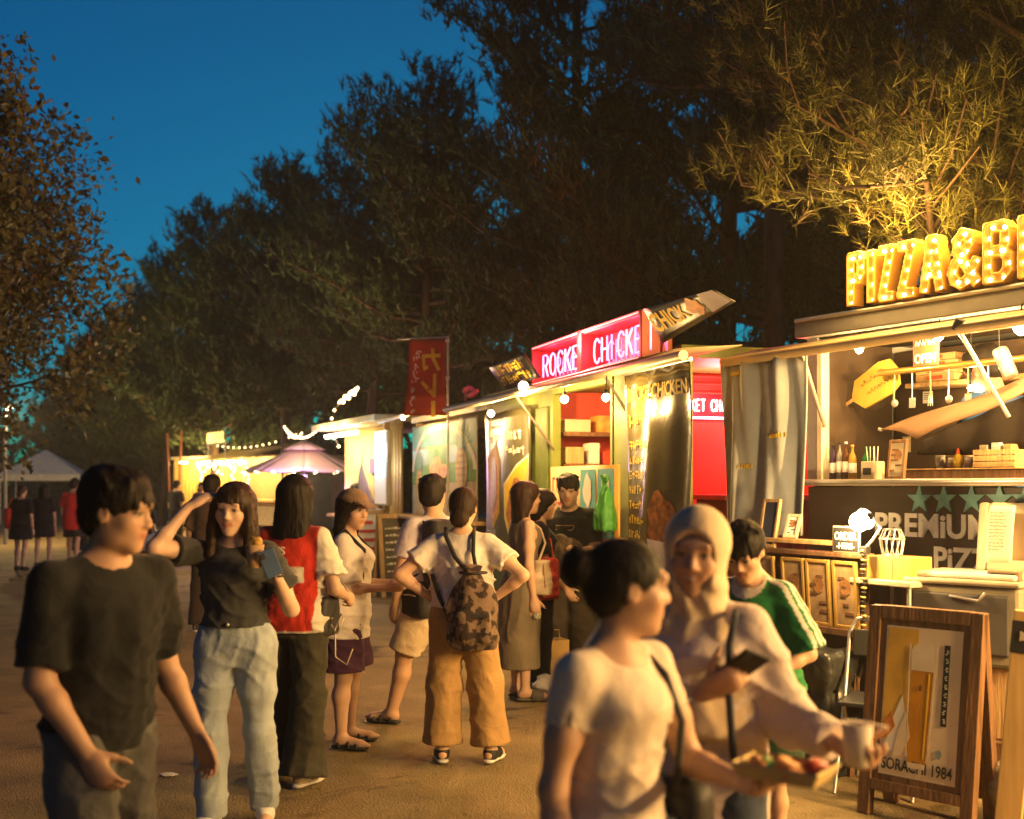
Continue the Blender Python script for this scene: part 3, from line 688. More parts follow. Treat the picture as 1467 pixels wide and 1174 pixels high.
# ------------------------------------------------------------------ ground
def ground_mat():
    m = bpy.data.materials.new('ground_asphalt'); m.use_nodes = True; n = m.node_tree.nodes; L = m.node_tree.links; b = n['Principled BSDF']
    tc = n.new('ShaderNodeTexCoord'); b.inputs['Roughness'].default_value = .85; b.inputs['Specular IOR Level'].default_value = .25
    def noise(sc, det=6, rough=.6, dist=0):
        z = n.new('ShaderNodeTexNoise'); z.inputs['Scale'].default_value = sc; z.inputs['Detail'].default_value = det; z.inputs['Roughness'].default_value = rough; z.inputs['Distortion'].default_value = dist
        L.new(tc.outputs['Object'], z.inputs['Vector']); return z
    big, mid, fine = noise(.35, 5, .6, .5), noise(2.2, 6, .65, .3), noise(160, 2)
    vor = n.new('ShaderNodeTexVoronoi'); vor.inputs['Scale'].default_value = 90; L.new(tc.outputs['Object'], vor.inputs['Vector'])
    def mix(a, c, f, mode='MIX'):
        x = n.new('ShaderNodeMix'); x.data_type = 'RGBA'; x.blend_type = mode
        for k, v in (('A', a), ('B', c)):
            if isinstance(v, tuple): x.inputs[k].default_value = v
            else: L.new(v, x.inputs[k])
        if isinstance(f, float): x.inputs['Factor'].default_value = f
        else: L.new(f, x.inputs['Factor'])
        return x.outputs['Result']
    def ramp(src, a, c):
        r = n.new('ShaderNodeMapRange'); r.inputs[1].default_value = a; r.inputs[2].default_value = c; L.new(src, r.inputs[0]); return r.outputs[0]
    c1 = mix((.155, .118, .058, 1), (.235, .178, .085, 1), ramp(big.outputs['Fac'], .35, .65))
    c2 = mix(c1, (.285, .215, .105, 1), ramp(mid.outputs['Fac'], .48, .75))
    st = noise(.9, 4, .55, 1.2); c3 = mix(mix(c2, (.06, .045, .032, 1), ramp(mid.outputs['Fac'], .42, .25)), (.075, .052, .034, 1), ramp(st.outputs['Fac'], .60, .66))
    sp = noise(26, 3, .7); c3 = mix(c3, (.36, .28, .18, 1), ramp(sp.outputs['Fac'], .70, .74))
    g = n.new('ShaderNodeMapRange'); g.inputs[1].default_value = .25; g.inputs[2].default_value = .75; g.inputs[3].default_value = .6; g.inputs[4].default_value = 1.4; L.new(fine.outputs['Fac'], g.inputs[0])
    cc = n.new('ShaderNodeCombineColor'); [L.new(g.outputs[0], cc.inputs[i]) for i in range(3)]
    L.new(mix(c3, cc.outputs[0], 1., 'MULTIPLY'), b.inputs['Base Color'])
    bp = n.new('ShaderNodeBump'); bp.inputs['Strength'].default_value = .7; bp.inputs['Distance'].default_value = .006; L.new(vor.outputs['Distance'], bp.inputs['Height'])
    bp2 = n.new('ShaderNodeBump'); bp2.inputs['Strength'].default_value = .5; bp2.inputs['Distance'].default_value = .02; L.new(mid.outputs['Fac'], bp2.inputs['Height']); L.new(bp.outputs[0], bp2.inputs['Normal'])
    L.new(bp2.outputs[0], b.inputs['Normal']); return m
_m = MB()
_xs = [-400, -60, -20, -8, -4, 0, 4, 8, 20, 60, 400]; _ys = [-60, -4, 0, 3, 6, 9, 12, 16, 24, 40, 80, 500]
_m.add([(x, y, 0) for y in _ys for x in _xs], [(j*11+i, j*11+i+1, (j+1)*11+i+1, (j+1)*11+i) for j in range(11) for i in range(10)])
prop(_m.build('ground', ground_mat()), kind='structure')
# scraps of paper and bottle caps trodden into the path
_lit = [(-1.85, 6.2, .06, 'white'), (-.95, 7.6, .035, 'white'), (.9, 5.2, .03, 'white'), (-2.9, 5.0, .04, 'brown')]
for i, (x, y, q, c) in enumerate(_lit):
    M = MB(); rg = random.Random(i); pts = [(math.cos(a/6*6.28)*q*rg.uniform(.5, 1), math.sin(a/6*6.28)*q*rg.uniform(.3, .8)) for a in range(6)]
    M.add([(0, 0, .012)]+[(a, b, .004+.008*rg.random()) for a, b in pts]+[(a, b, .002) for a, b in pts], [(0, k+1, (k+1) % 6+1) for k in range(6)]+[(k+1, k+7, (k+1) % 6+7, (k+1) % 6+1) for k in range(6)])
    o = M.build('paper_scrap', mat('scrap_'+c, (.6, .58, .55) if c == 'white' else (.25, .17, .1), rough=.9)); o.location = (x, y, .004); o.rotation_euler.z = i
    prop(o, ['crumpled white paper scrap on the path beside the jeans', 'tiny pale paper scrap on the path between the sandals', 'small paper scrap on the path before the green jersey', 'brown paper scrap on the dark path behind the black tee'][i], 'litter')

# ------------------------------------------------------------------ trees
BARK = mat('pine_bark', (.08, .052, .034), rough=.95, var=.4, scale=8, bump=1., bscale=14, stretch=(1, 1, .35))
def foliage_mat(name, tr=.12):
    m = mat(name, (1, 1, 1), rough=.6, var=.15, scale=2, attr=True, spec=.25)
    return m
NEEDLE = foliage_mat('pine_needles'); LEAFM = foliage_mat('tree_leaves')
def blades(name, P, D, n, ln, wd, cols, seed, spread=.9, parent=None, m=None, kink=0.):
    """needle tufts: n thin blades round every direction D at point P"""
    rg = np.random.RandomState(seed); M = len(P); P = np.repeat(P, n, 0); D = np.repeat(D, n, 0); C = np.repeat(cols, n, 0)
    d = D+rg.normal(size=D.shape)*spread*.6; d /= np.linalg.norm(d, axis=1)[:, None]
    off = rg.rand(len(P))[:, None]; base = P+D*(off-.5)*ln*1.1
    w = np.cross(d, rg.normal(size=d.shape)); w /= np.linalg.norm(w, axis=1)[:, None]+1e-9
    L = ln*rg.uniform(.6, 1.15, (len(P), 1)); tip = base+d*L; tip[:, 2] -= kink*L[:, 0]
    V = np.stack([base+w*wd*.5, base-w*wd*.5, tip], 1).reshape(-1, 3); C = C*rg.uniform(.75, 1.25, (len(C), 1)); C = np.repeat(C, 3, 0)
    return tri_obj(name, V, C, m or NEEDLE, parent)
def tri_obj(name, V, C, m, parent, k=3):
    me = bpy.data.meshes.new(name); N = len(V); me.vertices.add(N); me.vertices.foreach_set('co', V.astype(np.float32).ravel())
    me.loops.add(N); me.loops.foreach_set('vertex_index', np.arange(N, dtype=np.int32)); me.polygons.add(N//k)
    me.polygons.foreach_set('loop_start', np.arange(0, N, k, dtype=np.int32)); me.update()
    at = me.color_attributes.new('Col', 'FLOAT_COLOR', 'POINT'); A = np.ones((N, 4), np.float32); A[:, :3] = C; at.data.foreach_set('color', A.ravel())
    return meshobj(name, me, m, parent)
def unit(v): return v/(np.linalg.norm(v)+1e-9)
def pine(label, x, y, H, base, spread, seed, dens=1., near=False, limbs=None, trunk_r=.16, n_limb=30, rise=.25, nlen=.16, nw=.010, nn=24, fuzz=.75, jit=.13, light_tint=(1, 1, 1), group='dark pines standing behind the stalls'):
    rg = np.random.RandomState(seed); t = thing('pine_tree', label, 'pine tree', (x, y, 0), 0, group)
    T = MB(); bend = rg.normal(size=2)*.25
    tp = lambda z: np.array([bend[0]*math.sin(z/H*2.4), bend[1]*math.sin(z/H*1.9), z])
    T.tube([tp(z) for z in np.linspace(-.05, H, 12)], [trunk_r*(1-.9*q)+.012 for q in np.linspace(0, 1, 12)], 9); T.build('trunk', BARK, t)
    B = MB(); P = []; D = []
    L = []
    for i in range(n_limb):
        f = (i+rg.rand())/n_limb; z = base+(H*.985-base)*f; prof = (1-f)**.62*(.55+.45*min(1, f*4+.4)); az = i*2.4+rg.normal()*.4
        L.append((z, az, spread*prof*rg.uniform(.75, 1.12)+.25, rise+f*.5))
    L += limbs or []
    for (z, az, ln, rs) in L:
        p0 = tp(min(z, H*.97)); d0 = np.array([math.cos(az), math.sin(az), 0]); pts = []; cur = rg.normal()*.25
        for q in np.linspace(0, 1, 7):
            a = az+cur*q; pts.append(p0+ln*q*np.array([math.cos(a), math.sin(a), 0])+np.array([0, 0, ln*(rs*q*.6+.38*rs*q*q+.05*math.sin(q*5+seed))])+rg.normal(size=3)*.03*ln*q)
        r0 = .02+.012*ln; B.tube(pts, [r0*(1-.85*q) for q in np.linspace(0, 1, 7)], 4, caps=False)
        ns = max(5, int(ln*8*dens))
        for k in range(ns):
            q = .12+.88*(k+rg.rand())/ns; i0 = min(5, int(q*6)); a = pts[i0]+(pts[i0+1]-pts[i0])*(q*6-i0); ax = unit(pts[i0+1]-pts[i0])
            sd = unit(np.cross(ax, [0, 0, 1]))*(1 if k % 2 else -1); bd = unit(ax*.75+sd*rg.uniform(.3, 1.)+np.array([0, 0, rg.uniform(.0, .9)])); sl = (.3+.35*ln*(1-q*.65))*rg.uniform(.5, 1.)*.8
            e = a+bd*sl+np.array([0, 0, .12*sl]); B.tube([a, (a+e)/2+rg.normal(size=3)*.02, e], [.013, .009, .005], 3, caps=False)
            for m_ in range(max(3, int(sl/.055))):
                g = .2+.85*rg.rand(); P.append(a+(e-a)*g+rg.normal(size=3)*jit); D.append(unit(bd*.8+np.array([0, 0, .75])+rg.normal(size=3)*.35))
    B.build('limbs', BARK, t)
    P = np.array(P); D = np.array(D); c = np.array([.062, .098, .036])*(rg.uniform(.6, 1.35, (len(P), 1)))*np.array(light_tint); c[rg.rand(len(P)) < .04] = (.12, .09, .035)
    blades('crown', P, D, nn, nlen, nw, c, seed, fuzz, t); return len(P)*nn
def broadleaf(label, x, y, H, seed, n_limb, spread, base, leaves, lsz, cat='tree', col=(.13, .122, .055), group=None, red=.3):
    rg = np.random.RandomState(seed); t = thing('broadleaf_tree', label, cat, (x, y, 0), 0, group); T = MB()
    T.tube([(rg.normal()*.1*q, rg.normal()*.1*q, H*.8*q-.05) for q in np.linspace(0, 1, 7)], [.2*(1-.8*q) for q in np.linspace(0, 1, 7)], 9); T.build('trunk', BARK, t)
    B = MB(); ends = []
    for i in range(n_limb):
        f = (i+.5)/n_limb; z = base+(H*.82-base)*f; az = i*2.4+rg.normal()*.3; ln = spread*(1-.5*f*f)*rg.uniform(.7, 1.05); rs = .25+.7*f
        pts = [np.array([math.cos(az+rg.normal()*.05)*ln*q, math.sin(az)*ln*q, z+ln*rs*q+rg.normal()*.08*q]) for q in np.linspace(0, 1, 6)]
        B.tube(pts, [.05*(1-.8*q) for q in np.linspace(0, 1, 6)], 5, caps=False)
        for k in range(12):
            q = .25+.75*rg.rand(); i0 = min(4, int(q*5)); a = pts[i0]+(pts[i0+1]-pts[i0])*(q*5-i0); d = unit(rg.normal(size=3)+unit(pts[-1]-pts[0])*.8+np.array([0, 0, .3])); e = a+d*rg.uniform(.5, 1.2)
            B.tube([a, (a+e)/2, e], [.014, .01, .005], 3, caps=False); ends += [e, (a+e)/2]
            for m_ in range(3):
                d2 = unit(d+rg.normal(size=3)*.7); e2 = e+d2*rg.uniform(.2, .55); B.tube([e, e2], [.006, .003], 3, caps=False); ends.append(e2)
    B.build('limbs', BARK, t); ends = np.array(ends); i = rg.randint(0, len(ends), leaves); P = ends[i]+rg.normal(size=(leaves, 3))*.13
    d = rg.normal(size=(leaves, 3)); d /= np.linalg.norm(d, axis=1)[:, None]; w = np.cross(d, rg.normal(size=d.shape)); w /= np.linalg.norm(w, axis=1)[:, None]
    L = lsz*rg.uniform(.6, 1.3, (leaves, 1)); V = np.stack([P, P+d*L*.5+w*L*.28, P+d*L, P+d*L*.5-w*L*.28], 1).reshape(-1, 3)
    C = np.array(col)*rg.uniform(.6, 1.4, (leaves, 1)); cl = (i*7919 % 10) < red*10; C[cl] = np.array([.13, .07, .035])*rg.uniform(.6, 1.3, (cl.sum(), 1)); tri_obj('crown', V, np.repeat(C, 4, 0), LEAFM, t, 4)
_pl = 'dark pine in the row behind the stalls, '
PINES = [  # label, x, y, H, crown base, spread, seed
 ('dark pine at the far low end of the pine row', -13.4, 44, 10.3, 2.2, 3.2, 11),
 ('dark pine behind the yellow container', -9.6, 37, 10.2, 2.4, 3.3, 12),
 ('dark pine behind the grill truck', -6.0, 31, 10.0, 3.2, 3.2, 13),
 ('dark pine rising behind the pink parasol', -3.5, 26.5, 9.8, 3.4, 3.0, 14),
 ('dark pine behind the curry flag', -1.6, 22.5, 9.4, 3.8, 2.8, 15),
 ('tall pine behind the pineapple banner', 1.1, 20.5, 12.2, 3.6, 3.0, 16),
 ('tall pine behind the neon sign', 3.2, 17.5, 14.5, 3.4, 3.0, 17),
 ('tall pine behind the gap between neon sign and marquee letters', 6.0, 16.0, 14.5, 3.6, 3.4, 18)]
for i, (lb, x, y, H, b, sp, sd) in enumerate(PINES):
    pine(lb, x, y, H+(2.5 if i > 4 else 0), b, sp*(1.15 if i > 4 else 1), sd, dens=.95, n_limb=48, nn=8 if i < 3 else 11, nlen=.27 if i < 3 else .19, nw=.05 if i < 3 else .030)
# pine with low limbs lit red by the neon
pine('pine with low bare limbs lit red above the neon sign', 3.1, 13.6, 11.5, 5.2, 2.6, 21, dens=1.0, n_limb=28, nn=15, nlen=.18, nw=.018,
     limbs=[(3.0, R_(178), 3.1, .62), (3.4, R_(186), 3.4, .55), (2.8, R_(195), 2.9, .25), (3.6, R_(150), 2.6, .5), (3.3, R_(205), 2.6, .45)], group='pines with limbs lit by the stalls')
# pine whose limbs hang over the marquee letters, golden light tinted into its needles
pine('pine with lit, gold tinted limbs hanging over the marquee letters', 4.75, 8.3, 12, 4.3, 3.2, 22, dens=1.6, n_limb=22, nn=27, nlen=.125, nw=.007, fuzz=1.25, jit=.10, light_tint=(1.7, 1.1, .8), trunk_r=.19,
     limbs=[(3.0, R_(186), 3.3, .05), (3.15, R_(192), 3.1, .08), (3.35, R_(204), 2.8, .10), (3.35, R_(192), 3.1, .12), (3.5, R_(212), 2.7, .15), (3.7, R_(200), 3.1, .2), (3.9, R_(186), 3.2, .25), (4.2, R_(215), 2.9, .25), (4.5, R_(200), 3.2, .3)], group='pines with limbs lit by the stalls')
# second row closing the background under the crowns
for i, (x, y, H, sp) in enumerate([(-17, 52, 9.5, 3.6), (-7, 44, 11, 3.6), (-2, 36, 10.5, 3.6), (2.5, 30, 11, 3.6), (7, 25, 12, 3.6), (10, 20, 13, 3.6), (10.5, 14.5, 12, 3.4), (-22, 60, 9, 4)]):
    pine(['bushy low pine beyond the canopy tent', 'bushy pine in the second row beyond the grill truck', 'bushy pine in the second row beyond the parasol', 'bushy pine in the second row beyond the flag', 'bushy pine in the second row beyond the neon sign', 'bushy pine in the second row beyond the grey curtain', 'bushy pine behind the marquee letters', 'farthest bushy pine where the path ends'][i],
         x, y, H, .6, sp, 40+i, dens=.55, n_limb=38, nn=6, nlen=.5, nw=.14, rise=.12, group='bushy pines in the second row')
broadleaf('broad leafy tree with reddish tips leaning over the path edge', -8.6, 15.5, 6.0, 3, 40, 3.4, 2.4, 50000, .115, red=.08)
broadleaf('leafy tree standing beyond the reddish tree', -12.5, 22, 8.0, 4, 22, 3.2, 2.8, 16000, .12, red=.1)
broadleaf('low dark tree beyond the walkers in red and black', -21.5, 40, 6.5, 5, 16, 3.4, .8, 9000, .18, red=.1)

# unseen trees added on the open side and behind to block sky light
broadleaf('added broad tree on the open side of the path, opposite the pizza truck', -8.2, 6.5, 8.5, 61, 20, 3.6, 2.0, 6000, .36, red=.1)
broadleaf('added broad tree on the open side where the path enters', -6.6, -3.5, 8.5, 62, 20, 3.6, 2.0, 6000, .36, red=.1)
broadleaf('added broad tree over the path entrance', .5, -7.5, 9, 63, 20, 3.8, 2.4, 6000, .36, red=.1)
# far wood closing the horizon
_rg = np.random.RandomState(9); _n = 16000; _P = np.stack([_rg.uniform(-95, 70, _n), _rg.uniform(66, 76, _n), np.abs(_rg.normal(0, 2.6, _n))], 1); _P[:, 2] *= .75+.35*np.sin(_P[:, 0]*.35)+.2*np.sin(_P[:, 0]*.9)
_d = _rg.normal(size=(_n, 3)); _d /= np.linalg.norm(_d, axis=1)[:, None]; _w = np.cross(_d, _rg.normal(size=(_n, 3))); _w /= np.linalg.norm(_w, axis=1)[:, None]
prop(tri_obj('far_wood', np.stack([_P, _P+_d*.5+_w*.3, _P+_d*1., _P+_d*.5-_w*.3], 1).reshape(-1, 3), np.repeat(np.array([[.05, .055, .025]])*_rg.uniform(.6, 1.3, (_n, 1)), 4, 0), LEAFM, None, 4), kind='stuff')

# fallen leaves and needles trodden over the path
_rg = np.random.RandomState(19); _n = 2600; _P = np.stack([_rg.uniform(-7, 2.2, _n), 2+_rg.rand(_n)**1.5*20, np.full(_n, .006)], 1); _a = _rg.rand(_n)*6.28; _d = np.stack([np.cos(_a), np.sin(_a), _rg.normal(size=_n)*.12], 1); _w = np.stack([-np.sin(_a), np.cos(_a), _rg.normal(size=_n)*.1], 1); _l = _rg.uniform(.008, .035, (_n, 1)); _k = _rg.uniform(.12, .4, (_n, 1))
_V = np.stack([_P, _P+_d*_l*.5+_w*_l*_k, _P+_d*_l, _P+_d*_l*.5-_w*_l*_k], 1).reshape(-1, 3); _V[:, 2] = np.maximum(_V[:, 2], .005)
prop(tri_obj('leaf_litter', _V, np.repeat(np.array([[.22, .14, .06]])*_rg.uniform(.3, 1.6, (_n, 1)), 4, 0), LEAFM, None, 4), kind='stuff')
# ------------------------------------------------------------------ stall helpers
class Frame:
    """a stall's own axes: u along its front, v into it, z up; at() places an image pixel on the plane v"""
    def __init__(s, x, y, dx, dy):
        q = math.hypot(dx, dy); s.o = (x, y); s.e = (dx/q, dy/q); s.n = (-dy/q, dx/q); s.rz = math.atan2(dy, dx)
    def at(s, px, py, v=0.):  # image pixel to stall coordinates on the plane v
        r = (px-733.5)/F_PX; x0, y0 = s.o[0]+s.n[0]*v, s.o[1]+s.n[1]*v; u = (r*y0-x0)/(s.e[0]-r*s.e[1]); Y = y0+s.e[1]*u
        return (u, v, EYE+(HOR-py)*Y/F_PX)
    def w(s, u, v, z): return (s.o[0]+s.e[0]*u+s.n[0]*v, s.o[1]+s.e[1]*u+s.n[1]*v, z)
WARM = (1., .575, .19)
METAL = mat('brushed_metal', (.55, .53, .5), rough=.4, metal=.8, var=.1, bump=.1, bscale=60)
GREYM = mat('grey_painted_steel', (.34, .36, .37), rough=.5, var=.12, scale=4, bump=.08)
DARKM = mat('dark_steel', (.05, .05, .05), rough=.5, var=.2, metal=.4)
WOODL = mat('pale_pine_wood', (.52, .34, .15), rough=.7, var=.28, scale=4, stretch=(7, 7, .6), bump=.25, bscale=12)
WOODD = mat('brown_stained_wood', (.16, .085, .04), rough=.6, var=.4, scale=5, stretch=(6, 6, .6), bump=.25, bscale=12)
WHITE = mat('white_paint', (.78, .76, .72), rough=.6, var=.08)
CREAM = mat('cream_plastic', (.52, .45, .31), rough=.5, var=.1, bump=.05)
BLACK = mat('black_paint', (.02, .02, .02), rough=.6, var=.3)
YELP = mat('yellow_print', (.72, .5, .04), rough=.6, var=.15); WHP = mat('white_print', (.8, .78, .7), rough=.6, var=.1)
REDP = mat('red_print', (.55, .06, .03), rough=.6, var=.2); ORP = mat('orange_print', (.62, .25, .05), rough=.6, var=.4, scale=18); BRP = mat('fried_brown_print', (.36, .14, .035), rough=.5, var=.6, scale=22)
GRP = mat('green_print', (.12, .32, .06), rough=.6, var=.4, scale=12); TEALP = mat('teal_print', (.12, .42, .45), rough=.6, var=.2); BLUP = mat('blue_print', (.06, .2, .5), rough=.6, var=.2)
BULB = glow('bulb_glass_lit', (1, .72, .36), 28); BULBS = glow('small_bulb_lit', (1, .68, .28), 16); TINYB = glow('fairy_light', (1, .68, .28), 8)
def bulb(label, p, energy, r=.035, cord=.18, group='bare bulbs hanging at the stalls', name='hanging_bulb'):
    t = thing(name, label, 'light bulb', p, 0, group)
    g = MB(); g.lathe([(.3*r, .9*r), (.55*r, .75*r), (.95*r, .25*r), (r, -.1*r), (.8*r, -.6*r), (.35*r, -.95*r), (.01, -1.02*r)][::-1], 12); g.build('glass', BULB, t)
    MB().lathe([(.42*r, .8*r), (.45*r, 1.7*r), (.2*r, 1.9*r)], 10).build('socket', BLACK, t)
    if cord: MB().tube([(0, 0, 1.8*r), (.005, 0, 1.8*r+cord)], .004, 5).build('cord', BLACK, t)
    bulb_light('bulb_light', (0, 0, -2.1*r), energy, t, radius=r*.9); return t
class Sheet:
    """printed cloth: fn(a,b) in metres (a across, b down) -> local point, facing -v"""
    def __init__(s, parent, fn, w, h): s.p = parent; s.fn = fn; s.w_ = w; s.h_ = h
    def base(s, name, m, nu=16, nv=20, th=.004): return MB().sheet(lambda u, v: s.fn(u*s.w_, v*s.h_), nu, nv, th).build(name, m, s.p)
    def pt(s, a, b, off): p = s.fn(a, b); return (p[0], p[1]-off, p[2])
    def poly(s, name, pts, m, off=.006, sub=None):
        bm = bmesh.new(); bm.faces.new([bm.verts.new((a, b, 0)) for a, b in pts]); bmesh.ops.triangulate(bm, faces=bm.faces[:])
        for _ in range(5):
            ed = [e for e in bm.edges if e.calc_length() > .09]
            if not ed: break
            bmesh.ops.subdivide_edges(bm, edges=ed, cuts=1); bmesh.ops.triangulate(bm, faces=bm.faces[:])
        bm.verts.index_update(); v = [s.pt(q.co.x, q.co.y, off) for q in bm.verts]; f = [[q.index for q in g.verts] for g in bm.faces]; bm.free()
        return MB().add(v, f).build(name, m, sub or s.p)
    def blob(s, name, cx, cy, rx, ry, m, jag=.1, n=22, off=.006, seed=0, sub=None):
        g = random.Random(seed); ph = [g.random()*6.28 for _ in range(3)]
        return s.poly(name, [(cx+rx*math.cos(t)*(1+jag*(math.sin(3*t+ph[0])+.6*math.sin(7*t+ph[1]))), cy+ry*math.sin(t)*(1+jag*(math.sin(4*t+ph[2])+.6*math.sin(6*t+ph[1])))) for t in [6.283*i/n for i in range(n)]], m, off, sub)
    def text(s, name, txt, a, b, size, m, width=None, bold=.02, off=.006, sub=None, shear=0.):
        me = text_mesh(txt, size, .001, bold, shear=shear); k = 1
        if width:
            xs = [q.co.x for q in me.vertices]; k = width/(max(xs)-min(xs))
        for q in me.vertices: q.co = Vector(s.pt(a+q.co.x*k, b-q.co.y, off-q.co.z))
        return meshobj(name, me, m, sub or s.p)
    def lines(s, name, a, b, w, h, rows, m, seed=0, off=.006, gap=1.6):
        """small lettering too fine to read: rows of short print marks"""
        g = random.Random(seed); M = MB()
        for r in range(rows):
            y = b+r*h*gap; x = a; end = a+w*g.uniform(.6, 1)
            while x < end:
                cw = h*g.uniform(.45, .95)
                for _ in range(3):
                    if g.random() < .5: x0, x1, y0, y1 = x, x+cw, y+h*g.uniform(0, .85), 0; y1 = y0+h*.16
                    else: x0 = x+cw*g.uniform(0, .8); x1 = x0+h*.15; y0 = y+h*g.uniform(0, .25); y1 = y+h
                    M.add([s.pt(x0, y0, off), s.pt(x1, y0, off), s.pt(x1, y1, off), s.pt(x0, y1, off)], [(0, 3, 2, 1)])
                x += cw+h*.2
        return M.build(name, m, s.p)
def neon(name, txt, x, z, y, hgt, m, parent, pitch, gw, r=.008):
    """bent glass tubes, one object per letter"""
    for i, ch in enumerate(txt):
        if ch == ' ': continue
        M = MB()
        for j, st in enumerate(STROKE[ch]):
            P = [(x+i*pitch+a*gw/.6, y-.0004*j, z+b*hgt) for a, b in st]; Q = [P[0]]
            for k in range(1, len(P)): Q += [tuple(P[k-1][c]+(P[k][c]-P[k-1][c])*t for c in range(3)) for t in (.5, 1)]
            M.tube(Q, r, 6)
        M.build(name, m, parent)

# ------------------------------------------------------------------ chicken stall (truck with a neon sign box)
RK = Frame(-.28, 12.82, .306, -.952)
GREENP = mat('green_painted_panel', (.17, .22, .045), rough=.55, var=.25, scale=3, bump=.08, bscale=30)
REDW = mat('red_painted_panel', (.42, .05, .03), rough=.6, var=.25, scale=3)
t = thing('food_truck', 'green and red chicken food truck with a neon sign box on its roof', 'food truck', RK.w(0, 0, 0), RK.rz)
def bx(name, lo, hi, m, par=None, bev=.006): return MB().box(lo, hi, bev).build(name, m, par or t)
TL = 4.95
bx('floor', (0, .02, .5), (TL, 1.95, .58), DARKM); bx('skirt_panel', (0, .0, .3), (TL, .05, 1.12), GREENP); bx('back_wall', (0, 1.95, .5), (TL, 2.0, 2.46), REDW)
bx('roof', (-.03, -.06, 2.46), (TL+.03, 2.05, 2.55), GREENP); bx('end_wall', (0, .05, .58), (.05, 1.95, 2.46), GREENP)
bx('front_panel', (.0, .0, 1.14), (1.45, .045, 2.455), GREENP); bx('front_panel', (1.453, -.02, 1.14), (2.2, .045, 2.455), GREENP); bx('front_panel', (3.66, -.02, 1.14), (3.97, .045, 2.455), GREENP); bx('front_panel', (3.973, .0, 1.14), (TL, .045, 2.455), GREENP)
bx('partition', (3.93, .05, .58), (3.97, 1.94, 2.455), REDW); bx('partition', (1.9, .05, .58), (1.94, 1.94, 2.455), REDW)
MB().box((2.2, -.03, 1.14), (2.24, .05, 2.45)).box((3.62, -.03, 1.14), (3.66, .05, 2.45)).box((2.24, -.03, 2.40), (3.62, .05, 2.45)).build('hatch_frame', GREENP, t)
bx('counter', (2.1, -.18, 1.08), (3.9, .3, 1.12), WOODL); bx('shelf', (1.945, .1, 1.72), (2.19, 1.9, 1.76), WOODD); bx('shelf', (1.945, .1, 2.02), (2.19, 1.9, 2.06), WOODD)
bx('cabinet', (4.1, .5, .585), (4.6, 1.5, 1.45), WOODD); bx('worktop', (4.05, .45, 1.45), (4.65, 1.55, 1.49), mat('red_worktop', (.4, .08, .06), rough=.5))
MB().box((4.605, .6, .75), (4.615, 1.0, 1.35), .004).box((4.605, 1.04, .75), (4.615, 1.44, 1.35), .004).build('cabinet_door', WOODD, t)
for z in (2.3, 2.37, 2.43): MB().tube([(4.0, .1, z), (4.0, 1.9, z)], .012, 6).build('ceiling_pipe', REDW, t)
for cx in (1.1, 4.1):
    for cy in (.12, 1.8):
        w = MB().lathe([(.02, -.09), (.27, -.09), (.31, -.06), (.31, .06), (.27, .09), (.02, .09)], 22, M=Matrix.Translation((cx, cy, .31)) @ Matrix.Rotation(R_(90), 4, 'X')).build('wheel', BLACK, t)
        MB().lathe([(.02, -.094), (.16, -.094), (.18, -.07)], 16, M=Matrix.Translation((cx, cy, .31)) @ Matrix.Rotation(R_(90), 4, 'X')).build('rim', METAL, w)
# sign box
SG = mat('red_sign_frame', (.34, .03, .025), rough=.45, var=.15); SB = mat('magenta_sign_back', (.22, .012, .045), rough=.5, var=.1)
bx('sign_frame', (2.53, -.34, 2.455), (2.57, -.10, 2.79), SG); bx('sign_frame', (4.88, -.34, 2.455), (4.92, -.10, 2.79), SG); bx('sign_frame', (3.69, -.35, 2.455), (3.79, -.10, 2.79), SG)
bx('sign_frame', (2.57, -.335, 2.755), (4.88, -.10, 2.795), SG); bx('sign_frame', (2.57, -.335, 2.44), (4.88, -.10, 2.475), SG); bx('sign_back', (2.57, -.14, 2.475), (4.88, -.105, 2.755), SB)
NEONP = glow('pink_neon', (1, .17, .44), 2.7); NEON2 = glow('dim_pink_neon', (1, .08, .28), 1.2); NEONR = glow('red_neon_edge', (1, .12, .1), 3)
for (tx, x0, pt, gw) in (('ROCKET', 2.66, .186, .13), ('CHICKEN', 3.87, .158, .112)):
    neon('neon_letter', tx, x0, 2.515, -.27, .19, NEONP, t, pt, gw); neon('neon_letter', tx, x0+.05, 2.50, -.17, .19, NEON2, t, pt, gw, .006)
for (a_, b_, z) in ((2.59, 3.68, 2.775), (3.8, 4.87, 2.775), (2.59, 4.87, 2.455)): MB().tube([(a_, -.345, z), (b_, -.345, z)], .007, 6).build('neon_edge', NEONR, t)
for u in (2.85, 3.4, 4.05, 4.6): bulb_light('neon_light', (u, -.29, 2.62), .6, t, (1, .10, .22), .07)
bulb_light('neon_light', (3.74, -.42, 2.70), 9, t, (1, .16, .14), .15)
BV = mat('black_vinyl', (.03, .03, .022), rough=.4, var=.3)
sL = Sheet(t, lambda a, b: (1.97+a+b*.12, -.56+b*.5, 2.66-b*.78+.02*a), 1.05, .26); sL.base('sign_flap', BV, 8, 5, .006); sL.lines('lettering', .1, .02, .9, .1, 2, YELP, 5, .012, 1.15)
sR = Sheet(t, lambda a, b: (5.42+a, -.55+b*.5, 2.71-.03*a-b*.78*(1-.75*a)), .96, .28); sR.base('sign_flap', BV, 10, 5, .006); sR.text('lettering', 'CHICK', .03, .2, .2, YELP, width=.5, bold=.03, off=.012, shear=-.2)
sR.blob('chicken_picture', .62, .13, .09, .1, ORP, .15, off=.013); sR.poly('flap_tip', [(.76, .01), (.955, .01), (.955, .26), (.72, .27)], mat('pale_lilac_print', (.4, .36, .42), rough=.6), .012)
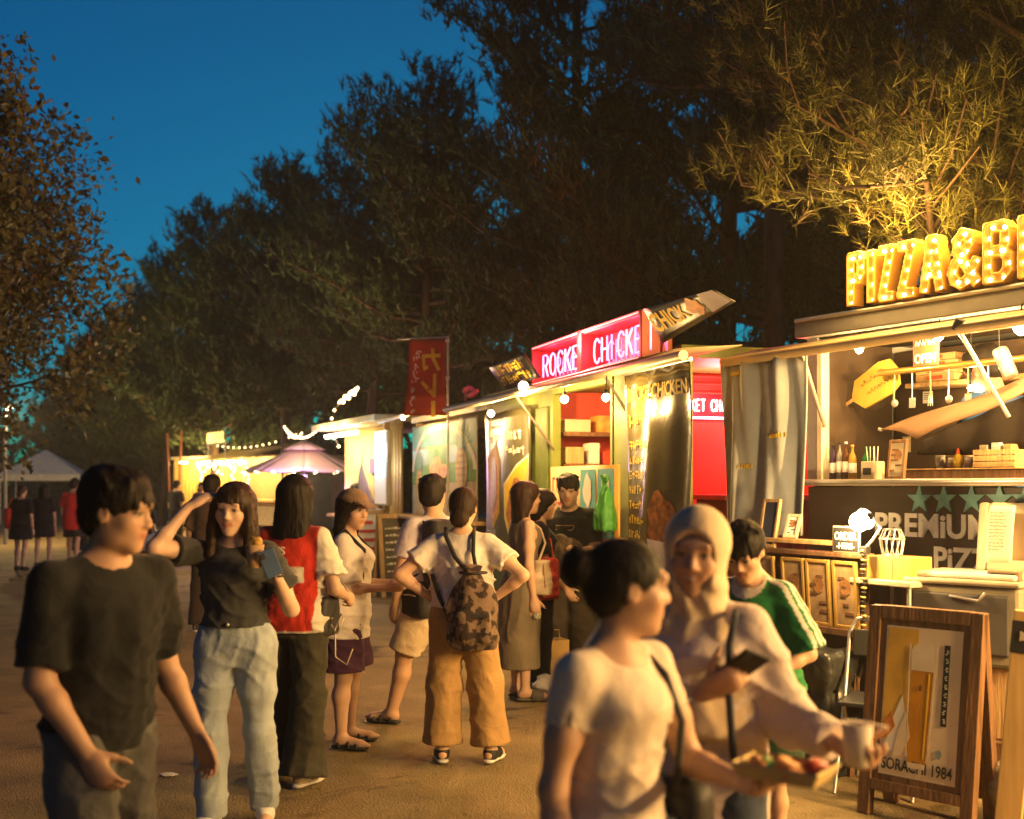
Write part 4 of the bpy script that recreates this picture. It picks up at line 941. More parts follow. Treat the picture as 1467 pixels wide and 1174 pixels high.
# awning tube and its arms
MB().tube([(.1, -.5, 2.38), (5.9, -.5, 2.36)], .032, 12).build('awning_tube', mat('cream_awning_tube', (.62, .5, .28), rough=.45), t)
M = MB(); M.sheet(lambda u, v: (.1+5.7*u, -.5+.46*v, 2.41+.04*v), 8, 2, .006); M.build('awning_fabric', mat('tan_awning_cloth', (.42, .33, .2), rough=.9), t)
for u in (2.55, 4.6): MB().tube([(u, -.5, 2.37), (u-.3, -.03, 1.9)], .011, 6).build('awning_arm', METAL, t)
MB().box((1.78, -.045, 1.3), (2.12, -.022, 2.3), .01).build('panel_trim', mat('dark_green_trim', (.1, .14, .03), rough=.6), t)
# interior
for i, (v, z, w, h, m) in enumerate([(.22, 1.76, .18, .16, WOODL), (.42, 1.76, .1, .2, WHITE), (.62, 1.76, .22, .12, REDP), (.9, 1.76, .2, .18, CREAM), (.25, 2.06, .26, .12, CREAM), (.55, 2.06, .2, .16, ORP), (.85, 2.06, .3, .1, WHITE)]):
    o = MB().box((-w/2, -.1, 0), (w/2, .1, h), .008).box((-w/2-.004, -.105, h*.8), (w/2+.004, .105, h*.84)).build('storage_box', m); o.location = RK.w(2.07, v, z); o.rotation_euler.z = RK.rz+R_(90)
    prop(o, ['pale wooden box on the lower shelf inside the red truck', 'tall white box on the lower shelf inside the red truck', 'red box on the lower shelf inside the red truck', 'cream box on the lower shelf inside the red truck', 'wide cream box on the upper shelf inside the red truck', 'orange box on the upper shelf inside the red truck', 'flat white box on the upper shelf inside the red truck'][i], 'box', 'boxes on the truck shelves')
# second neon inside, green words between pink rods
NG = glow('green_white_neon', (.75, 1, .85), 6); NP = glow('pink_rod', (1, .35, .5), 9)
t2 = thing('neon_sign', 'small green neon sign between two pink rods inside the red truck', 'neon sign', RK.w(3.99, .34, 2.08), RK.rz+R_(90))
MB().box((.0, .005, 0), (.68, .015, .24), .004).build('backing', mat('dark_red_backing', (.12, .01, .02), rough=.5), t2)
neon('neon_letter', 'ROCKET CHICKEN', .03, .075, -.008, .09, NG, t2, .0455, .032, .0048)
for z in (.22, .02): MB().tube([(.03, -.01, z), (.65, -.012, z)], .009, 6).build('neon_rod', NP, t2)
bulb_light('neon_light', (.25, -.3, .2), 4, t2, (1, .10, .10), .12); bulb_light('neon_light', (.8, -.35, -.1), 6, t2, (1, .10, .10), .12)
bulb_light('work_light', (2.9, .8, 2.3), 2.2, t, (1, .4, .15), .06)
# bulbs of the truck
bulb('bare bulb at the lower left corner of the neon sign', RK.w(2.85, -.52, 2.42), 15, .042, 0)
bulb('bare bulb in the hatch of the chicken truck', RK.w(3.28, -.3, 2.28), 2.6, .034, .08)
bulb('bare bulb over the dark banner with two chicken pictures', RK.w(1.55, -.42, 2.26), 3.8, .034, .1)
bulb('bare bulb before the tall menu banner', RK.w(5.05, -.66, 2.16), 3, .028, .1)
# dark banner with two framed chicken pictures
VIN = mat('dark_vinyl_banner', (.07, .068, .03), rough=.32, var=.2, scale=3, spec=.5, wr=.25, wscale=5)
b = thing('banner', 'dark banner with two framed fried chicken pictures and white lettering', 'banner', RK.w(.27, -.10, 0), RK.rz)
s1 = Sheet(b, lambda a, z: (a, .02*math.sin(a*5+z*2), 2.32-z), 1.5, 1.6); s1.base('cloth', VIN)
s1.lines('lettering', .12, .08, .55, .09, 2, WHP, 3); s1.lines('lettering', .8, .2, .6, .1, 2, WHP, 4); s1.lines('lettering', .1, 1.22, .55, .09, 2, WHP, 8)
fr = [(.05, .45), (.4, .3), (.62, .5), (.6, 1.05), (.38, 1.22), (.1, 1.0)]; s1.poly('picture_edge', fr, YELP, .006); s1.poly('picture', [(.33+(x-.33)*.9, .75+(y-.75)*.92) for x, y in fr], ORP, .010); s1.blob('chicken_picture', .34, .75, .16, .3, BRP, .12, off=.014, seed=1)
fr = [(.75, .75), (1.1, .55), (1.45, .45), (1.45, 1.35), (.9, 1.4), (.74, 1.1)]; s1.poly('picture_edge', fr, WHP, .006); s1.poly('picture', [(1.1+(x-1.1)*.93, .95+(y-.95)*.93) for x, y in fr], YELP, .010); s1.blob('chicken_picture', 1.08, 1.0, .24, .3, BRP, .14, off=.014, seed=2)
# tall menu banner, right of the hatch
b = thing('banner', 'tall dark menu banner with yellow heading and fried chicken bucket picture', 'banner', RK.w(4.86, -.44, 0), RK.rz)
VIN2 = mat('glossy_dark_banner', (.12, .10, .035), rough=.25, var=.2, scale=3, spec=.6, wr=.35, wscale=4)
wv = lambda a, z: (a, .032*math.sin(a*8+z*1.2)*min(1, z*2)+.006*math.sin(a*21+z*3), 2.33-z)
s2 = Sheet(b, wv, 1.0, 1.6); s2.base('cloth', VIN2, 36, 20)
s2.text('heading', 'ROCKET CHICKEN', .06, .19, .13, YELP, width=.9, bold=.02, off=.016); s2.lines('prices', .06, .28, .45, .085, 1, YELP, 1, .014)
s2.lines('menu_lines', .05, .46, .4, .06, 9, YELP, 2, .014, 1.7)
s2.blob('chicken_picture', .62, 1.02, .17, .2, BRP, .13, off=.010, seed=4); s2.blob('chicken_picture', .82, 1.12, .13, .06, BRP, .1, off=.012, seed=5); s2.poly('bucket_picture', [(.46, 1.12), (.86, 1.15), (.78, 1.42), (.52, 1.40)], WHP, .014); s2.blob('chicken_picture', .3, 1.45, .2, .22, BRP, .12, off=.010, seed=6); s2.text('footing', 'Hand One', .3, 1.62, .1, WHP, off=.016)
MB().tube([(-.02, 0, 2.34), (1.02, 0, 2.34)], .014, 8).build('rod', METAL, b)
# menu posters on the counter front
b = thing('poster_board', 'orange menu board with two blue soft drink posters at the hatch', 'poster', RK.w(2.72, -.21, 0), RK.rz)
s3 = Sheet(b, lambda a, z: (a, 0, 1.72-z), 1.5, .62); s3.base('board', mat('orange_board', (.62, .36, .08), rough=.6, var=.15), 2, 2, .02)
for k in range(2): s3.poly('poster', [(.72+k*.38, .03), (1.06+k*.38, .03), (1.06+k*.38, .58), (.72+k*.38, .58)], TEALP, .014); s3.blob('ice_cream_picture', .89+k*.38, .2, .09, .13, WHP, .08, off=.018, seed=k); s3.lines('lettering', .76+k*.38, .42, .24, .05, 2, REDP, k, .018)
s3.lines('lettering', .05, .08, .55, .13, 3, REDP, 7, .014, 1.35)
o = thing('plastic_bag', 'bright green plastic bag hanging at the hatch of the chicken truck', 'plastic bag', RK.w(4.16, -.3, 1.4), RK.rz)
F_ = Field((-.2, -.12, -.25), (.2, .12, .3), .012); F_.loft([(-.18, 0, 0, .13, .07), (-.05, 0, 0, .12, .07), (.08, 0, 0, .07, .045), (.16, 0, 0, .03, .02), (.24, 0, 0, .05, .015)], (0, 0, 0), None, 0); F_.ripple(wob(3, 60, .012, (1, 1, .5))); meshobj('bag', F_.mesh('bag'), mat('green_plastic', (.10, .45, .08), rough=.35, var=.2, wr=.6, wscale=14), o)
o = thing('paper_lantern_sign', 'small pink paper ornament on the awning of the chicken truck', 'ornament', RK.w(1.1, -.5, 2.45), RK.rz)
F_ = Field((-.3, -.1, -.1), (.3, .1, .15), .012); F_.chain([(-.2, 0, 0), (-.05, 0, .06), (.1, 0, .03), (.24, 0, .04)], [.02, .05, .04, .015], .03); F_.ripple(wob(4, 50, .014)); meshobj('ornament', F_.mesh('ornament'), mat('pink_paper', (.6, .1, .2), rough=.7), o)

# ------------------------------------------------------------------ curry stall with pineapple banner and flag
CR = Frame(-1.35, 16.15, .343, -.94)
t = thing('food_stall', 'curry stall with cream awning beside the chicken truck', 'food stall', CR.w(0, 0, 0), CR.rz)
bx('roof', (-.05, -.05, 2.42), (3.3, 1.9, 2.5), CREAM); bx('front_panel', (0, 0, .3), (3.3, .05, 1.1), WOODD); bx('back_wall', (0, 1.8, .3), (3.3, 1.85, 2.42), WOODD); bx('counter', (-.05, -.25, 1.1), (3.3, .4, 1.14), WOODL); bx('post', (0, 0, 1.14), (.08, .08, 2.42), WOODL); bx('post', (3.2, 0, 1.14), (3.28, .08, 2.42), WOODL)
MB().tube([(-.3, -.45, 2.45), (1.25, -.45, 2.47)], .03, 10).build('awning_tube', MATS['cream_awning_tube'], t)
bulb_light('work_light', (1.4, -.55, 2.36), 6, t, WARM, .06); MB().ball((1.4, -.55, 2.42), .03, 10, 8).build('lamp_globe', BULB, t); MB().tube([(1.4, -.55, 2.44), (1.4, -.3, 2.49), (1.4, -.03, 2.46)], .008, 6).build('lamp_arm', METAL, t)
b = thing('banner', 'pineapple picture banner with a beach scene on the curry stall', 'banner', CR.w(.15, -.1, 0), CR.rz)
s4 = Sheet(b, lambda a, z: (a, .02*math.sin(a*4+1), 2.36-z), 2.9, 1.3); s4.base('cloth', mat('beach_sand_print', (.5, .42, .3), rough=.65, var=.15), 20, 8)
s4.poly('sky_print', [(.02, .02), (2.88, .02), (2.88, .3), (.02, .3)], TEALP, .005); s4.poly('sea_print', [(.02, .34), (2.88, .3), (2.88, .5), (.02, .55)], mat('sea_print', (.15, .3, .2), rough=.5, var=.3), .006); s4.poly('meadow_print', [(.02, .55), (2.88, .5), (2.88, .75), (.02, .8)], GRP, .006)
M = MB(); [M.add([s4.pt(1.45+1.35*math.cos(x), .62-.52*math.sin(x), .010), s4.pt(1.45+1.45*math.cos(x), .62-.6*math.sin(x), .010), s4.pt(1.45+1.45*math.cos(y), .62-.6*math.sin(y), .010), s4.pt(1.45+1.35*math.cos(y), .62-.52*math.sin(y), .010)], [(0, 1, 2, 3)]) for x, y in [(math.pi*k/18, math.pi*(k+1)/18) for k in range(18)]]; M.build('arch_print', WHP, b)
for (cx, cy, q) in ((2.35, .52, 1.), (.4, .72, .75)):
    s4.blob('pineapple_picture', cx, cy+.08*q, .27*q, .27*q, YELP, .02, off=.012)
    M = MB()
    for i in range(-3, 4):
        for j in range(-3, 4):
            if i*i+j*j < 11: M.add([s4.pt(cx+(i*.075+dx)*q, cy+.08*q+(j*.075+dy)*q, .016) for dx, dy in ((-.02, 0), (0, -.02), (.02, 0), (0, .02))], [(0, 1, 2, 3)])
    M.build('pineapple_eyes', ORP, b); g_ = random.Random(int(cx*9))
    for k in range(11):
        a_ = R_(-90+(k-5)*17); ln = (.42-abs(k-5)*.03)*q; bx_, by_ = cx+.1*q*math.cos(a_), cy-.16*q
        s4.poly('leaf_picture', [(bx_-.03*q, by_), (bx_+ln*math.cos(a_)*.6-.02, by_+ln*math.sin(a_)*.6), (bx_+ln*math.cos(a_)*1.1, by_+ln*math.sin(a_)), (bx_+ln*math.cos(a_)*.6+.03, by_+ln*math.sin(a_)*.55), (bx_+.03*q, by_)], GRP, .013)
s4.blob('flower_picture', 1.3, .62, .35, .16, mat('pink_print', (.6, .35, .32), rough=.6, var=.4, scale=14), .2, off=.012, seed=3)
# flag, seen from its back: the characters read mirrored
b = thing('flag', 'red upright flag with yellow katakana characters seen from behind', 'flag', (-1.30, 14.0, 0), R_(-12))
s5 = Sheet(b, lambda a, z: (a+.10*math.exp(-z*4)*(.5-a)*1.2*(1 if a < .25 else 0)+.02*math.sin(z*5)*(1-a*2), .03*math.sin(z*4+a*6), 3.32-z), .52, .92); s5.base('cloth', mat('red_flag_cloth', (.42, .055, .025), rough=.8, var=.15, scale=3), 10, 14)
M = MB()
def strokes(M, S_, sts, ox, oy, sx, sy, wd, off=.012):
    for st in sts:
        for (x0, y0), (x1, y1) in zip(st[:-1], st[1:]):
            d = math.hypot((x1-x0)*sx, (y1-y0)*sy) or 1; nx, ny = -(y1-y0)*sy/d*wd, (x1-x0)*sx/d*wd; ex, ey = (x1-x0)*sx/d*wd*.6, (y1-y0)*sy/d*wd*.6
            off += .0004
            M.add([S_.pt(ox+x0*sx+nx-ex, oy+y0*sy+ny-ey, off), S_.pt(ox+x1*sx+nx+ex, oy+y1*sy+ny+ey, off), S_.pt(ox+x1*sx-nx+ex, oy+y1*sy-ny+ey, off), S_.pt(ox+x0*sx-nx-ex, oy+y0*sy-ny-ey, off)], [(0, 3, 2, 1)])
KA = [[(1, .3), (.0, .3), (.12, .9), (.3, .82)], [(.6, 0), (.62, .4), (.95, .95)]]; RE = [[(.75, 0), (.75, .98), (.05, .35)]]; BAR = [[(.7, 0), (.7, .75)]]
strokes(M, s5, KA, .2, .12, .24, .26, .022); strokes(M, s5, RE, .2, .43, .24, .26, .022); strokes(M, s5, BAR, .2, .76, .24, .22, .024); M.build('katakana', YELP, b)
M = MB(); g_ = random.Random(5)
for k in range(9):
    for q in range(3):
        x0, y0 = .1+g_.uniform(-.03, .03), .1+k*.09+g_.uniform(0, .05); strokes(M, s5, [[(0, 0), (g_.uniform(-.4, 1), g_.uniform(.2, 1))]], x0, y0, .05, .05, .006)
M.build('small_lettering', WHP, b)
MB().tube([(.54, 0, 0), (.54, 0, 3.36)], .014, 8).build('pole', METAL, b); MB().tube([(-.1, 0, 3.335), (.55, 0, 3.345)], .010, 6).build('cross_rod', METAL, b)
for z in (3.3, 2.85): MB().box((.51, -.012, z-.02), (.56, .012, z+.02), .004).build('tie_loop', WHITE, b)
# ------------------------------------------------------------------ drink stall: lightbox, bottles, corrugated wall, bar of light
CO = Frame(-3.0, 20.6, .4, -.917)
t = thing('food_stall', 'drink stall with yellow corrugated wall and a bright light bar under its roof', 'food stall', CO.w(0, 0, 0), CO.rz)
bx('roof', (-.4, -.5, 2.52), (3.5, 1.8, 2.62), CREAM); bx('counter', (.1, -.35, 1.0), (3.4, .2, 1.05), WOODL); bx('post', (3.3, -.3, 0), (3.38, -.22, 2.52), WOODL)
CORR = mat('corrugated_sheet', (.55, .42, .18), rough=.5, var=.12, scale=3)
for k in range(22):
    x = .0+k*.15; M = MB(); M.sheet(lambda u, v: (x+u*.148, .02-.022*math.sin(u*math.pi), .02+v*(2.49 if k > 14 else 2.49)), 6, 1, .006); M.build('corrugated_panel', CORR, t)
MB().box((.0, -.36, 2.38), (2.0, -.30, 2.44), .01).build('light_bar', glow('light_bar', (1, .8, .45), 14), t)
for u in (.4, 1.1, 1.8): bulb_light('bar_light', (u, -.6, 2.34), 4.5, t, (1, .72, .34), .1)
bx('small_window', (1.7, -.04, 1.75), (2.05, -.01, 2.0), DARKM)
b = thing('light_box', 'tall lit menu box showing a pale blue drink', 'sign', CO.w(3.35, -.45, 1.25), CO.rz)
MB().box((0, 0, 0), (.62, .08, 1.12), .012).build('case', METAL, b)
MB().box((.03, -.006, .42), (.59, .0, 1.09)).build('lit_pane', glow('pale_blue_lit', (.5, .9, 1), .42), b); MB().box((.03, -.006, .03), (.59, .0, .417)).build('lit_pane', glow('peach_lit', (1, .55, .3), .3), b)
MB().prism([(.16, .46), (.46, .46), (.52, .9), (.10, .9)], -.012, -.007).build('glass_picture', glow('drink_lit', (.75, 1, 1), .7), b); MB().box((.05, -.012, .94), (.57, -.007, .96)).box((.05, -.012, .7), (.57, -.007, .712)).build('lines_print', mat('grey_print', (.2, .3, .32)), b)
bulb_light('box_light', (.3, -.3, .8), 1.2, b, (.7, .95, 1), .1)
def bottle(label, p, h, r, m, cap=None, group='bottles on the stall counters', rz=0):
    t_ = thing('bottle', label, 'bottle', p, rz, group)
    MB().lathe([(.01, 0), (r, .0), (r, .58*h), (r*.85, .68*h), (r*.36, .8*h), (r*.32, .97*h), (.01, .97*h)], 14).build('glass', m, t_); MB().lathe([(r*.4, .94*h), (r*.42, h*1.0), (.01, h*1.0)], 10).build('cap', cap or BLACK, t_)
    M = MB(); M.lathe([(r*1.02, .2*h), (r*1.02, .48*h)], 14); M.f = M.f[:-2]; M.sm = M.sm[:-2]; M.build('paper_label', WHITE, t_)
GGL = mat('green_glass', (.03, .25, .05), rough=.12, var=.05, trans=.5); BGL = mat('brown_glass', (.12, .05, .02), rough=.15, trans=.3); CGL = mat('clear_glass', (.8, .8, .75), rough=.1, trans=.75); YGL = mat('amber_liquid_glass', (.6, .35, .06), rough=.15, trans=.4); PGL = mat('dark_purple_glass', (.05, .03, .08), rough=.2)
for k in range(8): bottle('bottle %s on the drink stall counter' % ['with amber content beside the light box', 'of brown glass, second from the light box', 'of clear glass, third from the light box', 'of green glass, fourth from the light box', 'of dark glass between green and clear ones', 'of clear glass at the middle of the row', 'of amber glass near the corrugated wall', 'of brown glass at the row end'][k], CO.w(3.2-k*.19, -.25, 1.05), .27+.03*(k % 3), .037, [YGL, BGL, CGL, GGL, PGL, CGL, YGL, BGL][k], [REDP, BLACK, WHITE, YELP][k % 4])
# feather banner and boards before the drink stall
b = thing('feather_banner', 'curved pink and yellow feather banner before the corrugated wall', 'banner', (-2.18, 17.6, 0), R_(-25))
M = MB(); M.sheet(lambda u, v: (-.14*math.sin(v*3.1)-.06+u*(.30*math.sin(math.pi*min(1, v*1.05+.12))), .03*math.sin(v*7), .45+v*1.75), 6, 18, .006); M.build('cloth', mat('pink_yellow_cloth', (.62, .38, .36), rough=.7, var=.5, scale=2.2), b); MB().tube([(-.06-.14*math.sin(v*3.1), 0, v*1.8+.4 if v > 0 else 0) for v in [0]+[k/12 for k in range(1, 13)]], .012, 6).build('pole', METAL, b); MB().lathe([(.2, 0), (.2, .03), (.02, .05)], 14, c=(-.06, 0, .0)).build('base', DARKM, b)
def aboard(label, x, y, rz, w, h, m_face, frame, sp=.35, th=.03):
    t_ = thing('sandwich_board', label, 'sign board', (x, y, 0), rz); lean = math.atan2(sp/2, h)
    for sg in (-1, 1):
        Mx = Matrix.Translation((0, sg*sp/2, 0)) @ Matrix.Rotation(sg*lean, 4, 'X')
        o = MB(); o.box((-w/2, -th/2, .14), (w/2, th/2, h), .003, Mx); pa = o.build('panel', m_face, t_)
        fw = .05
        for lo, hi in (((-w/2-.01, -th/2-.012, 0), (-w/2+fw, th/2+.012, h+.01)), ((w/2-fw, -th/2-.012, 0), (w/2+.01, th/2+.012, h+.01)), ((-w/2+fw, -th/2-.012, h-fw), (w/2-fw, th/2+.012, h+.012)), ((-w/2+fw, -th/2-.012, .12), (w/2-fw, th/2+.012, .12+fw))): MB().box(lo, hi, .003, Mx).build('frame_rail', frame, t_)
    return t_, Matrix.Translation((0, -sp/2, 0)) @ Matrix.Rotation(-lean, 4, 'X')
t_, Mx = aboard('chalk sandwich board with pale wooden frame before the drink stall', -1.6, 16.2, R_(28), .62, 1.15, mat('chalkboard', (.11, .10, .07), rough=.8, var=.25), WOODL)
M = MB(); g_ = random.Random(4)
for r in range(7):
    x = -.22
    while x < .2: w = g_.uniform(.02, .06); M.box((x, -.021, .95-r*.1), (x+w, -.018, .965-r*.1+g_.uniform(0, .02)), 0, Mx); x += w+.015
M.build('chalk_lines', WHP, t_)
for i, (x, y, rz, m, lb) in enumerate([(-2.35, 17.9, 20, YELP, 'leaning yellow price board before the drink stall'), (-2.12, 17.0, 32, WHP, 'white slanted price board beside the feather banner')]):
    t_, Mx = aboard(lb, x, y, R_(rz), .5, 1.2, m, WOODL, .5); M = MB(); g_ = random.Random(i)
    for r in range(6): M.box((-.18, -.022, 1.0-r*.13), (-.18+g_.uniform(.2, .36), -.018, 1.05-r*.13), 0, Mx)
    M.build('price_lines', REDP, t_)
# ring of fairy lights above the drink stall
b = thing('fairy_light_arch', 'bent arch of fairy lights above the drink stall roof', 'fairy lights', CO.w(.2, -.3, 2.62), CO.rz)
arc = [tuple(Vector(CO.at(px, py, -.3))-Vector((.2, -.3, 2.62))) for px, py in ((486, 640), (480, 628), (476, 612), (476, 600), (480, 588), (487, 577), (495, 571), (503, 563), (513, 556))]
MB().tube(arc, .006, 5).build('wire', BLACK, b); M = MB(); [M.ball((p[0], p[1]-.01, p[2]), .022, 6, 4) for p in arc]; [M.ball(tuple(Vector(CO.at(489+k*2.6, 575-k*1.9+3*math.sin(k*2), -.34))-Vector((.2, -.3, 2.62))), .035, 6, 4) for k in range(9)]; M.build('lights', TINYB, b); bulb_light('fairy_glow', (.2, -.15, .5), 12, b, WARM, .2)
# ------------------------------------------------------------------ parasol, lit violet from below
b = thing('parasol', 'pale pink garden parasol with a two tiered top over the path', 'parasol', (-4.25, 23.6, 0), R_(10))
PAR = mat('parasol_cloth', (.78, .6, .64), rough=.85, var=.1, scale=3)
for k in range(8):
    a0, a1 = k*math.pi/4, (k+1)*math.pi/4
    f = lambda u, v, a0=a0, a1=a1: ((.3+(1.25-.3)*v)*math.cos(a0+(a1-a0)*u), (.3+(1.25-.3)*v)*math.sin(a0+(a1-a0)*u), 2.26-.42*v-.04*math.sin(u*math.pi)*v)
    MB().sheet(f, 6, 5, .008).build('canopy_panel', PAR, b)
    f2 = lambda u, v, a0=a0, a1=a1: ((.02+.42*v)*math.cos(a0+(a1-a0)*u), (.02+.42*v)*math.sin(a0+(a1-a0)*u), 2.47-.2*v); MB().sheet(f2, 4, 2, .008).build('top_panel', PAR, b)
    MB().tube([(0, 0, 2.1), (.75*math.cos(a0), .75*math.sin(a0), 2.03), (1.24*math.cos(a0), 1.24*math.sin(a0), 1.82)], .011, 5).build('rib', METAL, b)
MB().tube([(0, 0, 0), (0, 0, 2.47)], .024, 8).build('pole', METAL, b); MB().lathe([(.3, 0), (.3, .05), (.05, .09)], 16).build('base', DARKM, b)
M = MB(); [M.ball((1.25*math.cos(k*.35), 1.25*math.sin(k*.35), 1.81), .02, 6, 4) for k in range(18)]; M.build('rim_lights', TINYB, b)
b = thing('drink_cooler', 'glowing violet drink cooler under the parasol', 'cooler', (-3.75, 21.8, 0), R_(-60))
MB().box((-.3, -.25, 0), (.3, .25, 1.75), .02).build('case', DARKM, b); MB().box((-.26, -.262, .7), (.26, -.253, 1.6)).build('glass_door', glow('violet_lit', (.5, .12, 1), 2.5), b); MB().box((-.22, -.27, 1.15), (-.1, -.263, 1.6)).build('tube_lamp', glow('blue_lit', (.25, .4, 1), 6), b)
for z in (.95, 1.2, 1.4): MB().box((-.25, -.275, z), (.25, -.263, z+.02)).build('shelf_edge', METAL, b)
bulb_light('violet_light', (0, -.5, 1.75), 9, b, (.9, .4, .9), .15)
# ------------------------------------------------------------------ grill truck and container, far
GR = Frame(-8.2, 34.0, .5, -.866)
t = thing('food_truck', 'far grill truck hung with fairy lights under its lettered roof sign', 'food truck', GR.w(0, 0, 0), GR.rz)
bx('body', (0, .2, .4), (4.6, 2.1, 2.35), CREAM, bev=.05); bx('hatch_opening', (.5, .17, 1.2), (4.1, .21, 2.1), mat('warm_interior', (.35, .22, .1), rough=.7)); bx('counter', (.4, -.2, 1.1), (4.2, .2, 1.16), WOODL)
M = MB(); M.sheet(lambda u, v: (-.2+u*5.0, .2-v*1.2, 2.62-.35*v+.0*u), 8, 3, .02); M.build('awning', mat('yellow_awning', (.62, .48, .18), rough=.8), t)
for k, lt in enumerate('GRILL'): text('sign_letter', lt, .42, glow('lit_yellow_letter', (1, .6, .12), 1.6), t, (.4+k*.36, -.9, 2.74), bold=.03, depth=.06)
bx('sign_rail', (.3, -.93, 2.68), (2.4, -.87, 2.73), METAL); [MB().tube([(u, -.9, 2.3), (u, -.9, 2.69)], .02, 6).build('sign_post', METAL, t) for u in (.5, 2.2)]
for cx in (1., 3.7): MB().lathe([(.02, -.09), (.31, -.09), (.31, .09), (.02, .09)], 18, M=Matrix.Translation((cx, .3, .31)) @ Matrix.Rotation(R_(90), 4, 'X')).build('wheel', BLACK, t)
M = MB(); g_ = random.Random(2)
for k in range(60): M.ball((g_.uniform(-.2, 4.7), -1.05+g_.uniform(-.03, .03), 2.2-abs(g_.gauss(0, .12))), .03, 6, 4)
for u in (.1, 1.6, 3.2, 4.6):
    for k in range(14): M.ball((u+g_.uniform(-.1, .1), -1.0+g_.uniform(-.05, .05), .7+k*.1), .028, 6, 4)
M.build('fairy_lights', TINYB, t)
for u in (.6, 2.2, 3.8): bulb_light('truck_light', (u, -.7, 2.1), 13, t, WARM, .15)
CN = Frame(-11.6, 39.5, .72, -.69)
t = thing('shipping_container', 'far yellow lit container with ribbed walls and people before it', 'container', CN.w(0, 0, 0), CN.rz)
bx('roof', (-.05, -.1, 2.4), (5.0, 2.2, 2.5), CREAM); bx('core', (.05, .06, .1), (4.9, 2.1, 2.4), MATS['warm_interior'])
for k in range(20): MB().box((k*.245, 0, .05), (k*.245+.15, .055, 2.39), .012).build('wall_rib', mat('yellow_ribbed_wall', (.6, .42, .12), rough=.6, var=.1), t)
for u in (1.2, 2.6, 4.): MB().box((u, -.5, 2.26), (u+.5, -.46, 2.31), .01).build('lamp_tube', glow('yellow_tube', (1, .75, .35), 16), t); bulb_light('tube_light', (u+.25, -.6, 2.22), 17, t, (1, .62, .2), .15)
b = thing('flag_pole', 'pair of thin dark poles standing at the yellow container', 'pole', (-10.9, 36.8, 0), 0)
MB().tube([(0, 0, 0), (-.12, 0, 3.2)], .03, 6).build('pole', mat('dark_red_pole', (.2, .06, .04)), b); MB().tube([(.22, .1, 0), (.3, .1, 3.3)], .03, 6).build('pole', MATS['dark_red_pole'], b)
# canopy tent and street lamp on the left
b = thing('canopy_tent', 'grey pyramid canopy tent at the end of the path', 'tent', (-18.6, 46, 0), R_(12))
M = MB(); M.add([(-1.5, -1.5, 1.95), (1.5, -1.5, 1.95), (1.5, 1.5, 1.95), (-1.5, 1.5, 1.95), (0, 0, 2.95)], [(0, 1, 4), (1, 2, 4), (2, 3, 4), (3, 0, 4), (3, 2, 1, 0)]); M.build('canopy', mat('grey_tent_cloth', (.68, .68, .66), rough=.9), b)
for sx in (-1.42, 1.42):
    for sy in (-1.42, 1.42): MB().tube([(sx, sy, 0), (sx, sy, 1.96)], .03, 6).build('leg', METAL, b)
MB().box((-1.52, -1.53, 1.7), (1.52, -1.50, 1.95)).build('valance', MATS['grey_tent_cloth'], b)
b = thing('street_lamp', 'slim street lamp with a small lit head beside the leafy tree', 'street lamp', (-13.2, 30, 0), 0)
MB().tube([(0, 0, 0), (0, 0, 3.4), (.05, 0, 3.6)], [.05, .035, .03], 8).build('pole', GREYM, b); MB().lathe([(.04, -.04), (.12, 0), (.13, .03), (.03, .07)], 12, c=(.1, 0, 3.62)).build('head', GREYM, b); MB().lathe([(.01, -.05), (.1, -.03), (.1, -.001)], 12, c=(.1, 0, 3.60)).build('lens', glow('lamp_lens', (1, .7, .25), 14), b); bulb_light('lamp_light', (.1, 0, 3.45), 90, b, (1, .65, .25), .1)
# table with a white plastic bag by the path
b = thing('wooden_table', 'low wooden table by the path behind the black tee', 'table', (-4.35, 14.2, 0), R_(8))
for k in range(4): MB().box((-.7, -.34+k*.172, .70), (.7, -.34+k*.172+.165, .735), .004).build('plank', WOODL, b)
for sx in (-.62, .62):
    for sy in (-.28, .28): MB().box((sx-.025, sy-.025, 0), (sx+.025, sy+.025, .70), .004).build('leg', WOODL, b)
o = thing('plastic_bag', 'crumpled white plastic bag lying on the low wooden table', 'plastic bag', (-4.3, 14.1, .735), 0)
F_ = Field((-.4, -.2, -.02), (.4, .2, .35), .016); F_.ell((-.1, 0, .1), (.24, .15, .12), None, .05).ell((.18, 0, .07), (.18, .14, .09), None, .05).ell((-.05, .02, .2), (.08, .06, .09), None, .04); F_.ripple(wob(8, 45, .02)); F_.cut((0, 0, 0.002), (0, 0, -1)); meshobj('bag', F_.mesh('bag'), mat('white_plastic', (.72, .7, .65), rough=.4, wr=.5, wscale=12), o)

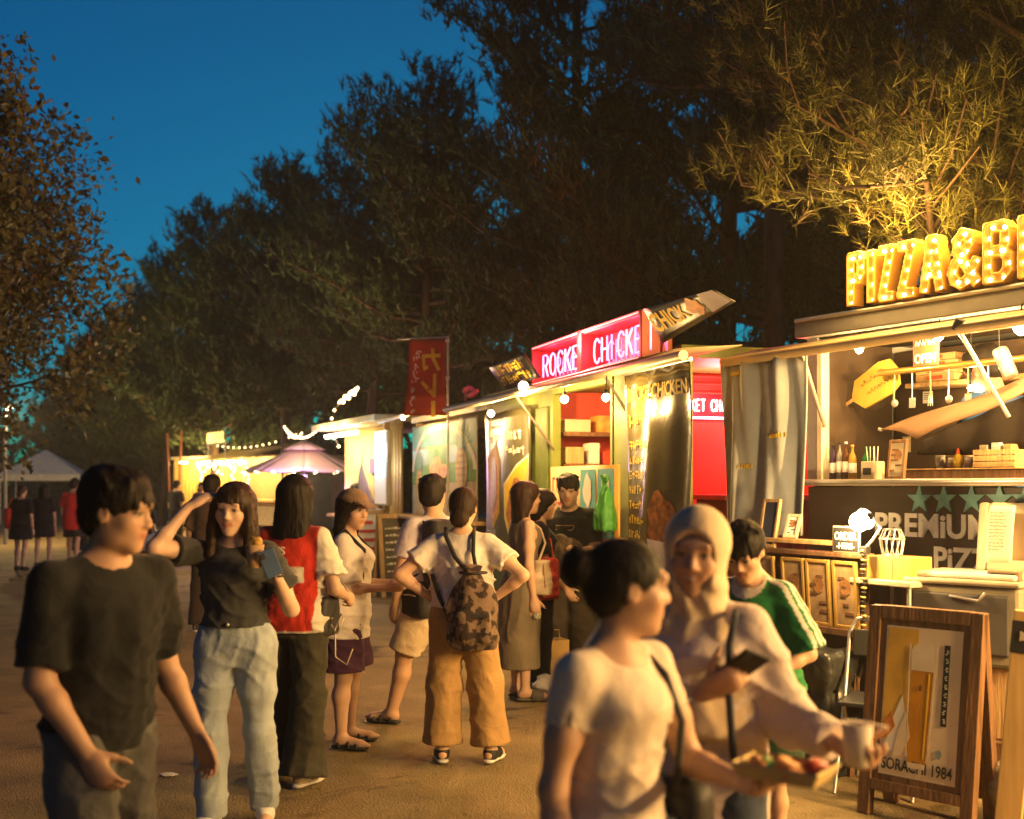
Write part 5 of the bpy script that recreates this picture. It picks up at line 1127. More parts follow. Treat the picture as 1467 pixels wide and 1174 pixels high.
# string of fairy lights slung from the drink stall past the parasol to the grill truck
b = thing('string_lights', 'string of fairy lights slung past the parasol to the grill truck', 'fairy lights', (0, 0, 0), 0)
_pts = [Vector(CO.w(-.3, -.4, 2.6)), Vector((-4.9, 24.6, 2.9)), Vector((-5.3, 29.2, 2.95)), Vector((-9.0, 34.6, 2.8))]; _run = []
for p, q in zip(_pts[:-1], _pts[1:]):
    for k in range(15): f_ = k/15; _run.append(p.lerp(q, f_)-Vector((0, 0, .45*4*f_*(1-f_)*.5)))
MB().tube(_run, .007, 4).build('wire', BLACK, b); M = MB(); [M.ball((p.x, p.y, p.z-.04), .02, 6, 4) for p in _run]; M.build('lights', TINYB, b)
for k in (7, 22, 37): bulb_light('string_glow', (_run[k].x, _run[k].y, _run[k].z-.2), 1.3, b, WARM, .3)
for i, (x, y) in enumerate(((-4.9, 24.6), (-5.3, 29.2))): o = thing('light_pole', ['thin pole holding the fairy lights at the parasol', 'thin pole holding the fairy lights at the grill truck'][i], 'pole', (x, y, 0)); MB().tube([(0, 0, 0), (0, 0, 2.97)], .025, 8).build('pole', DARKM, o); MB().lathe([(.16, 0), (.16, .03), (.04, .05)], 12).build('base', DARKM, o)
# ------------------------------------------------------------------ pizza truck
PZ = Frame(1.95, 7.3, .53, -.85)
DWALL = mat('black_brown_panel', (.055, .042, .03), rough=.55, var=.25, scale=3, bump=.06, bscale=30)
INW = mat('dark_brown_interior', (.055, .036, .022), rough=.75, var=.25, scale=3)
t = thing('food_truck', 'dark pizza food truck with lit marquee letters on its roof beam', 'food truck', PZ.w(0, 0, 0), PZ.rz)
bx('lower_panel', (-.1, 0, .28), (8.2, .05, 1.555), DWALL); bx('floor', (-.1, .05, .5), (8.2, 1.9, .56), DARKM); bx('back_wall', (-.1, 1.85, .56), (8.2, 1.9, 2.5), INW)
bx('end_wall', (-.1, .05, .56), (-.06, 1.85, 2.5), GREYM); bx('end_wall', (8.16, .05, .56), (8.2, 1.85, 2.5), GREYM); bx('roof', (-.12, -.02, 2.5), (8.22, 1.92, 2.54), GREYM)
bx('corner_post', (-.1, -.01, 1.56), (-.005, .05, 2.5), GREYM); bx('corner_trim', (0, -.03, 1.56), (.045, .04, 2.46), mat('cream_trim', (.62, .55, .42), rough=.5))
bx('end_liner', (-.055, .055, .6), (-.045, .74, 2.49), INW); bx('ceiling_liner', (-.04, -.0, 2.485), (8.1, .74, 2.495), INW); bx('inner_wall', (-.04, .75, .56), (8.1, .79, 2.45), INW)                         # dark partition behind the counter
bx('roof_beam', (-.12, -.10, 2.50), (8.22, -.03, 2.60), mat('weathered_grey_beam', (.3, .29, .27), rough=.6, var=.2, scale=5)); MB().tube([(-.1, -.11, 2.605), (8.2, -.11, 2.605)], .014, 8).build('beam_edge', METAL, t)
MB().tube([(-.52, -.34, 2.37), (8.2, -.34, 2.44)], .032, 12).build('awning_tube', mat('tan_awning_tube', (.5, .36, .17), rough=.45), t)
M = MB(); M.sheet(lambda u, v: (-.5+8.6*u, -.33+.24*v, 2.40+.07*u+.06*v), 8, 2, .006); M.build('awning_fabric', MATS['tan_awning_cloth'], t)
for u in (.17, 1.28): MB().tube([(u, -.34, 2.38), (u-.1 if u < 1 else u+.08, -.03, 1.93)], .012, 8).build('awning_arm', METAL, t)
MB().tube([(1.27, -.345, 2.38), (1.30, -.345, 2.43)], .03, 8).build('arm_bracket', DARKM, t)
bx('counter', (-.1, -.16, 1.56), (8.2, .35, 1.595), mat('steel_counter', (.3, .26, .2), rough=.45, metal=.3)); MB().tube([(-.12, -.19, 1.585), (8.2, -.19, 1.60)], .014, 8).build('counter_rail', METAL, t)
for cx in (.9, 3.3): MB().lathe([(.02, -.09), (.27, -.09), (.31, -.06), (.31, .06), (.27, .09), (.02, .09)], 22, M=Matrix.Translation((cx, .15, .31)) @ Matrix.Rotation(R_(90), 4, 'X')).build('wheel', BLACK, t)
def pz(px, py, v=0.): return PZ.at(px, py, v)
# stars and lettering on the lower panel
STAR = mat('turquoise_paint', (.16, .36, .36), rough=.6, var=.25, scale=14)
for px in (1317, 1352, 1392, 1432, 1469):
    u, _, z = pz(px, 716, -.01); MB().prism([(u+.088*(1 if k % 2 == 0 else .4)*math.sin(k*math.pi/5), z+.088*(1 if k % 2 == 0 else .4)*math.cos(k*math.pi/5)) for k in range(10)], -.012, -.002).build('star', STAR, t)
u, _, z = pz(1252, 770, -.01)
text('panel_lettering', 'PREMiUM', .185, WHP, t, (u, -.006, 1.27), bold=.028, depth=.008, width=.78); text('panel_lettering', 'PiZZA', .185, WHP, t, (u+.42, -.006, 1.085), bold=.028, depth=.008, width=.5)
# marquee letters
MQ = mat('marquee_letter_face', (.34, .17, .022), rough=.5, var=.1); MQR = mat('marquee_letter_rim', (.55, .36, .1), rough=.4, metal=.3)
def marquee(ch, u0, u1, zb, h):
    w = u1-u0; sw = .062; tl = thing('marquee_letter', {'P': 'bulb lit letter P first in the roof sign', 'I': 'bulb lit letter I in the roof sign', 'Z1': 'bulb lit letter Z beside the letter I in the roof sign', 'Z2': 'bulb lit letter Z beside the letter A in the roof sign', 'A': 'bulb lit letter A in the roof sign', '&': 'bulb lit ampersand in the roof sign', 'B': 'bulb lit letter B in the roof sign', 'E': 'bulb lit letter E after the B in the roof sign'}[ch], 'letter', PZ.w(u0, -.10, zb), PZ.rz, 'marquee letters of the roof sign')
    ch = ch[0]; sx = (w-sw)/(.58 if ch != 'I' else 1); sz = h-sw; P = [[((a if ch != 'I' else .5)*sx+sw/2, b*sz+sw/2) for a, b in st] for st in STROKE[ch]]
    F_ = Field((-.02, -.06, -.02), (w+.02, .07, h+.02), .008); X = F_.ax[0][:, None]; Z = F_.ax[2][None, :]; d2 = np.full((len(F_.ax[0]), len(F_.ax[2])), .2, np.float32)
    for st in P:
        for (x0, z0), (x1, z1) in zip(st[:-1], st[1:]):
            L = math.hypot(x1-x0, z1-z0); ux, uz = (x1-x0)/L, (z1-z0)/L; a = (X-x0)*ux+(Z-z0)*uz; q = -(X-x0)*uz+(Z-z0)*ux
            d2 = np.minimum(d2, np.maximum(np.maximum(-a, a-L)-sw*.32, np.abs(q)-sw/2))
    Y = F_.ax[1][None, :, None]; D = np.maximum(d2[:, None, :], np.abs(Y-.0)-.045); rec = np.maximum(d2[:, None, :]+.013, Y+.012); F_.D = np.maximum(D, -rec).astype(np.float32)
    meshobj('letter_body', F_.mesh('letter_body', smooth=0), MQ, tl)
    for st in P:
        tot = sum(math.dist(p, q) for p, q in zip(st[:-1], st[1:])); n = max(2, round(tot/.062)); pos = [tot*k/(n-1) for k in range(n)]
        for s_ in pos:
            for p, q in zip(st[:-1], st[1:]):
                L = math.dist(p, q)
                if s_ <= L+1e-6: x, z = p[0]+(q[0]-p[0])*s_/L, p[1]+(q[1]-p[1])*s_/L; break
                s_ -= L
            o = bpy.data.objects.new('bulb', BULB_ME); link(o, tl); o.location = (x, -.018, z)
    bulb_light('letter_light', (w/2, -.03, h+.07), 2.1, tl, (1, .52, .12), .05)
    for fz in (.28, .75): bulb_light('letter_light', (w/2, -.13, h*fz), .13, tl, (1, .58, .16), .05)
BULB_ME = MB().ball((0, 0, 0), .0115, 8, 5).mesh('bulb'); BULB_ME.materials.append(BULBS)
for ch, a, b_ in (('P', 1219, 1246), ('I', 1248, 1261), ('Z1', 1264, 1289), ('Z2', 1291, 1320), ('A', 1324, 1359), ('&', 1364, 1410), ('B', 1414, 1459), ('E', 1464, 1505)):
    marquee(ch, pz(a, 450, -.1)[0], pz(b_, 450, -.1)[0], 2.625, .335)
# curtain
b = thing('curtain', 'grey weathered tarpaulin curtain hanging from the pizza truck awning', 'curtain', PZ.w(-.56, -.33, 0), PZ.rz)
cf = lambda u, v: (u*.74+.03*math.sin(v*2), .055*math.sin(u*15+v*.9+.8*math.sin(v*2))*(.35+.65*v)+.014*math.sin(u*33-v*2), 2.36+.02*u-1.12*v)
MB().sheet(cf, 60, 14, .006).build('cloth', mat('grey_tarpaulin', (.34, .37, .37), rough=.7, var=.15, scale=4, wr=.35, wscale=7, bump=.1), b)
g_ = random.Random(3)
for (a, v0, n_) in ((.15, .08, 5), (.62, .46, 8), (.25, .62, 6)):
    M = MB()
    for k in range(n_): p = cf(a+k*.022, v0); M.box((p[0], p[1]-.014, p[2]), (p[0]+.012, p[1]-.010, p[2]+.02+g_.uniform(0, .01)))
    M.build('faded_lettering', YELP, b)
for u in (.04, .25, .5, .77): p = cf(u, 0); MB().tube([(p[0], p[1]-.004, p[2]-.01), (p[0], p[1], p[2]+.03)], .008, 6).build('hook', METAL, b)
# inside the truck
b = thing('pizza_peel', 'yellow wooden pizza peel with writing hung on the truck wall', 'pizza peel', PZ.w(*pz(1187, 597, .3)), PZ.rz)
q = Matrix.Rotation(-R_(25), 4, 'Y'); Mh = MB(); Mh.tube([q @ Vector((0, 0, 0)), q @ Vector((.26, 0, 0))], .013, 8); Mh.build('handle', WOODL, b)
pts = [(.24, -.02), (.3, -.10), (.52, -.115), (.60, -.09), (.63, 0), (.60, .09), (.52, .115), (.3, .10), (.24, .02)]; MB().prism(pts, -.012, .008, q).build('blade', mat('yellow_peel_wood', (.5, .34, .06), rough=.6, var=.2), b)
M = MB(); g_ = random.Random(8)
for r, x0 in ((.035, .33), (-.035, .36)):
    for k in range(7): x = x0+k*.03; M.tube([q @ Vector((x, -.015, r)), q @ Vector((x+.012, -.015, r+g_.uniform(.012, .03))), q @ Vector((x+.026, -.015, r-.004))], .003, 4)
M.build('handwriting', mat('dark_yellow_ink', (.28, .17, .03), rough=.7), b)
MB().tube([(.0, -.02, .0), (.0, .44, .0)], .006, 6).build('wall_hook', METAL, b)
u, v, z = pz(1309, 527, -.05)
b = thing('open_sign', 'small red open sign hanging under the truck awning', 'sign', PZ.w(u, -.05, z), PZ.rz)
MB().box((0, -.008, 0), (.17, .008, .19), .004).build('plate', mat('red_sign_plate', (.36, .075, .03), rough=.6, var=.2), b); text('word', 'OPEN', .075, WHP, b, (.012, -.010, .02), width=.145, bold=.025, depth=.003)
M = MB(); [M.tube([(.02+k*.022, -.010, .12+.008*(k % 2)), (.03+k*.022, -.010, .155), (.04+k*.022, -.010, .12)], .0035, 4) for k in range(6)]; M.build('script_line', WHP, b); MB().tube([(.03, 0, .19), (.085, 0, .36), (.14, 0, .19)], .003, 4).build('string', BLACK, b)
for (px, py, e, rr, lb) in ((1231, 500, 2.2, .026, 'bare bulb nearest the corner post of the pizza truck'), (1345, 482, 2.2, .026, 'bare bulb above the red open sign'), (1463, 469, 5, .04, 'large bare bulb at the right of the pizza hatch'), (1390, 556, 1.2, .018, 'small bulb among the jars in the pizza truck')):
    u, v, z = pz(px, py, -.12 if py < 520 else .4); bulb(lb, PZ.w(u, v, z), e, rr, .05 if py < 520 else .3)
for i, u in enumerate((2.2, 3.0, 3.8, 4.6, 5.4, 6.2, 7.0, 7.8)): bulb(['added bulb under the awning past the last marquee letter', 'second added bulb past the last marquee letter', 'third added bulb past the last marquee letter', 'fourth added bulb past the last marquee letter', 'fifth added bulb past the last marquee letter', 'sixth added bulb past the last marquee letter', 'seventh added bulb past the last marquee letter', 'last added bulb under the pizza awning'][i], PZ.w(u, -.36, 2.30), 3 if i < 1 else 12 if i < 2 else 30 if i < 5 else 34, .036, .06)  # unseen bulbs added along the lengthened truck to light the front figures
bulb_light('work_light', (1.3, .45, 2.35), 1.2, t, WARM, .08)
bx('upper_shelf', (.25, .5, 2.18), (1.9, .74, 2.21), WOODL); MB().tube([(.3, .2, 2.26), (1.35, .2, 2.26)], .02, 8).build('pipe', mat('brass', (.55, .36, .1), rough=.3, metal=.8), t)
for i, u in enumerate((1.02, 1.12, 1.22, 1.31, 1.42)):
    o = thing('jar', ['squat jar', 'tall jar', 'amber jar', 'pale jar', 'dark jar'][i]+' on the inner shelf of the pizza truck', 'jar', PZ.w(u, .62, 2.21 if i > 2 else 1.92), PZ.rz, 'jars in the pizza truck'); h = .12+.03*(i % 3); MB().lathe([(.01, 0), (.035, 0), (.038, h*.7), (.028, h*.85), (.028, h)], 12).build('glass', [YGL, CGL, YGL, CREAM, BGL][i], o); MB().lathe([(.031, h*.97), (.031, h*1.12), (.01, h*1.14)], 12).build('lid', METAL, o)
bx('upper_shelf', (.95, .5, 1.89), (1.9, .74, 1.92), WOODL)
o = thing('steel_canister', 'tilted steel canister hanging in the pizza truck', 'canister', PZ.w(*pz(1440, 520, .05)), PZ.rz); q = Matrix.Rotation(R_(-25), 4, 'Y'); MB().lathe([(.01, -.085), (.04, -.085), (.042, .07), (.036, .085), (.01, .088)], 16, M=q).build('can', METAL, o); MB().tube([(-.035, 0, .085), (-.04, 0, .26)], .003, 4).build('wire', BLACK, o)
# counter wares
cz = 1.597
for i, (px, h, r, m, cap, lb) in enumerate(((1194, .22, .026, PGL, BLACK, 'dark purple bottle at the corner post on the pizza counter'), (1203, .235, .024, CGL, BLACK, 'clear bottle beside the dark purple one on the pizza counter'), (1212, .235, .024, BGL, WHITE, 'brown bottle with white cap on the pizza counter'), (1221, .215, .026, YGL, ORP, 'amber bottle with orange cap on the pizza counter'), (1241, .20, .026, GGL, GGL, 'pointed green bottle on the pizza counter'))):
    u, _, z = pz(px, 683, 0); bottle(lb, PZ.w(u, .0, cz), h, r, m, cap, 'bottles on the pizza counter')
o = thing('cutlery_box', 'pale cutlery box with straws on the pizza counter', 'box', PZ.w(pz(1252, 683, .0)[0], -.01, cz), PZ.rz); MB().box((-.05, -.05, 0), (.05, .05, .11), .006).build('box', CREAM, o); [MB().tube([(-.03+k*.015, .0, .05), (-.04+k*.02, .01*(k % 3-1), .2)], .003, 4).build('straw', WHITE, o) for k in range(5)]; MB().box((-.03, -.053, .03), (.03, -.051, .07)).build('print', BLACK, o)
def frame_pic(label, p, rz, w, h, tilt, m_f, m_p, name='picture_frame', cat='picture frame', group=None, art=True, fw=.018):
    o = thing(name, label, cat, p, rz, group); q = Matrix.Rotation(R_(-tilt), 4, 'X')
    for lo, hi in (((-w/2, -.01, 0), (-w/2+fw, .012, h)), ((w/2-fw, -.01, 0), (w/2, .012, h)), ((-w/2+fw, -.01, h-fw), (w/2-fw, .012, h)), ((-w/2+fw, -.01, 0), (w/2-fw, .012, fw))): MB().box(lo, hi, .003, q).build('rail', m_f, o)
    MB().box((-w/2+fw, .0, fw), (w/2-fw, .006, h-fw), 0, q).build('picture', m_p, o)
    if art:
        g = random.Random(label); M = MB()
        for k in range(5): x, z = g.uniform(-w*.25, w*.2), h*(.2+.13*k); M.box((x-.02, -.004, z), (x+w*g.uniform(.1, .25), -.001, z+h*.045), 0, q)
        M.build('print_lines', WOODD, o); pts = [(w*.24*math.cos(k/9*6.28), h*.62+h*.14*math.sin(k/9*6.28)) for k in range(9)]; MB().prism(pts, -.003, -.0015, q).build('food_print', mat('dim_food_print', (.3, .15, .06), rough=.6, var=.5, scale=30), o)
    return o
frame_pic('small framed menu standing on the pizza counter', PZ.w(pz(1286, 683, -.06)[0], -.08, cz), PZ.rz, .125, .235, 8, WOODD, CREAM)
o = thing('sauce_bottle', 'yellow sauce bottle with red cap on the pizza counter', 'bottle', PZ.w(pz(1369, 680, .1)[0], .12, cz+.06), PZ.rz); MB().lathe([(.01, 0), (.028, 0), (.03, .05), (.02, .075), (.012, .085)], 12).build('body', YELP, o); MB().lathe([(.012, .083), (.009, .105), (.004, .12)], 10).build('cap', REDP, o)
for i, px in enumerate((1359, 1383)): o = thing('condiment_jar', ['squat cream condiment jar beside the red capped sauce bottle', 'pale condiment jar between sauce bottle and crate'][i], 'jar', PZ.w(pz(px, 680, .1)[0], .13, cz+.06), PZ.rz); MB().lathe([(.01, 0), (.026, 0), (.026, .045), (.02, .055)], 12).build('body', CREAM, o); MB().lathe([(.023, .053), (.023, .066), (.004, .07)], 10).build('lid', WHITE, o)
o = thing('wooden_tray', 'long wooden tray carrying jars on the pizza counter', 'tray', PZ.w(pz(1305, 680, .1)[0], .1, cz), PZ.rz); MB().box((0, -.1, 0), (.85, .12, .055), .004).build('tray', WOODD, o); MB().box((0, -.105, .055), (.85, -.09, .062), .002).build('edge', WOODL, o)
o = thing('wooden_crate', 'open wooden crate with pizza boxes on the pizza counter', 'crate', PZ.w(pz(1400, 680, .1)[0], .12, cz+.062), PZ.rz)
for k in range(3): MB().box((0, -.06, .005+k*.034), (.26, -.05, .034+k*.034), .002).build('slat', WOODL, o)
MB().box((0, -.05, 0), (.008, .06, .1)).box((.252, -.05, 0), (.26, .06, .1)).box((.008, .052, 0), (.252, .06, .1)).build('crate_sides', WOODL, o)
for k in range(3): MB().box((.02+k*.075, -.03, .005), (.07+k*.075, .04, .13+.01*(k % 2)), .003).build('box_content', [CREAM, WHITE, WOODL][k], o)
# canvas flap inside the hatch, dark sheet below stands in for interior shade
b = thing('canvas_flap', 'tan canvas flap sloping down across the pizza hatch', 'canvas', PZ.w(0, 0, 0), PZ.rz)
A0, A1, B0, B1 = [Vector(pz(*q)) for q in ((1263, 616, .10), (1475, 540, .30), (1312, 629, -.06), (1475, 560, .0))]
M = MB(); M.sheet(lambda u, v: (A0.lerp(A1, u)).lerp(B0.lerp(B1, u), v)+Vector((0, 0, .018*math.sin(v*math.pi)+.01*math.sin(u*7))), 14, 5, .006); M.build('cloth', mat('tan_canvas', (.17, .095, .05), rough=.85, var=.15), b); C0, C1 = Vector(pz(1314, 652, .16)), Vector(pz(1475, 652, .16)); B0b, B1b = B0+Vector((.01, .03, -.006)), B1+Vector((0, .03, -.006)); M = MB(); M.sheet(lambda u, v: (B0b.lerp(B1b, u)).lerp(C0.lerp(C1, u), v)+Vector((0, .012*math.sin(u*16), 0)), 20, 4, .005); M.build('shade_sheet', mat('shade_sheet_cloth', (.035, .026, .02), rough=.9), b); MB().tube([A0, A0+Vector((-.02, 0, .004))], .012, 6).build('grommet', METAL, b); MB().tube([B1, B1+Vector((.3, 0, .25))], .004, 5).build('rope', CREAM, b)

# ------------------------------------------------------------------ things before the pizza truck
NB = -.62                                              # distance of the menu rack before the truck
r_ = thing('menu_rack', 'brown wooden menu rack leaning before the pizza truck', 'menu rack', PZ.w(0, NB, 0), PZ.rz)
uA, uB = pz(1078, 800, NB)[0], pz(1243, 800, NB)[0]; zT = pz(1160, 795, NB)[2]; zB = pz(1160, 893, NB)[2]
MB().box((uA, .012, zB), (uB, .03, zT-.01), .003).build('back_board', WOODD, r_); MB().box((uA, -.05, zT), (uB, .06, zT+.025), .004).build('ledge', WOODD, r_); MB().box((uA, -.05, zB-.04), (uB, .05, zB), .004).build('ledge', WOODD, r_); MB().box((uA, -.02, zT+.06), (uB-.12, .06, zT+.085), .004).build('ledge', WOODL, r_)
for u in (uA+.03, uB-.05): MB().bar((u, .04, zT), (u, .26, 0), .03, .04).build('leg', WOODD, r_); MB().bar((u, -.02, zB), (u, -.08, 0), .03, .04).build('leg', WOODD, r_)
PGS = mat('menu_page', (.36, .25, .14), rough=.3, var=.35, scale=14)
for i, (a, c) in enumerate(((1088, 1118), (1128, 1161), (1163, 1197), (1201, 1236))):
    u0, u1 = pz(a, 850, NB)[0], pz(c, 850, NB)[0]; frame_pic(['framed menu page at the green jersey on the rack', 'framed menu page second on the rack', 'framed menu page third on the rack', 'framed menu page beside the beaded strip on the rack'][i], PZ.w((u0+u1)/2, NB-.025, zB+.002), PZ.rz, (u1-u0)*.98, zT-zB-.02, -4, mat('gilt_frame', (.55, .36, .1), rough=.4, metal=.4), PGS, group='framed menu pages on the rack')
bd = thing('beaded_light_strip', 'dark and gold beaded strip hanging at the end of the menu rack', 'light strip', PZ.w(pz(1237, 850, NB-.07)[0], NB-.07, 0), PZ.rz); z0, z1 = pz(1237, 898, NB-.07)[2], pz(1237, 785, NB-.07)[2]
for k in range(17): z = z0+(z1-z0)*k/17; MB().lathe([(.004, 0), (.016, .004), (.016, (z1-z0)/17*.55), (.004, (z1-z0)/17*.6)], 8, c=(.004*math.sin(k), 0, z)).build('bead', BLACK if k % 2 else mat('gold_bead', (.7, .5, .15), rough=.3, metal=.5), bd)
MB().tube([(0, .005, z0), (0, .005, z1)], .005, 5).build('cord', BLACK, bd)
frame_pic('dark blue framed picture leaning on top of the menu rack', PZ.w(pz(1098, 800, NB)[0], NB+.0, zT+.026), PZ.rz, .14, .29, 10, WOODL, mat('dark_blue_page', (.06, .07, .12), rough=.3, var=.3), art=False)
frame_pic('small pale price card propped on top of the menu rack', PZ.w(pz(1128, 775, NB)[0], NB+.02, zT+.087), PZ.rz+R_(15), .09, .15, 25, CREAM, WHITE)
u, v, z = pz(1190, 800, NB-.05)
b = thing('order_sign', 'black order here sign with cream border on the menu rack', 'sign', PZ.w(u, NB-.03, zT+.027), PZ.rz); MB().box((0, -.006, 0), (.19, .006, .145), .004).build('border', CREAM, b); MB().box((.008, -.009, .008), (.182, -.0065, .137)).build('plate', BLACK, b); text('word', 'ORDER', .06, WHP, b, (.018, -.0105, .07), width=.155, bold=.02, depth=.002); text('word', '-HERE-', .045, WHP, b, (.032, -.0105, .022), width=.125, bold=.015, depth=.002)
u, v, z = pz(1232, 748, NB-.08)
b = thing('clamp_lamp', 'bright clamp lamp above the order sign', 'lamp', PZ.w(u, v, z), PZ.rz); q = Matrix.Rotation(R_(62), 4, 'X') @ Matrix.Rotation(R_(0), 4, 'Y')
MB().ball((0, -.005, 0), .052, 16, 10).build('bulb', glow('lamp_bulb', (1, .82, .5), 45), b); M = MB(); M.lathe([(.02, .085), (.035, .07), (.06, .045)], 18, M=Matrix.Rotation(R_(-70), 4, 'X')); M.f = M.f[:-2]; M.sm = M.sm[:-2]; M.build('reflector', METAL, b)
MB().tube([(.02, .07, .01), (.07, .08, -.03), (.03, .06, -.10), (.01, .03, -.14)], .008, 8).build('arm', METAL, b); MB().box((-.01, .0, -.17), (.04, .04, -.13), .004).build('clamp', DARKM, b); bulb_light('lamp_light', (0, -.12, .0), 4, b, (1, .6, .22), .05)
# black cloth draped crate
b = thing('draped_crate', 'crate under a dark shiny cloth beside the menu rack', 'crate', PZ.w(pz(1175, 1000, NB-.12)[0], NB-.14, 0), PZ.rz)
MB().box((-.17, -.12, 0), (.17, .12, .58), .01).build('crate', BLACK, b); F_ = Field((-.3, -.26, .02), (.3, .26, .78), .016); F_.box((0, 0, .36), (.2, .155, .31), None, .03); F_.ripple(wob(5, 28, .022, (1, 1, .25))); F_.cut((0, 0, .05), (0, 0, -1)); F_.box((0, 0, .2), (.172, .122, .385), None, .01, 0, 'sub'); meshobj('cloth', F_.mesh('cloth'), mat('dark_shiny_cloth', (.03, .032, .03), rough=.35, var=.4, wr=.7, wscale=9), b)
# folding chair
def folding_chair(label, x, y, rz):
    c = thing('folding_chair', label, 'folding chair', (x, y, 0), rz); m = METAL
    for sx in (-.19, .19): MB().tube([(sx, -.22, 0), (sx, .02, .42), (sx*.98, .14, .78), (sx*.8, .155, .85)], .011, 8).build('back_leg', m, c); MB().tube([(sx*.88, .26, 0), (sx*.88, -.12, .45)], .011, 8).build('front_leg', m, c)
    MB().tube([(-.152, .155, .85), (0, .158, .875), (.152, .155, .85)], .011, 8).build('top_rail', m, c); MB().box((-.18, -.2, .44), (.18, .16, .465), .008).build('seat', DARKM, c); MB().box((-.165, .11, .66), (.165, .125, .80), .006).build('backrest', DARKM, c); MB().tube([(-.17, .2, .08), (.17, .2, .08)], .008, 6).build('stretcher', m, c); return c
x, y, _ = PZ.w(pz(1262, 1000, -.75)[0], -.75, 0); folding_chair('metal folding chair between menu rack and beer board', x, y, PZ.rz+R_(30))
# tables, box, basket, cooler
b = thing('side_table', 'small cream table carrying the yellow box', 'table', PZ.w(pz(1290, 900, -.5)[0], -.5, 0), PZ.rz); zt = pz(1290, 829, -.5)[2]
MB().box((-.2, -.17, zt-.03), (.2, .17, zt), .006).build('top', CREAM, b); [MB().tube([(sx, sy, 0), (sx, sy, zt-.03)], .012, 8).build('leg', METAL, b) for sx in (-.17, .17) for sy in (-.14, .14)]; MB().box((-.17, -.14, zt-.3), (.17, .14, zt-.28), .004).build('lower_shelf', CREAM, b)
o = thing('cardboard_box', 'yellow brown cardboard box on the small cream table', 'box', PZ.w(pz(1288, 829, -.52)[0], -.52, zt), PZ.rz+R_(6)); MB().box((-.14, -.09, 0), (.14, .09, .12), .004).build('carton', mat('yellow_cardboard', (.5, .32, .08), rough=.8, var=.15), o); MB().box((.02, -.092, .001), (.022, .092, .1205)).build('seam', WOODD, o)
o = thing('wire_basket', 'bright wire basket standing on the cardboard box', 'basket', PZ.w(pz(1278, 800, -.52)[0], -.52, zt+.121), PZ.rz)
for k in range(12): a = k*.5236; MB().tube([(.05*math.cos(a), .05*math.sin(a), 0), (.065*math.cos(a+.3), .065*math.sin(a+.3), .09), (.045*math.cos(a+.5), .045*math.sin(a+.5), .14)], .0035, 5).build('wire', METAL, o)
for z, r in ((.004, .05), (.09, .066), (.14, .046)): MB().tube([(r*math.cos(k*.3927), r*math.sin(k*.3927), z) for k in range(16)], .004, 5, closed=True).build('hoop', METAL, o)
for i, k in enumerate((-.12, 0, .1)): o = thing('can', ['green drink can on the table shelf below the yellow box', 'pale drink can on the table shelf below the yellow box', 'yellow drink can on the table shelf below the yellow box'][i], 'can', PZ.w(pz(1290, 900, -.5)[0]+k-.03, -.56, zt-.279), PZ.rz); MB().lathe([(.01, 0), (.03, 0), (.033, .01), (.033, .11), (.027, .122), (.01, .122)], 14).build('body', [GRP, CREAM, YELP][i], o); MB().lathe([(.028, .1225), (.028, .126), (.01, .124)], 12).build('rim', METAL, o)
COOL = mat('pale_cooler_plastic', (.26, .235, .16), rough=.5, var=.1); COOLD = mat('grey_cooler_front', (.09, .085, .08), rough=.5, var=.15)
cx, cy = 2.40, 5.95; crz = PZ.rz+R_(14); zc = .66
b = thing('cooler_stand', 'dark crate stand below the pale cooler box', 'stand', (cx, cy, 0), crz); MB().box((-.26, -.19, .02), (.26, .19, .30), .01).build('crate', WOODD, b); MB().box((-.24, -.17, .302), (.24, .17, zc-.002), .01).build('crate', WOODL, b)
b = thing('cooler_box', 'pale cooler box with grey front and open lid', 'cooler box', (cx, cy, zc), crz)
MB().box((-.29, -.2, 0), (.29, .2, .40), .02).build('body', COOL, b); MB().box((-.255, -.212, .06), (.245, -.198, .36), .01).build('front_plate', COOLD, b); MB().box((-.30, -.215, .40), (.30, .215, .43), .012).build('rim', mat('cream_rim', (.42, .37, .26), rough=.5), b); MB().tube([(-.05, -.215, .345), (.1, -.228, .33), (.13, -.215, .37)], .008, 6).build('latch', METAL, b)
MB().box((-.26, -.17, .431), (.26, .17, .46), .012).build('ice', mat('crushed_ice', (.7, .68, .6), rough=.4, bump=1., bscale=40), b)
q = Matrix.Translation((.12, .12, .455)) @ Matrix.Rotation(R_(-8), 4, 'X'); lidm = mat('cream_rim', (.42, .37, .26)); lw, lh = .165, .36
for lo, hi in (((-lw, -.035, 0), (-lw+.055, .035, lh)), ((lw-.055, -.035, 0), (lw, .035, lh)), ((-lw+.055, -.035, lh-.06), (lw-.055, .035, lh)), ((-lw+.055, -.035, 0), (lw-.055, .035, .06))): MB().box(lo, hi, .016, q).build('lid_rim', lidm, b)
MB().box((-lw+.05, .012, .05), (lw-.05, .032, lh-.05), .004, q).build('lid_panel', mat('lid_inner', (.34, .24, .12), rough=.6), b)
M = MB(); M.sheet(lambda u, v: (.06+u*.13, .02-.05*math.sin(v*1.6), .80-v*.29), 6, 8, .003); o = thing('receipt_paper', 'long cream order sheet hanging in the open cooler lid', 'paper', (cx, cy, zc), crz); M.build('sheet', mat('cream_paper', (.72, .66, .5), rough=.8), o)
s6 = Sheet(o, lambda a, z: (.06+a, .012-.05*math.sin(z/.29*1.6), .80-z), .13, .29); s6.lines('handwriting', .015, .03, .09, .010, 12, BLACK, 3, .006, 1.7)
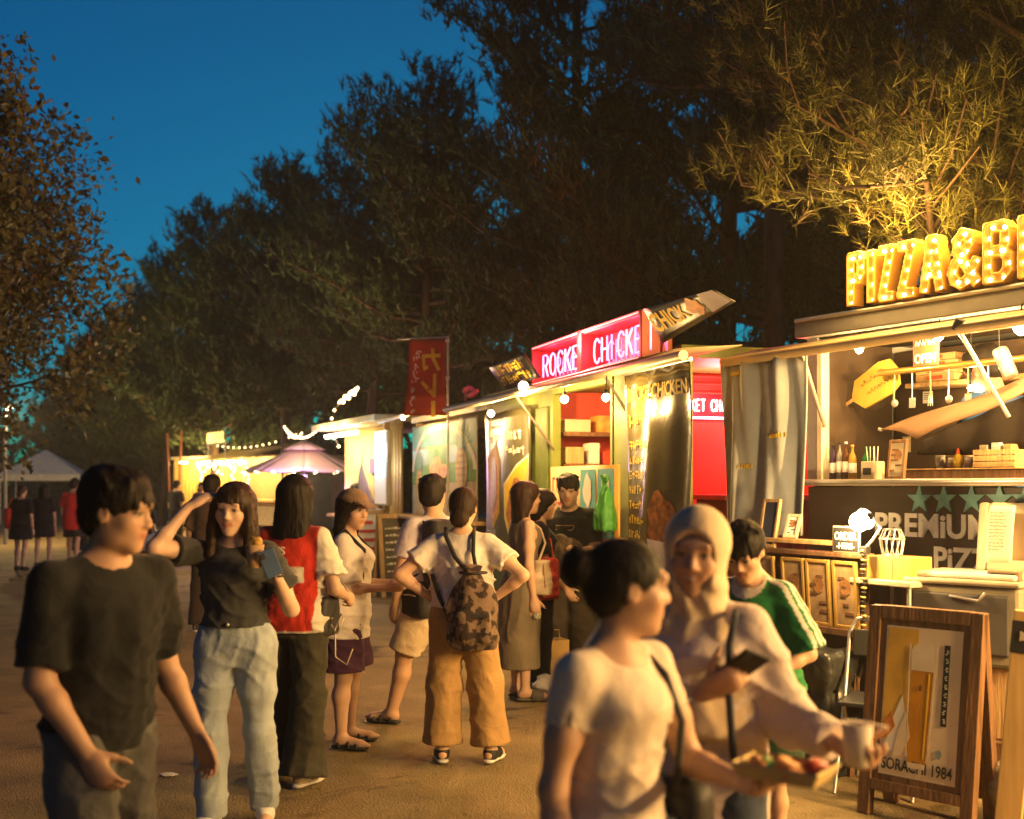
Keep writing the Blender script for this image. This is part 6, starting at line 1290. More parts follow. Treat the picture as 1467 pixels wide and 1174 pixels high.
o = thing('card_reader', 'small grey card reader on the cooler rim', 'card reader', PZ.w(*pz(1390, 833, -.55)), crz); o.location = (cx+.05, cy-.22, zc+.432); o.rotation_euler.z = crz; MB().box((-.08, -.02, 0), (.08, .03, .045), .006).build('case', mat('grey_brown_plastic', (.2, .15, .09), rough=.5), o); MB().box((-.06, -.022, .015), (.06, -.0205, .035)).build('screen', BLACK, o); MB().box((-.05, -.01, .046), (.05, .02, .05)).build('keys', CREAM, o)
# beer sandwich board
bw, bh = .54, .98
t_, Mx = aboard('wooden sandwich board with a tall beer glass poster', 1.955, 5.42, R_(-46), bw, bh, WOODD, WOODD, .26, .03)
POST = mat('poster_paper', (.72, .60, .44), rough=.7, var=.08); y_ = -.022
def pp(name, pts, m, k): MB().prism([(x*.8, z) for x, z in pts], -.0165-.0016*k, -.0155-.0016*k, Mx).build(name, m, t_)
pp('poster', [(-.235, .2), (.235, .2), (.235, .90), (-.235, .90)], POST, 0)
pp('poster_glow', [(-.23, .38), (-.02, .3), (-.03, .89), (-.22, .89)], mat('gold_print', (.62, .38, .06), rough=.6, var=.3, scale=6), 1)
pp('beer_picture', [(-.055, .27), (.055, .27), (.072, .72), (-.062, .72)], mat('beer_print', (.55, .25, .012), rough=.5, var=.15), 2); pp('foam_picture', [(-.064, .70), (.073, .70), (.078, .79), (.06, .815), (.03, .825), (0, .82), (-.03, .825), (-.055, .815), (-.069, .79)], mat('foam_print', (.7, .6, .46), rough=.6), 3); pp('glass_edge', [(.064, .3), (.07, .3), (.092, .82), (.084, .82)], mat('foam_print', (.7, .6, .46)), 3); pp('glass_edge', [(-.07, .3), (-.063, .3), (-.074, .82), (-.082, .82)], mat('foam_print', (.7, .6, .46)), 3); pp('glass_base', [(-.05, .25), (.05, .25), (.056, .275), (-.056, .275)], POST, 4); pp('glass_emblem', [(.012*math.sin(k*1.2566), .62+.016*math.cos(k*1.2566)) for k in range(5)], WOODD, 4); pp('beer_highlight', [(.035, .3), (.042, .3), (.052, .69), (.044, .69)], YELP, 3)
for k, (x0, z0, x1, z1, w) in enumerate(((-.2, .30, -.11, .58, .05), (-.14, .28, -.08, .5, .04), (-.22, .36, -.17, .5, .035))): pp('hop_picture', [(x0-w*.3, z0), (x0+w, z0+.02), (x1+w*.8, (z0+z1)/2), (x1, z1), (x1-w, (z0+z1)/2+.03)], [WHP, POST, ORP][k], 2+k)
pp('label_print', [(.13, .46), (.165, .46), (.165, .83), (.13, .83)], BLACK, 2)
M = MB(); g_ = random.Random(6)
for k in range(9):
    for j in range(3): x, z = (.137+g_.uniform(0, .012))*.8, .475+k*.039; M.box((x, -.0212, z+j*.008), (x+.010, -.0202, z+j*.008+.004), 0, Mx)
M.build('label_marks', WHP, t_)
pp('crest_print', [(.13+.018*math.cos(k*.785), .33+.022*math.sin(k*.785)) for k in range(8)], mat('grey_print', (.2, .3, .32)), 2)
me = text_mesh('SORACHI 1984', .075, .001, .012); xs = [q_.co.x for q_ in me.vertices]; kx = .345/(max(xs)-min(xs))
for q_ in me.vertices: q_.co = Mx @ Vector((-.172+q_.co.x*kx, -.0222-q_.co.z, .228+q_.co.y))
meshobj('poster_words', me, BLACK, t_)
# plank with a black tag at the right, lamp under the cooler
b = thing('wooden_post', 'pale upright plank with a black tag beside the beer board', 'plank', (1.97, 4.62, 0), R_(-30)); q = Matrix.Rotation(R_(5), 4, 'Y'); MB().box((-.05, -.02, 0.01), (.05, .02, 1.07), .004, q).build('plank', mat('fresh_pale_wood', (.58, .38, .14), rough=.65, var=.2, scale=4, stretch=(7, 7, .6)), b); MB().box((-.053, -.024, .90), (.053, .024, 1.03), .004, q).build('tag', BLACK, b); MB().prism([(-.02, .95), (.03, .965), (-.02, .99)], -.028, -.0245, q).build('tag_mark', CREAM, b); MB().box((-.16, -.2, 0), (.16, .2, .035), .006).build('foot', WOODD, b)
o = thing('plastic_bag', 'clear wrinkled bag of rubbish below the cooler', 'plastic bag', (2.36, 5.28, 0), 0); F_ = Field((-.25, -.25, 0), (.25, .25, .5), .014); F_.ell((0, 0, .17), (.17, .16, .17), None, .03).ell((.02, 0, .33), (.06, .06, .08), None, .06); F_.ripple(wob(12, 40, .025)); F_.cut((0, 0, .003), (0, 0, -1)); meshobj('bag', F_.mesh('bag'), mat('grey_plastic_bag', (.3, .26, .2), rough=.3, wr=.6, wscale=14), o)

# clutter of the pizza kitchen
for k in range(6):
    o = thing('utensil', ['ladle', 'spatula', 'three pronged fork'][k % 3]+' hanging from the brass pipe in the pizza truck', 'utensil', PZ.w(.42+k*.13, .2, 2.24), PZ.rz, 'utensils hanging in the pizza truck'); MB().tube([(0, 0, 0), (.0, 0, -.012), (.004*(k % 3-1), 0, -.15)], .004, 6).build('handle', METAL if k % 2 else WOODL, o)
    if k % 3 == 0: MB().ball((.0, 0, -.175), (.026, .012, .026), 10, 7).build('bowl', METAL, o)
    elif k % 3 == 1: MB().box((-.022, -.002, -.21), (.022, .002, -.15), .002).build('blade', METAL, o)
    else: [MB().tube([(x, 0, -.145), (x*1.6, 0, -.205)], .0025, 5).build('prong', METAL, o) for x in (-.01, 0, .01)]
g_ = random.Random(31)
for k in range(9):
    o = thing('paper_note', ['cream', 'white', 'brown kraft'][k % 3]+' paper note pinned on the dark wall of the pizza truck', 'paper note', PZ.w(.1+k*.16+g_.uniform(-.03, .03), .742, 1.98+g_.uniform(-.2, .28)), PZ.rz, 'notes pinned in the pizza truck'); w, h = g_.uniform(.05, .09), g_.uniform(.07, .12); MB().box((-w/2, -.004, -h/2), (w/2, -.001, h/2)).build('sheet', [CREAM, WHITE, mat('kraft_note', (.4, .28, .14), rough=.8)][k % 3], o)
    M = MB(); [M.box((-w*.38, -.006, h*.3-j*h*.16), (w*g_.uniform(.0, .38), -.0045, h*.3-j*h*.16+.004)) for j in range(4)]; q = M.build('handwriting', BLACK, o); q['kind'] = 'stuff'
for k in range(3):
    o = thing('cup_stack', ['stack of paper cups beside the tray on the pizza counter', 'second stack of paper cups on the pizza counter', 'short stack of paper cups at the crate on the pizza counter'][k], 'paper cups', PZ.w(.72+k*.07, .24, cz+.064), PZ.rz)
    for j in range(4-(k == 2)): MB().lathe([(.022, j*.022), (.030, .07+j*.022), (.028, .07+j*.022)], 12).build('cup', WHITE if k != 1 else mat('kraft_cup', (.4, .27, .13), rough=.8), o)
for k in range(4): o = thing('pizza_box', ['lowest pizza box stacked on the inner shelf', 'second pizza box stacked on the inner shelf', 'third pizza box stacked on the inner shelf', 'topmost pizza box stacked on the inner shelf'][k], 'pizza box', PZ.w(.5, .6, 2.212+k*.042), PZ.rz+.05*(k % 3-1), 'pizza boxes on the inner shelf'); MB().box((-.15, -.12, 0), (.15, .12, .04), .003).build('carton', mat('kraft_box', (.42, .28, .13), rough=.85, var=.2), o); MB().box((-.06, -.123, .01), (.06, -.1205, .03)).build('stamp', REDP, o)
for i, (u, h, m) in enumerate(((1.5, .2, BGL), (1.58, .24, GGL), (1.66, .22, YGL), (1.74, .23, PGL))): bottle(['brown bottle', 'green bottle', 'amber bottle', 'dark bottle'][i]+' on the inner shelf of the pizza truck', PZ.w(u, .62, 2.212), h*.9, .028, m, WHITE, 'bottles on the inner shelf')
M = MB(); M.tube([(.05, -.05, 2.44), (.3, -.06, 2.40), (.6, -.05, 2.44), (.9, -.06, 2.39), (1.3, -.05, 2.45), (1.9, -.05, 2.42)], .006, 5); o = M.build('power_cable', BLACK); o.location = PZ.w(0, 0, 0); o.rotation_euler.z = PZ.rz; prop(o, 'black power cable sagging under the pizza truck roof', 'cable')
# ------------------------------------------------------------------ the people of the photograph
def wear(r, name, me, m): me.name = name; return meshobj(name, me, m, r.t)
def at_(r, p, name, label, cat, yaw=0., group=None):           # a held or worn thing, its own top-level object
    return thing(name, label, cat, tuple(w2l(r, p)), r.t.rotation_euler.z+yaw, group)
def col_const(c): return None
WSOLE = mat('white_sole', (.6, .58, .54), rough=.6); DSOLE = mat('dark_sole', (.03, .03, .03), rough=.7)
def phone(label, r, p, yaw, tilt, m=None, roll=0):
    o = at_(r, p, 'phone', label, 'phone', yaw); q = Matrix.Rotation(R_(tilt), 4, 'X') @ Matrix.Rotation(R_(roll), 4, 'Y'); MB().box((-.036, -.005, -.074), (.036, .005, .074), .004, q).build('case', m or BLACK, o); MB().box((-.033, -.0062, -.07), (.033, -.0052, .07), 0, q).build('screen', mat('phone_glass', (.01, .012, .02), rough=.08, spec=.6), o); MB().box((.01, .0052, .035), (.03, .0075, .065), .001, q).build('camera_bump', DARKM, o); return o
# --- man in a black tee, walking up, looking aside
r = person('man in a loose black tee walking, face turned to the stalls', -1.25, 3.5, 128, 1.66, 'm', dict(yaw=32, pitch=6, lean=4, armR=dict(up=(.10, .02, -1), fo=(-.38, .42, -.9), curl=32, pn=(-.7, -.5, .2)), armL=dict(up=(-.12, -.05, -1), fo=(-.28, .34, -.95), curl=30), legR=dict(th=(.04, .28, -1), sh=(.01, .0, -1)), legL=dict(th=(-.05, -.1, -1), sh=(-.02, -.35, -1))), skin=(.42, .25, .16), res=.0083, hair=('short', HAIR()))
wear(r, 'tee_shirt', top_mesh(r, .0079, hem=-.07, loose=.014, boxy=.0, sleeve=.86, sleeve_r=.022, seed=11, fold=.006), cloth('black_cotton', (.014, .015, .016)))
wear(r, 'trousers', legs_mesh(r, .0098, wtop=-.004, wknee=.04, wend=.06, top=.0, seed=12, fold=.007), cloth('washed_black_denim', (.10, .10, .095), bump=.6)); shoe_meshes(r, .0085, 'sneaker', r.t, BLACK, WSOLE)
# --- woman with a raised hand
r = person('woman in charcoal tee and light jeans with one hand raised to her hair', -1.26, 5.25, 182, 1.61, 'f', dict(yaw=-4, pitch=4, tilt=-4, armR=dict(up=(.40, .72, .10), fo=(-.52, -.50, .80), hd=(-.7, -.5, .5), pn=(-.5, -.6, -.5), curl=18), armL=dict(up=(-.40, .02, -1), fo=(.12, .72, .70), hd=(.1, .5, .85), pn=(.9, .2, 0), curl=[18, 40, 45, 45, 45]), legR=dict(th=(.02, .16, -1), sh=(.0, -.02, -1)), legL=dict(th=(-.03, -.06, -1), sh=(-.02, -.28, -1))), skin=(.60, .40, .29), res=.0083, hair=('long', HAIRB()))
wear(r, 'tee_shirt', top_mesh(r, .0079, hem=.10, loose=.017, sleeve=.62, sleeve_r=.03, seed=21, fold=.009, neckw=.066), cloth('charcoal_cotton', (.05, .052, .052)))
wear(r, 'jeans', legs_mesh(r, .0092, wtop=.002, wknee=.012, wend=.03, top=.135, seed=22, fold=.007), cloth('light_blue_denim', (.34, .40, .44), bump=.6, bscale=260)); shoe_meshes(r, .0085, 'sneaker', r.t, WHITE, WSOLE)
MB().ball(tuple(r.tp(0, .125, .118)), .009, 8, 6).build('button', METAL, r.t)
pl = r.palm['L']
o = at_(r, pl+V3(.05, .03, .03), 'food_cup', 'paper cup of fried snacks in the hand of the woman in jeans', 'food cup'); MB().lathe([(.028, -.05), (.042, .05), (.040, .05), (.027, -.045)], 16).build('cup', mat('brown_paper_cup', (.4, .26, .14), rough=.8), o); F_ = Field((-.06, -.06, .02), (.06, .06, .11), .006); g_ = random.Random(3); [F_.ell((g_.uniform(-.024, .024), g_.uniform(-.024, .024), g_.uniform(.045, .075)), (.016, .013, .014), None, .006) for _ in range(14)]; meshobj('snack', F_.mesh('snack'), mat('fried_snack', (.45, .26, .05), rough=.5, var=.4, scale=40), o)
phone('blue phone held by the woman in jeans beside her snack cup', r, pl+V3(-.02, .04, .0), R_(30), -28, mat('blue_phone_case', (.05, .09, .2), rough=.4), 25)
MB().tube([tuple(r.wri['L']+rotz(k*30)@V3(.028, 0, 0)) for k in range(12)], .006, 6, closed=True).build('wrist_watch', BLACK, r.t)
# --- long haired person in a red and white shirt, from behind
r = person('person with long dark hair in a red shirt with white sleeves, back turned', -1.16, 6.1, 14, 1.65, 'f', dict(yaw=4, armR=dict(up=(.30, -.06, -1), fo=(-.1, .9, -.25), curl=40), armL=dict(up=(-.25, 0, -1), fo=(.1, .85, .1), curl=40), legR=dict(th=(.03, -.08, -1), sh=(0, -.22, -1)), legL=dict(th=(-.04, .12, -1), sh=(0, -.02, -1))), skin=(.5, .32, .22), res=.0105, hair=('long_back', HAIR()))
def jersey(P):
    q = (P-r.pel)@r.U/r.s; C = np.tile(np.array([.50, .035, .02]), (len(P), 1)); C[np.abs(q[:, 0]) > .158] = (.62, .58, .5); C[(np.abs(q[:, 0]) < .10) & (q[:, 2] > .19) & (q[:, 2] < .27) & (q[:, 1] < 0)] = (.6, .54, .45); C[q[:, 2] < -.045] = (.62, .56, .48); return C
wear(r, 'shirt', top_mesh(r, .0092, hem=-.06, loose=.02, boxy=.02, sleeve=.75, sleeve_r=.034, seed=31, fold=.008, color=jersey), cloth('jersey_cloth', (1, 1, 1), attr=True))
wear(r, 'flared_trousers', legs_mesh(r, .011, wtop=.01, wknee=.03, wend=.085, top=.06, seed=32, fold=.007, length=1.02), cloth('olive_black_cloth', (.045, .043, .03))); shoe_meshes(r, .0098, 'sneaker', r.t, CREAM, WSOLE)
text('back_print', 'CS', .06, WHP, r.t, tuple(r.tp(-.055, -.135, .335)), bold=.02, depth=.003)
o = at_(r, r.tp(.16, .04, .02), 'shoulder_bag', 'small black bag with a pale looped cord on the hip of the red shirt', 'bag'); F_ = Field((-.1, -.14, -.16), (.1, .14, .16), .01); F_.box((0, 0, 0), (.05, .1, .11), None, .03); F_.ripple(wob(3, 40, .006)); meshobj('pouch', F_.mesh('pouch'), BLACK, o); MB().tube([(.06, -.06, -.04), (.11, -.09, -.08), (.13, -.06, .0), (.1, -.02, .02), (.09, -.08, -.06), (.1, -.1, -.2), (.16, -.09, -.24), (.18, -.06, -.16)], .004, 6).build('cord', CREAM, o)
# --- woman with a cap
r = person('woman in a cap, white shirt and purple shorts looking past her phone', -1.0, 6.9, 92, 1.56, 'f', dict(yaw=-34, pitch=4, lean=3, armR=dict(up=(.06, .12, -1), fo=(-.12, .98, .02), hd=(-.1, .95, .12), pn=(-.9, .1, .4), curl=[15, 35, 40, 40, 40]), armL=dict(up=(-.06, .15, -1), fo=(.2, .9, .05), pn=(.9, .1, .3), curl=30), legR=dict(th=(.0, .02, -1), sh=(0, -.04, -1)), legL=dict(th=(-.06, .08, -1), sh=(0, -.06, -1))), skin=(.52, .33, .22), res=.0094, hair=('medium', HAIR()), slim=1.)
wear(r, 'shirt', top_mesh(r, .0092, hem=-.15, loose=.03, boxy=.03, sleeve=.85, sleeve_r=.04, seed=41, fold=.005), cloth('white_cotton', (.60, .56, .52)))
wear(r, 'shorts', legs_mesh(r, .011, length=.46, wtop=.02, wend=.05, top=.05, seed=42, fold=.008), cloth('purple_cloth', (.07, .03, .065))); shoe_meshes(r, .0085, 'sandal', r.t, BLACK, DSOLE)
CAP = cloth('taupe_cap_cloth', (.20, .13, .085))
F_ = Field(r.hc-.2, r.hc+.25, .007); F_.ell(r.hp(0, -.012, .055), np.array([.091, .108, .085])*r.hs, r.Rh, 0); F_.cut(r.hp(0, 0, .045), r.Rh@V3(0, .12, -1)); F_.cone(r.hp(-.04, .085, .056), r.hp(.04, .085, .056), .03*r.hs, .03*r.hs, .01, flat=(r.Rh@V3(0, -.25, 1), 4.)); F_.cone(r.hp(-.03, .13, .046), r.hp(.03, .13, .046), .034*r.hs, .034*r.hs, .03, flat=(r.Rh@V3(0, .3, 1), 4.5)); wear(r, 'cap', F_.mesh('cap'), CAP)
MB().ball(tuple(r.hp(0, -.012, .139)), .008, 6, 5).build('cap_button', CAP, r.t)
phone('phone held out by the woman in the cap', r, r.palm['R']+V3(-.0, .05, .03), 0, -62, BLACK)
o = at_(r, r.tp(0, -.15, .25), 'backpack', 'black backpack on the woman in the cap', 'backpack'); F_ = Field((-.2, -.2, -.26), (.2, .14, .24), .012); F_.box((0, -.02, -.02), (.13, .07, .2), None, .05); F_.box((0, -.1, -.09), (.1, .03, .09), None, .025, .02); F_.ripple(wob(6, 35, .006)); meshobj('pack', F_.mesh('pack'), cloth('black_nylon', (.02, .02, .022), rough=.6), o)
for sg in (1, -1): MB().tube([tuple(V3(sg*.09, .05, .16)), tuple(V3(sg*.09, .15, .235)), tuple(V3(sg*.1, .265, .12)), tuple(V3(sg*.11, .255, -.05)), tuple(V3(sg*.13, .06, -.16))], .013, 6).build('strap', MATS['black_nylon'], o)
# --- woman with hands on hips and a camouflage backpack
r = person('woman in white tee and wide khaki trousers, hands on hips, back turned', -.28, 6.5, 4, 1.58, 'f', dict(yaw=-6, pitch=2, armR=dict(up=(.78, -.30, -.72), fo=(-.74, .38, -.62), hd=(-.5, .5, -.6), pn=(-.6, -.3, .2), curl=12), armL=dict(up=(-.78, -.30, -.72), fo=(.74, .38, -.62), hd=(.5, .5, -.6), pn=(.6, -.3, .2), curl=12), legR=dict(th=(.11, .03, -1), sh=(.09, -.04, -1), toe=16), legL=dict(th=(-.05, .02, -1), sh=(-.02, -.06, -1))), skin=(.58, .37, .25), res=.009, hair=('bun_low', HAIRB()), stout=1.04)
wear(r, 'tee_shirt', top_mesh(r, .0085, hem=.06, loose=.024, boxy=.012, sleeve=.58, sleeve_r=.032, seed=51, fold=.009), MATS['white_cotton'])
wear(r, 'wide_trousers', legs_mesh(r, .0104, wtop=.008, wknee=.045, wend=.075, top=.11, seed=52, fold=.005, length=.95), cloth('khaki_cotton', (.34, .21, .085))); shoe_meshes(r, .0085, 'sneaker', r.t, BLACK, WSOLE)
CAMO = cloth('camouflage_cloth', (.09, .055, .04), var=.9, scale=19, rough=.75)
cn = CAMO.node_tree.nodes; mr_ = [q for q in cn if q.type == 'MAP_RANGE'][0]; mr_.inputs[1].default_value = .47; mr_.inputs[2].default_value = .53
[q for q in cn if q.type == 'MIX'][0].inputs['B'].default_value = (.15, .10, .07, 1); [q for q in cn if q.type == 'MIX'][0].inputs['A'].default_value = (.025, .016, .014, 1)
o = at_(r, r.tp(.08, -.19, .06), 'backpack', 'camouflage drawstring backpack slung on the woman in khaki trousers', 'backpack', R_(4))
F_ = Field((-.22, -.16, -.26), (.22, .14, .30), .009); F_.loft([(-.22, 0, 0, .12, .07), (-.16, 0, -.005, .145, .09), (.0, 0, 0, .135, .085), (.12, 0, .01, .10, .065), (.2, 0, .015, .05, .04), (.24, 0, .015, .065, .045)], (0, 0, 0), None, 0); F_.box((0, -.075, -.09), (.10, .03, .085), None, .025, .015); F_.ripple(wob(7, 38, .010, (1, 1, .6))); meshobj('pack', F_.mesh('pack'), CAMO, o); MB().tube([(.075*math.cos(k*.5), -.0+.055*math.sin(k*.5), .2) for k in range(13)], .007, 6).build('drawstring', BLACK, o)
MB().box((-.085, -.11, -.035), (.085, -.104, -.015), .002).build('pocket_flap', BLACK, o)
BW = MATS['black_nylon']
for sg, pts in ((-1, [(-.03, .03, .2), (-.10, .06, .28), (-.155, .12, .395), (-.16, .2, .435)]), (1, [(.02, .03, .2), (.0, .06, .3), (-.0, .12, .395), (.0, .2, .435)]), (-2, [(-.05, .05, -.2), (-.13, .06, -.06), (-.19, .08, .06), (-.235, .14, .18)])):
    M = MB(); M.tube(pts, .0125, 6); M.build('strap', BW, o)
# --- man behind her, leg stretched out
r = person('man in pale shirt and beige shorts half hidden behind the khaki trousers', -.50, 7.45, 318, 1.66, 'm', dict(yaw=-55, pitch=3, armR=dict(up=(.2, .1, -1), fo=(.0, .5, -.8)), armL=dict(up=(-.25, .05, -1), fo=(.1, .4, -.9)), legL=dict(th=(-.12, .38, -1), sh=(-.05, .30, -1), toe=-25), legR=dict(th=(.03, -.02, -1), sh=(0, -.18, -1))), skin=(.5, .31, .2), res=.0116, hair=('short', HAIR()), slim=1.)
wear(r, 'shirt', top_mesh(r, .011, hem=-.08, loose=.02, boxy=.02, sleeve=.7, sleeve_r=.03, seed=61), cloth('lilac_white_cotton', (.48, .44, .5))); wear(r, 'shorts', legs_mesh(r, .011, length=.46, wtop=.015, wend=.04, top=.08, seed=62), cloth('beige_cloth', (.50, .40, .27))); shoe_meshes(r, .0085, 'sandal', r.t, BLACK, DSOLE)
o = at_(r, r.tp(-.02, -.15, .24), 'backpack', 'black backpack on the man in beige shorts', 'backpack'); F_ = Field((-.22, -.16, -.3), (.22, .14, .26), .012); F_.box((0, 0, 0), (.16, .08, .24), None, .05); F_.ripple(wob(9, 30, .008)); meshobj('pack', F_.mesh('pack'), BW, o); [MB().tube([(sg*.1, .07, .2), (sg*.11, .16, .24), (sg*.12, .28, .12), (sg*.13, .26, -.05), (sg*.14, .07, -.18)], .014, 6).build('strap', BW, o) for sg in (1, -1)]
o = at_(r, r.tp(-.15, -.02, -.02), 'hip_bag', 'black hip bag on the man in beige shorts', 'bag'); F_ = Field((-.14, -.16, -.16), (.14, .16, .16), .012); F_.box((0, 0, 0), (.06, .12, .12), None, .045); meshobj('pouch', F_.mesh('pouch'), BW, o); MB().tube([(-.066, -.06, .03), (-.07, .0, .035), (-.066, .06, .03)], .005, 5).build('zip', METAL, o)
# --- woman in a grey dress
r = person('woman in a long grey sleeveless dress queuing at the chicken truck', .07, 8.4, 72, 1.62, 'f', dict(yaw=4, armR=dict(up=(.10, -.04, -1), fo=(.04, .14, -1), curl=38, pn=(-.9, .3, 0)), armL=dict(up=(-.1, .05, -1), fo=(0, .4, -.8)), legR=dict(th=(0, .05, -1), sh=(0, -.06, -1)), legL=dict(th=(-.02, -.02, -1), sh=(0, .0, -1))), skin=(.58, .37, .25), res=.0105, hair=('medium', HAIRB()))
DR = cloth('grey_olive_jersey', (.17, .14, .095), wr=.4); wear(r, 'dress_top', top_mesh(r, .0098, hem=.05, loose=.011, tank=True, seed=71, fold=.005), DR)
wear(r, 'dress_skirt', skirt_mesh(r, .011, [(-.60, -.0, .165, .155), (-.3, -.01, .17, .15), (-.05, -.016, .180, .138), (.06, -.008, .160, .120), (.12, .0, .138, .105)], seed=72, fold=.008), DR); shoe_meshes(r, .0085, 'slide', r.t, mat('grey_rubber', (.09, .08, .065), rough=.8), mat('grey_rubber', (.09, .08, .065)))
o = at_(r, r.tp(.15, .10, .06), 'shoulder_bag', 'cream drawstring shoulder bag on the grey dress', 'bag'); F_ = Field((-.1, -.12, -.16), (.1, .12, .16), .009); F_.loft([(-.12, 0, 0, .05, .075), (0, 0, 0, .055, .08), (.08, 0, 0, .035, .055), (.12, 0, 0, .045, .065)], (0, 0, 0), None, 0); F_.ripple(wob(4, 60, .005)); meshobj('pouch', F_.mesh('pouch'), cloth('cream_bag_cloth', (.55, .46, .32)), o)
inv = lambda p: tuple(np.array(p)-r.tp(.15, .10, .06)); MB().tube([inv(r.tp(.15, .07, .17)), inv(r.tp(.10, .135, .30)), inv(r.tp(.0, .13, .40)), inv(r.tp(-.09, .05, .475)), inv(r.tp(-.1, -.06, .45))], .009, 6).build('strap', MATS['cream_bag_cloth'], o); MB().tube([(.05, 0, .1), (.06, 0, -.0), (.058, .01, -.07)], .004, 5).build('tassel', WOODL, o)
o = at_(r, r.palm['R']+V3(-.005, .01, -.02), 'drink_can', 'small patterned can in the hand of the woman in the grey dress', 'can'); MB().lathe([(.01, -.055), (.028, -.055), (.031, -.045), (.031, .045), (.026, .055), (.01, .055)], 14).build('body', mat('pale_green_can', (.4, .42, .32), rough=.4, var=.6, scale=60), o); MB().lathe([(.027, .0555), (.027, .059), (.01, .057)], 12).build('rim', METAL, o)
# --- girl behind her and man in black tee
r = person('young woman in black with a red tote beside the grey dress', .20, 8.85, 84, 1.56, 'f', dict(yaw=-4, pitch=6, armR=dict(up=(.1, .1, -1), fo=(0, .6, -.7))), skin=(.52, .33, .22), res=.0132, hair=('bob', HAIR()))
wear(r, 'blouse', top_mesh(r, .0122, hem=-.05, loose=.02, sleeve=.7, sleeve_r=.03, seed=81), MATS['black_cotton']); wear(r, 'trousers', legs_mesh(r, .0122, wtop=.015, wknee=.04, wend=.05, top=.06, seed=82), MATS['black_cotton']); shoe_meshes(r, .011, 'sneaker', r.t, WHITE, WSOLE)
o = at_(r, r.tp(.19, .02, .05), 'tote_bag', 'red printed tote bag of the young woman in black', 'bag'); F_ = Field((-.08, -.16, -.2), (.08, .16, .2), .012); F_.box((0, 0, 0), (.035, .12, .16), None, .03); F_.ripple(wob(4, 40, .008)); meshobj('pouch', F_.mesh('pouch'), cloth('red_print_cloth', (.5, .06, .04), var=.7, scale=22), o); MB().tube([(0, -.07, .15), (0, -.05, .3), (0, .05, .3), (0, .07, .15)], .007, 6).build('handle', REDP, o)
r = person('man in a black printed tee waiting with folded arms at the hatch', .46, 9.2, 196, 1.68, 'm', dict(yaw=6, pitch=10, armR=dict(up=(.12, .32, -1), fo=(-.85, .55, .12), pn=(0, -.6, -.6), curl=35), armL=dict(up=(-.14, .30, -1), fo=(.85, .5, -.05), pn=(0, -.6, -.6), curl=35)), skin=(.5, .31, .2), res=.011, hair=('short', HAIR()))
wear(r, 'tee_shirt', top_mesh(r, .011, hem=-.08, loose=.022, boxy=.03, sleeve=.8, sleeve_r=.038, seed=91), MATS['black_cotton']); wear(r, 'trousers', legs_mesh(r, .0122, wtop=.014, wknee=.045, wend=.05, top=.06, seed=92), cloth('brown_black_cloth', (.05, .04, .03))); shoe_meshes(r, .011, 'sneaker', r.t, WHITE, WSOLE)
M = MB(); M.tube([tuple(r.tp(a, .142-abs(a)*.12, z)) for a, z in ((-.07, .36), (.07, .36), (.075, .33), (-.05, .325), (-.07, .35))], .004, 4); M.build('chest_print', mat('faded_print', (.3, .2, .1)), r.t)
o = at_(r, r.tp(.02, .22, .20), 'folded_jacket', 'dark patterned jacket carried by the man at the hatch', 'jacket'); F_ = Field((-.22, -.12, -.2), (.22, .12, .16), .012); F_.ell((0, 0, 0), (.17, .06, .1), None, .03).ell((-.06, .01, -.08), (.09, .05, .1), None, .03); F_.ripple(wob(14, 38, .016)); meshobj('bundle', F_.mesh('bundle'), cloth('dark_pattern_cloth', (.07, .05, .035), var=.8, scale=18), o)
o = thing('paper_bag', 'brown paper carrier bag standing on the ground at the queue', 'paper bag', (.30, 9.0, 0), R_(20)); MB().box((-.13, -.08, 0), (.13, .08, .36), .008).build('bag', mat('kraft_paper', (.42, .27, .1), rough=.85, var=.15, wr=.3, wscale=9), o); [MB().tube([(-.05, y, .36), (-.04, y, .44), (.04, y, .44), (.05, y, .36)], .004, 5).build('handle', WOODL, o) for y in (-.075, .075)]
for i, (x, y) in enumerate(((.33, 8.75), (.24, 8.55))): o = thing('trainer_shoe', ['white bundle of laundry bag on the ground at the queue', 'white carrier bag lying at the feet of the grey dress'][i], 'bag', (x, y, 0), i); F_ = Field((-.16, -.13, 0), (.16, .13, .2), .01); F_.ell((0, 0, .06), (.12, .09, .07), None, .02).ell((.03, 0, .12), (.04, .04, .05), None, .04); F_.ripple(wob(20+i, 45, .015)); F_.cut((0, 0, .003), (0, 0, -1)); meshobj('bag', F_.mesh('bag'), MATS['white_plastic'], o); o.name = 'plastic_bag'
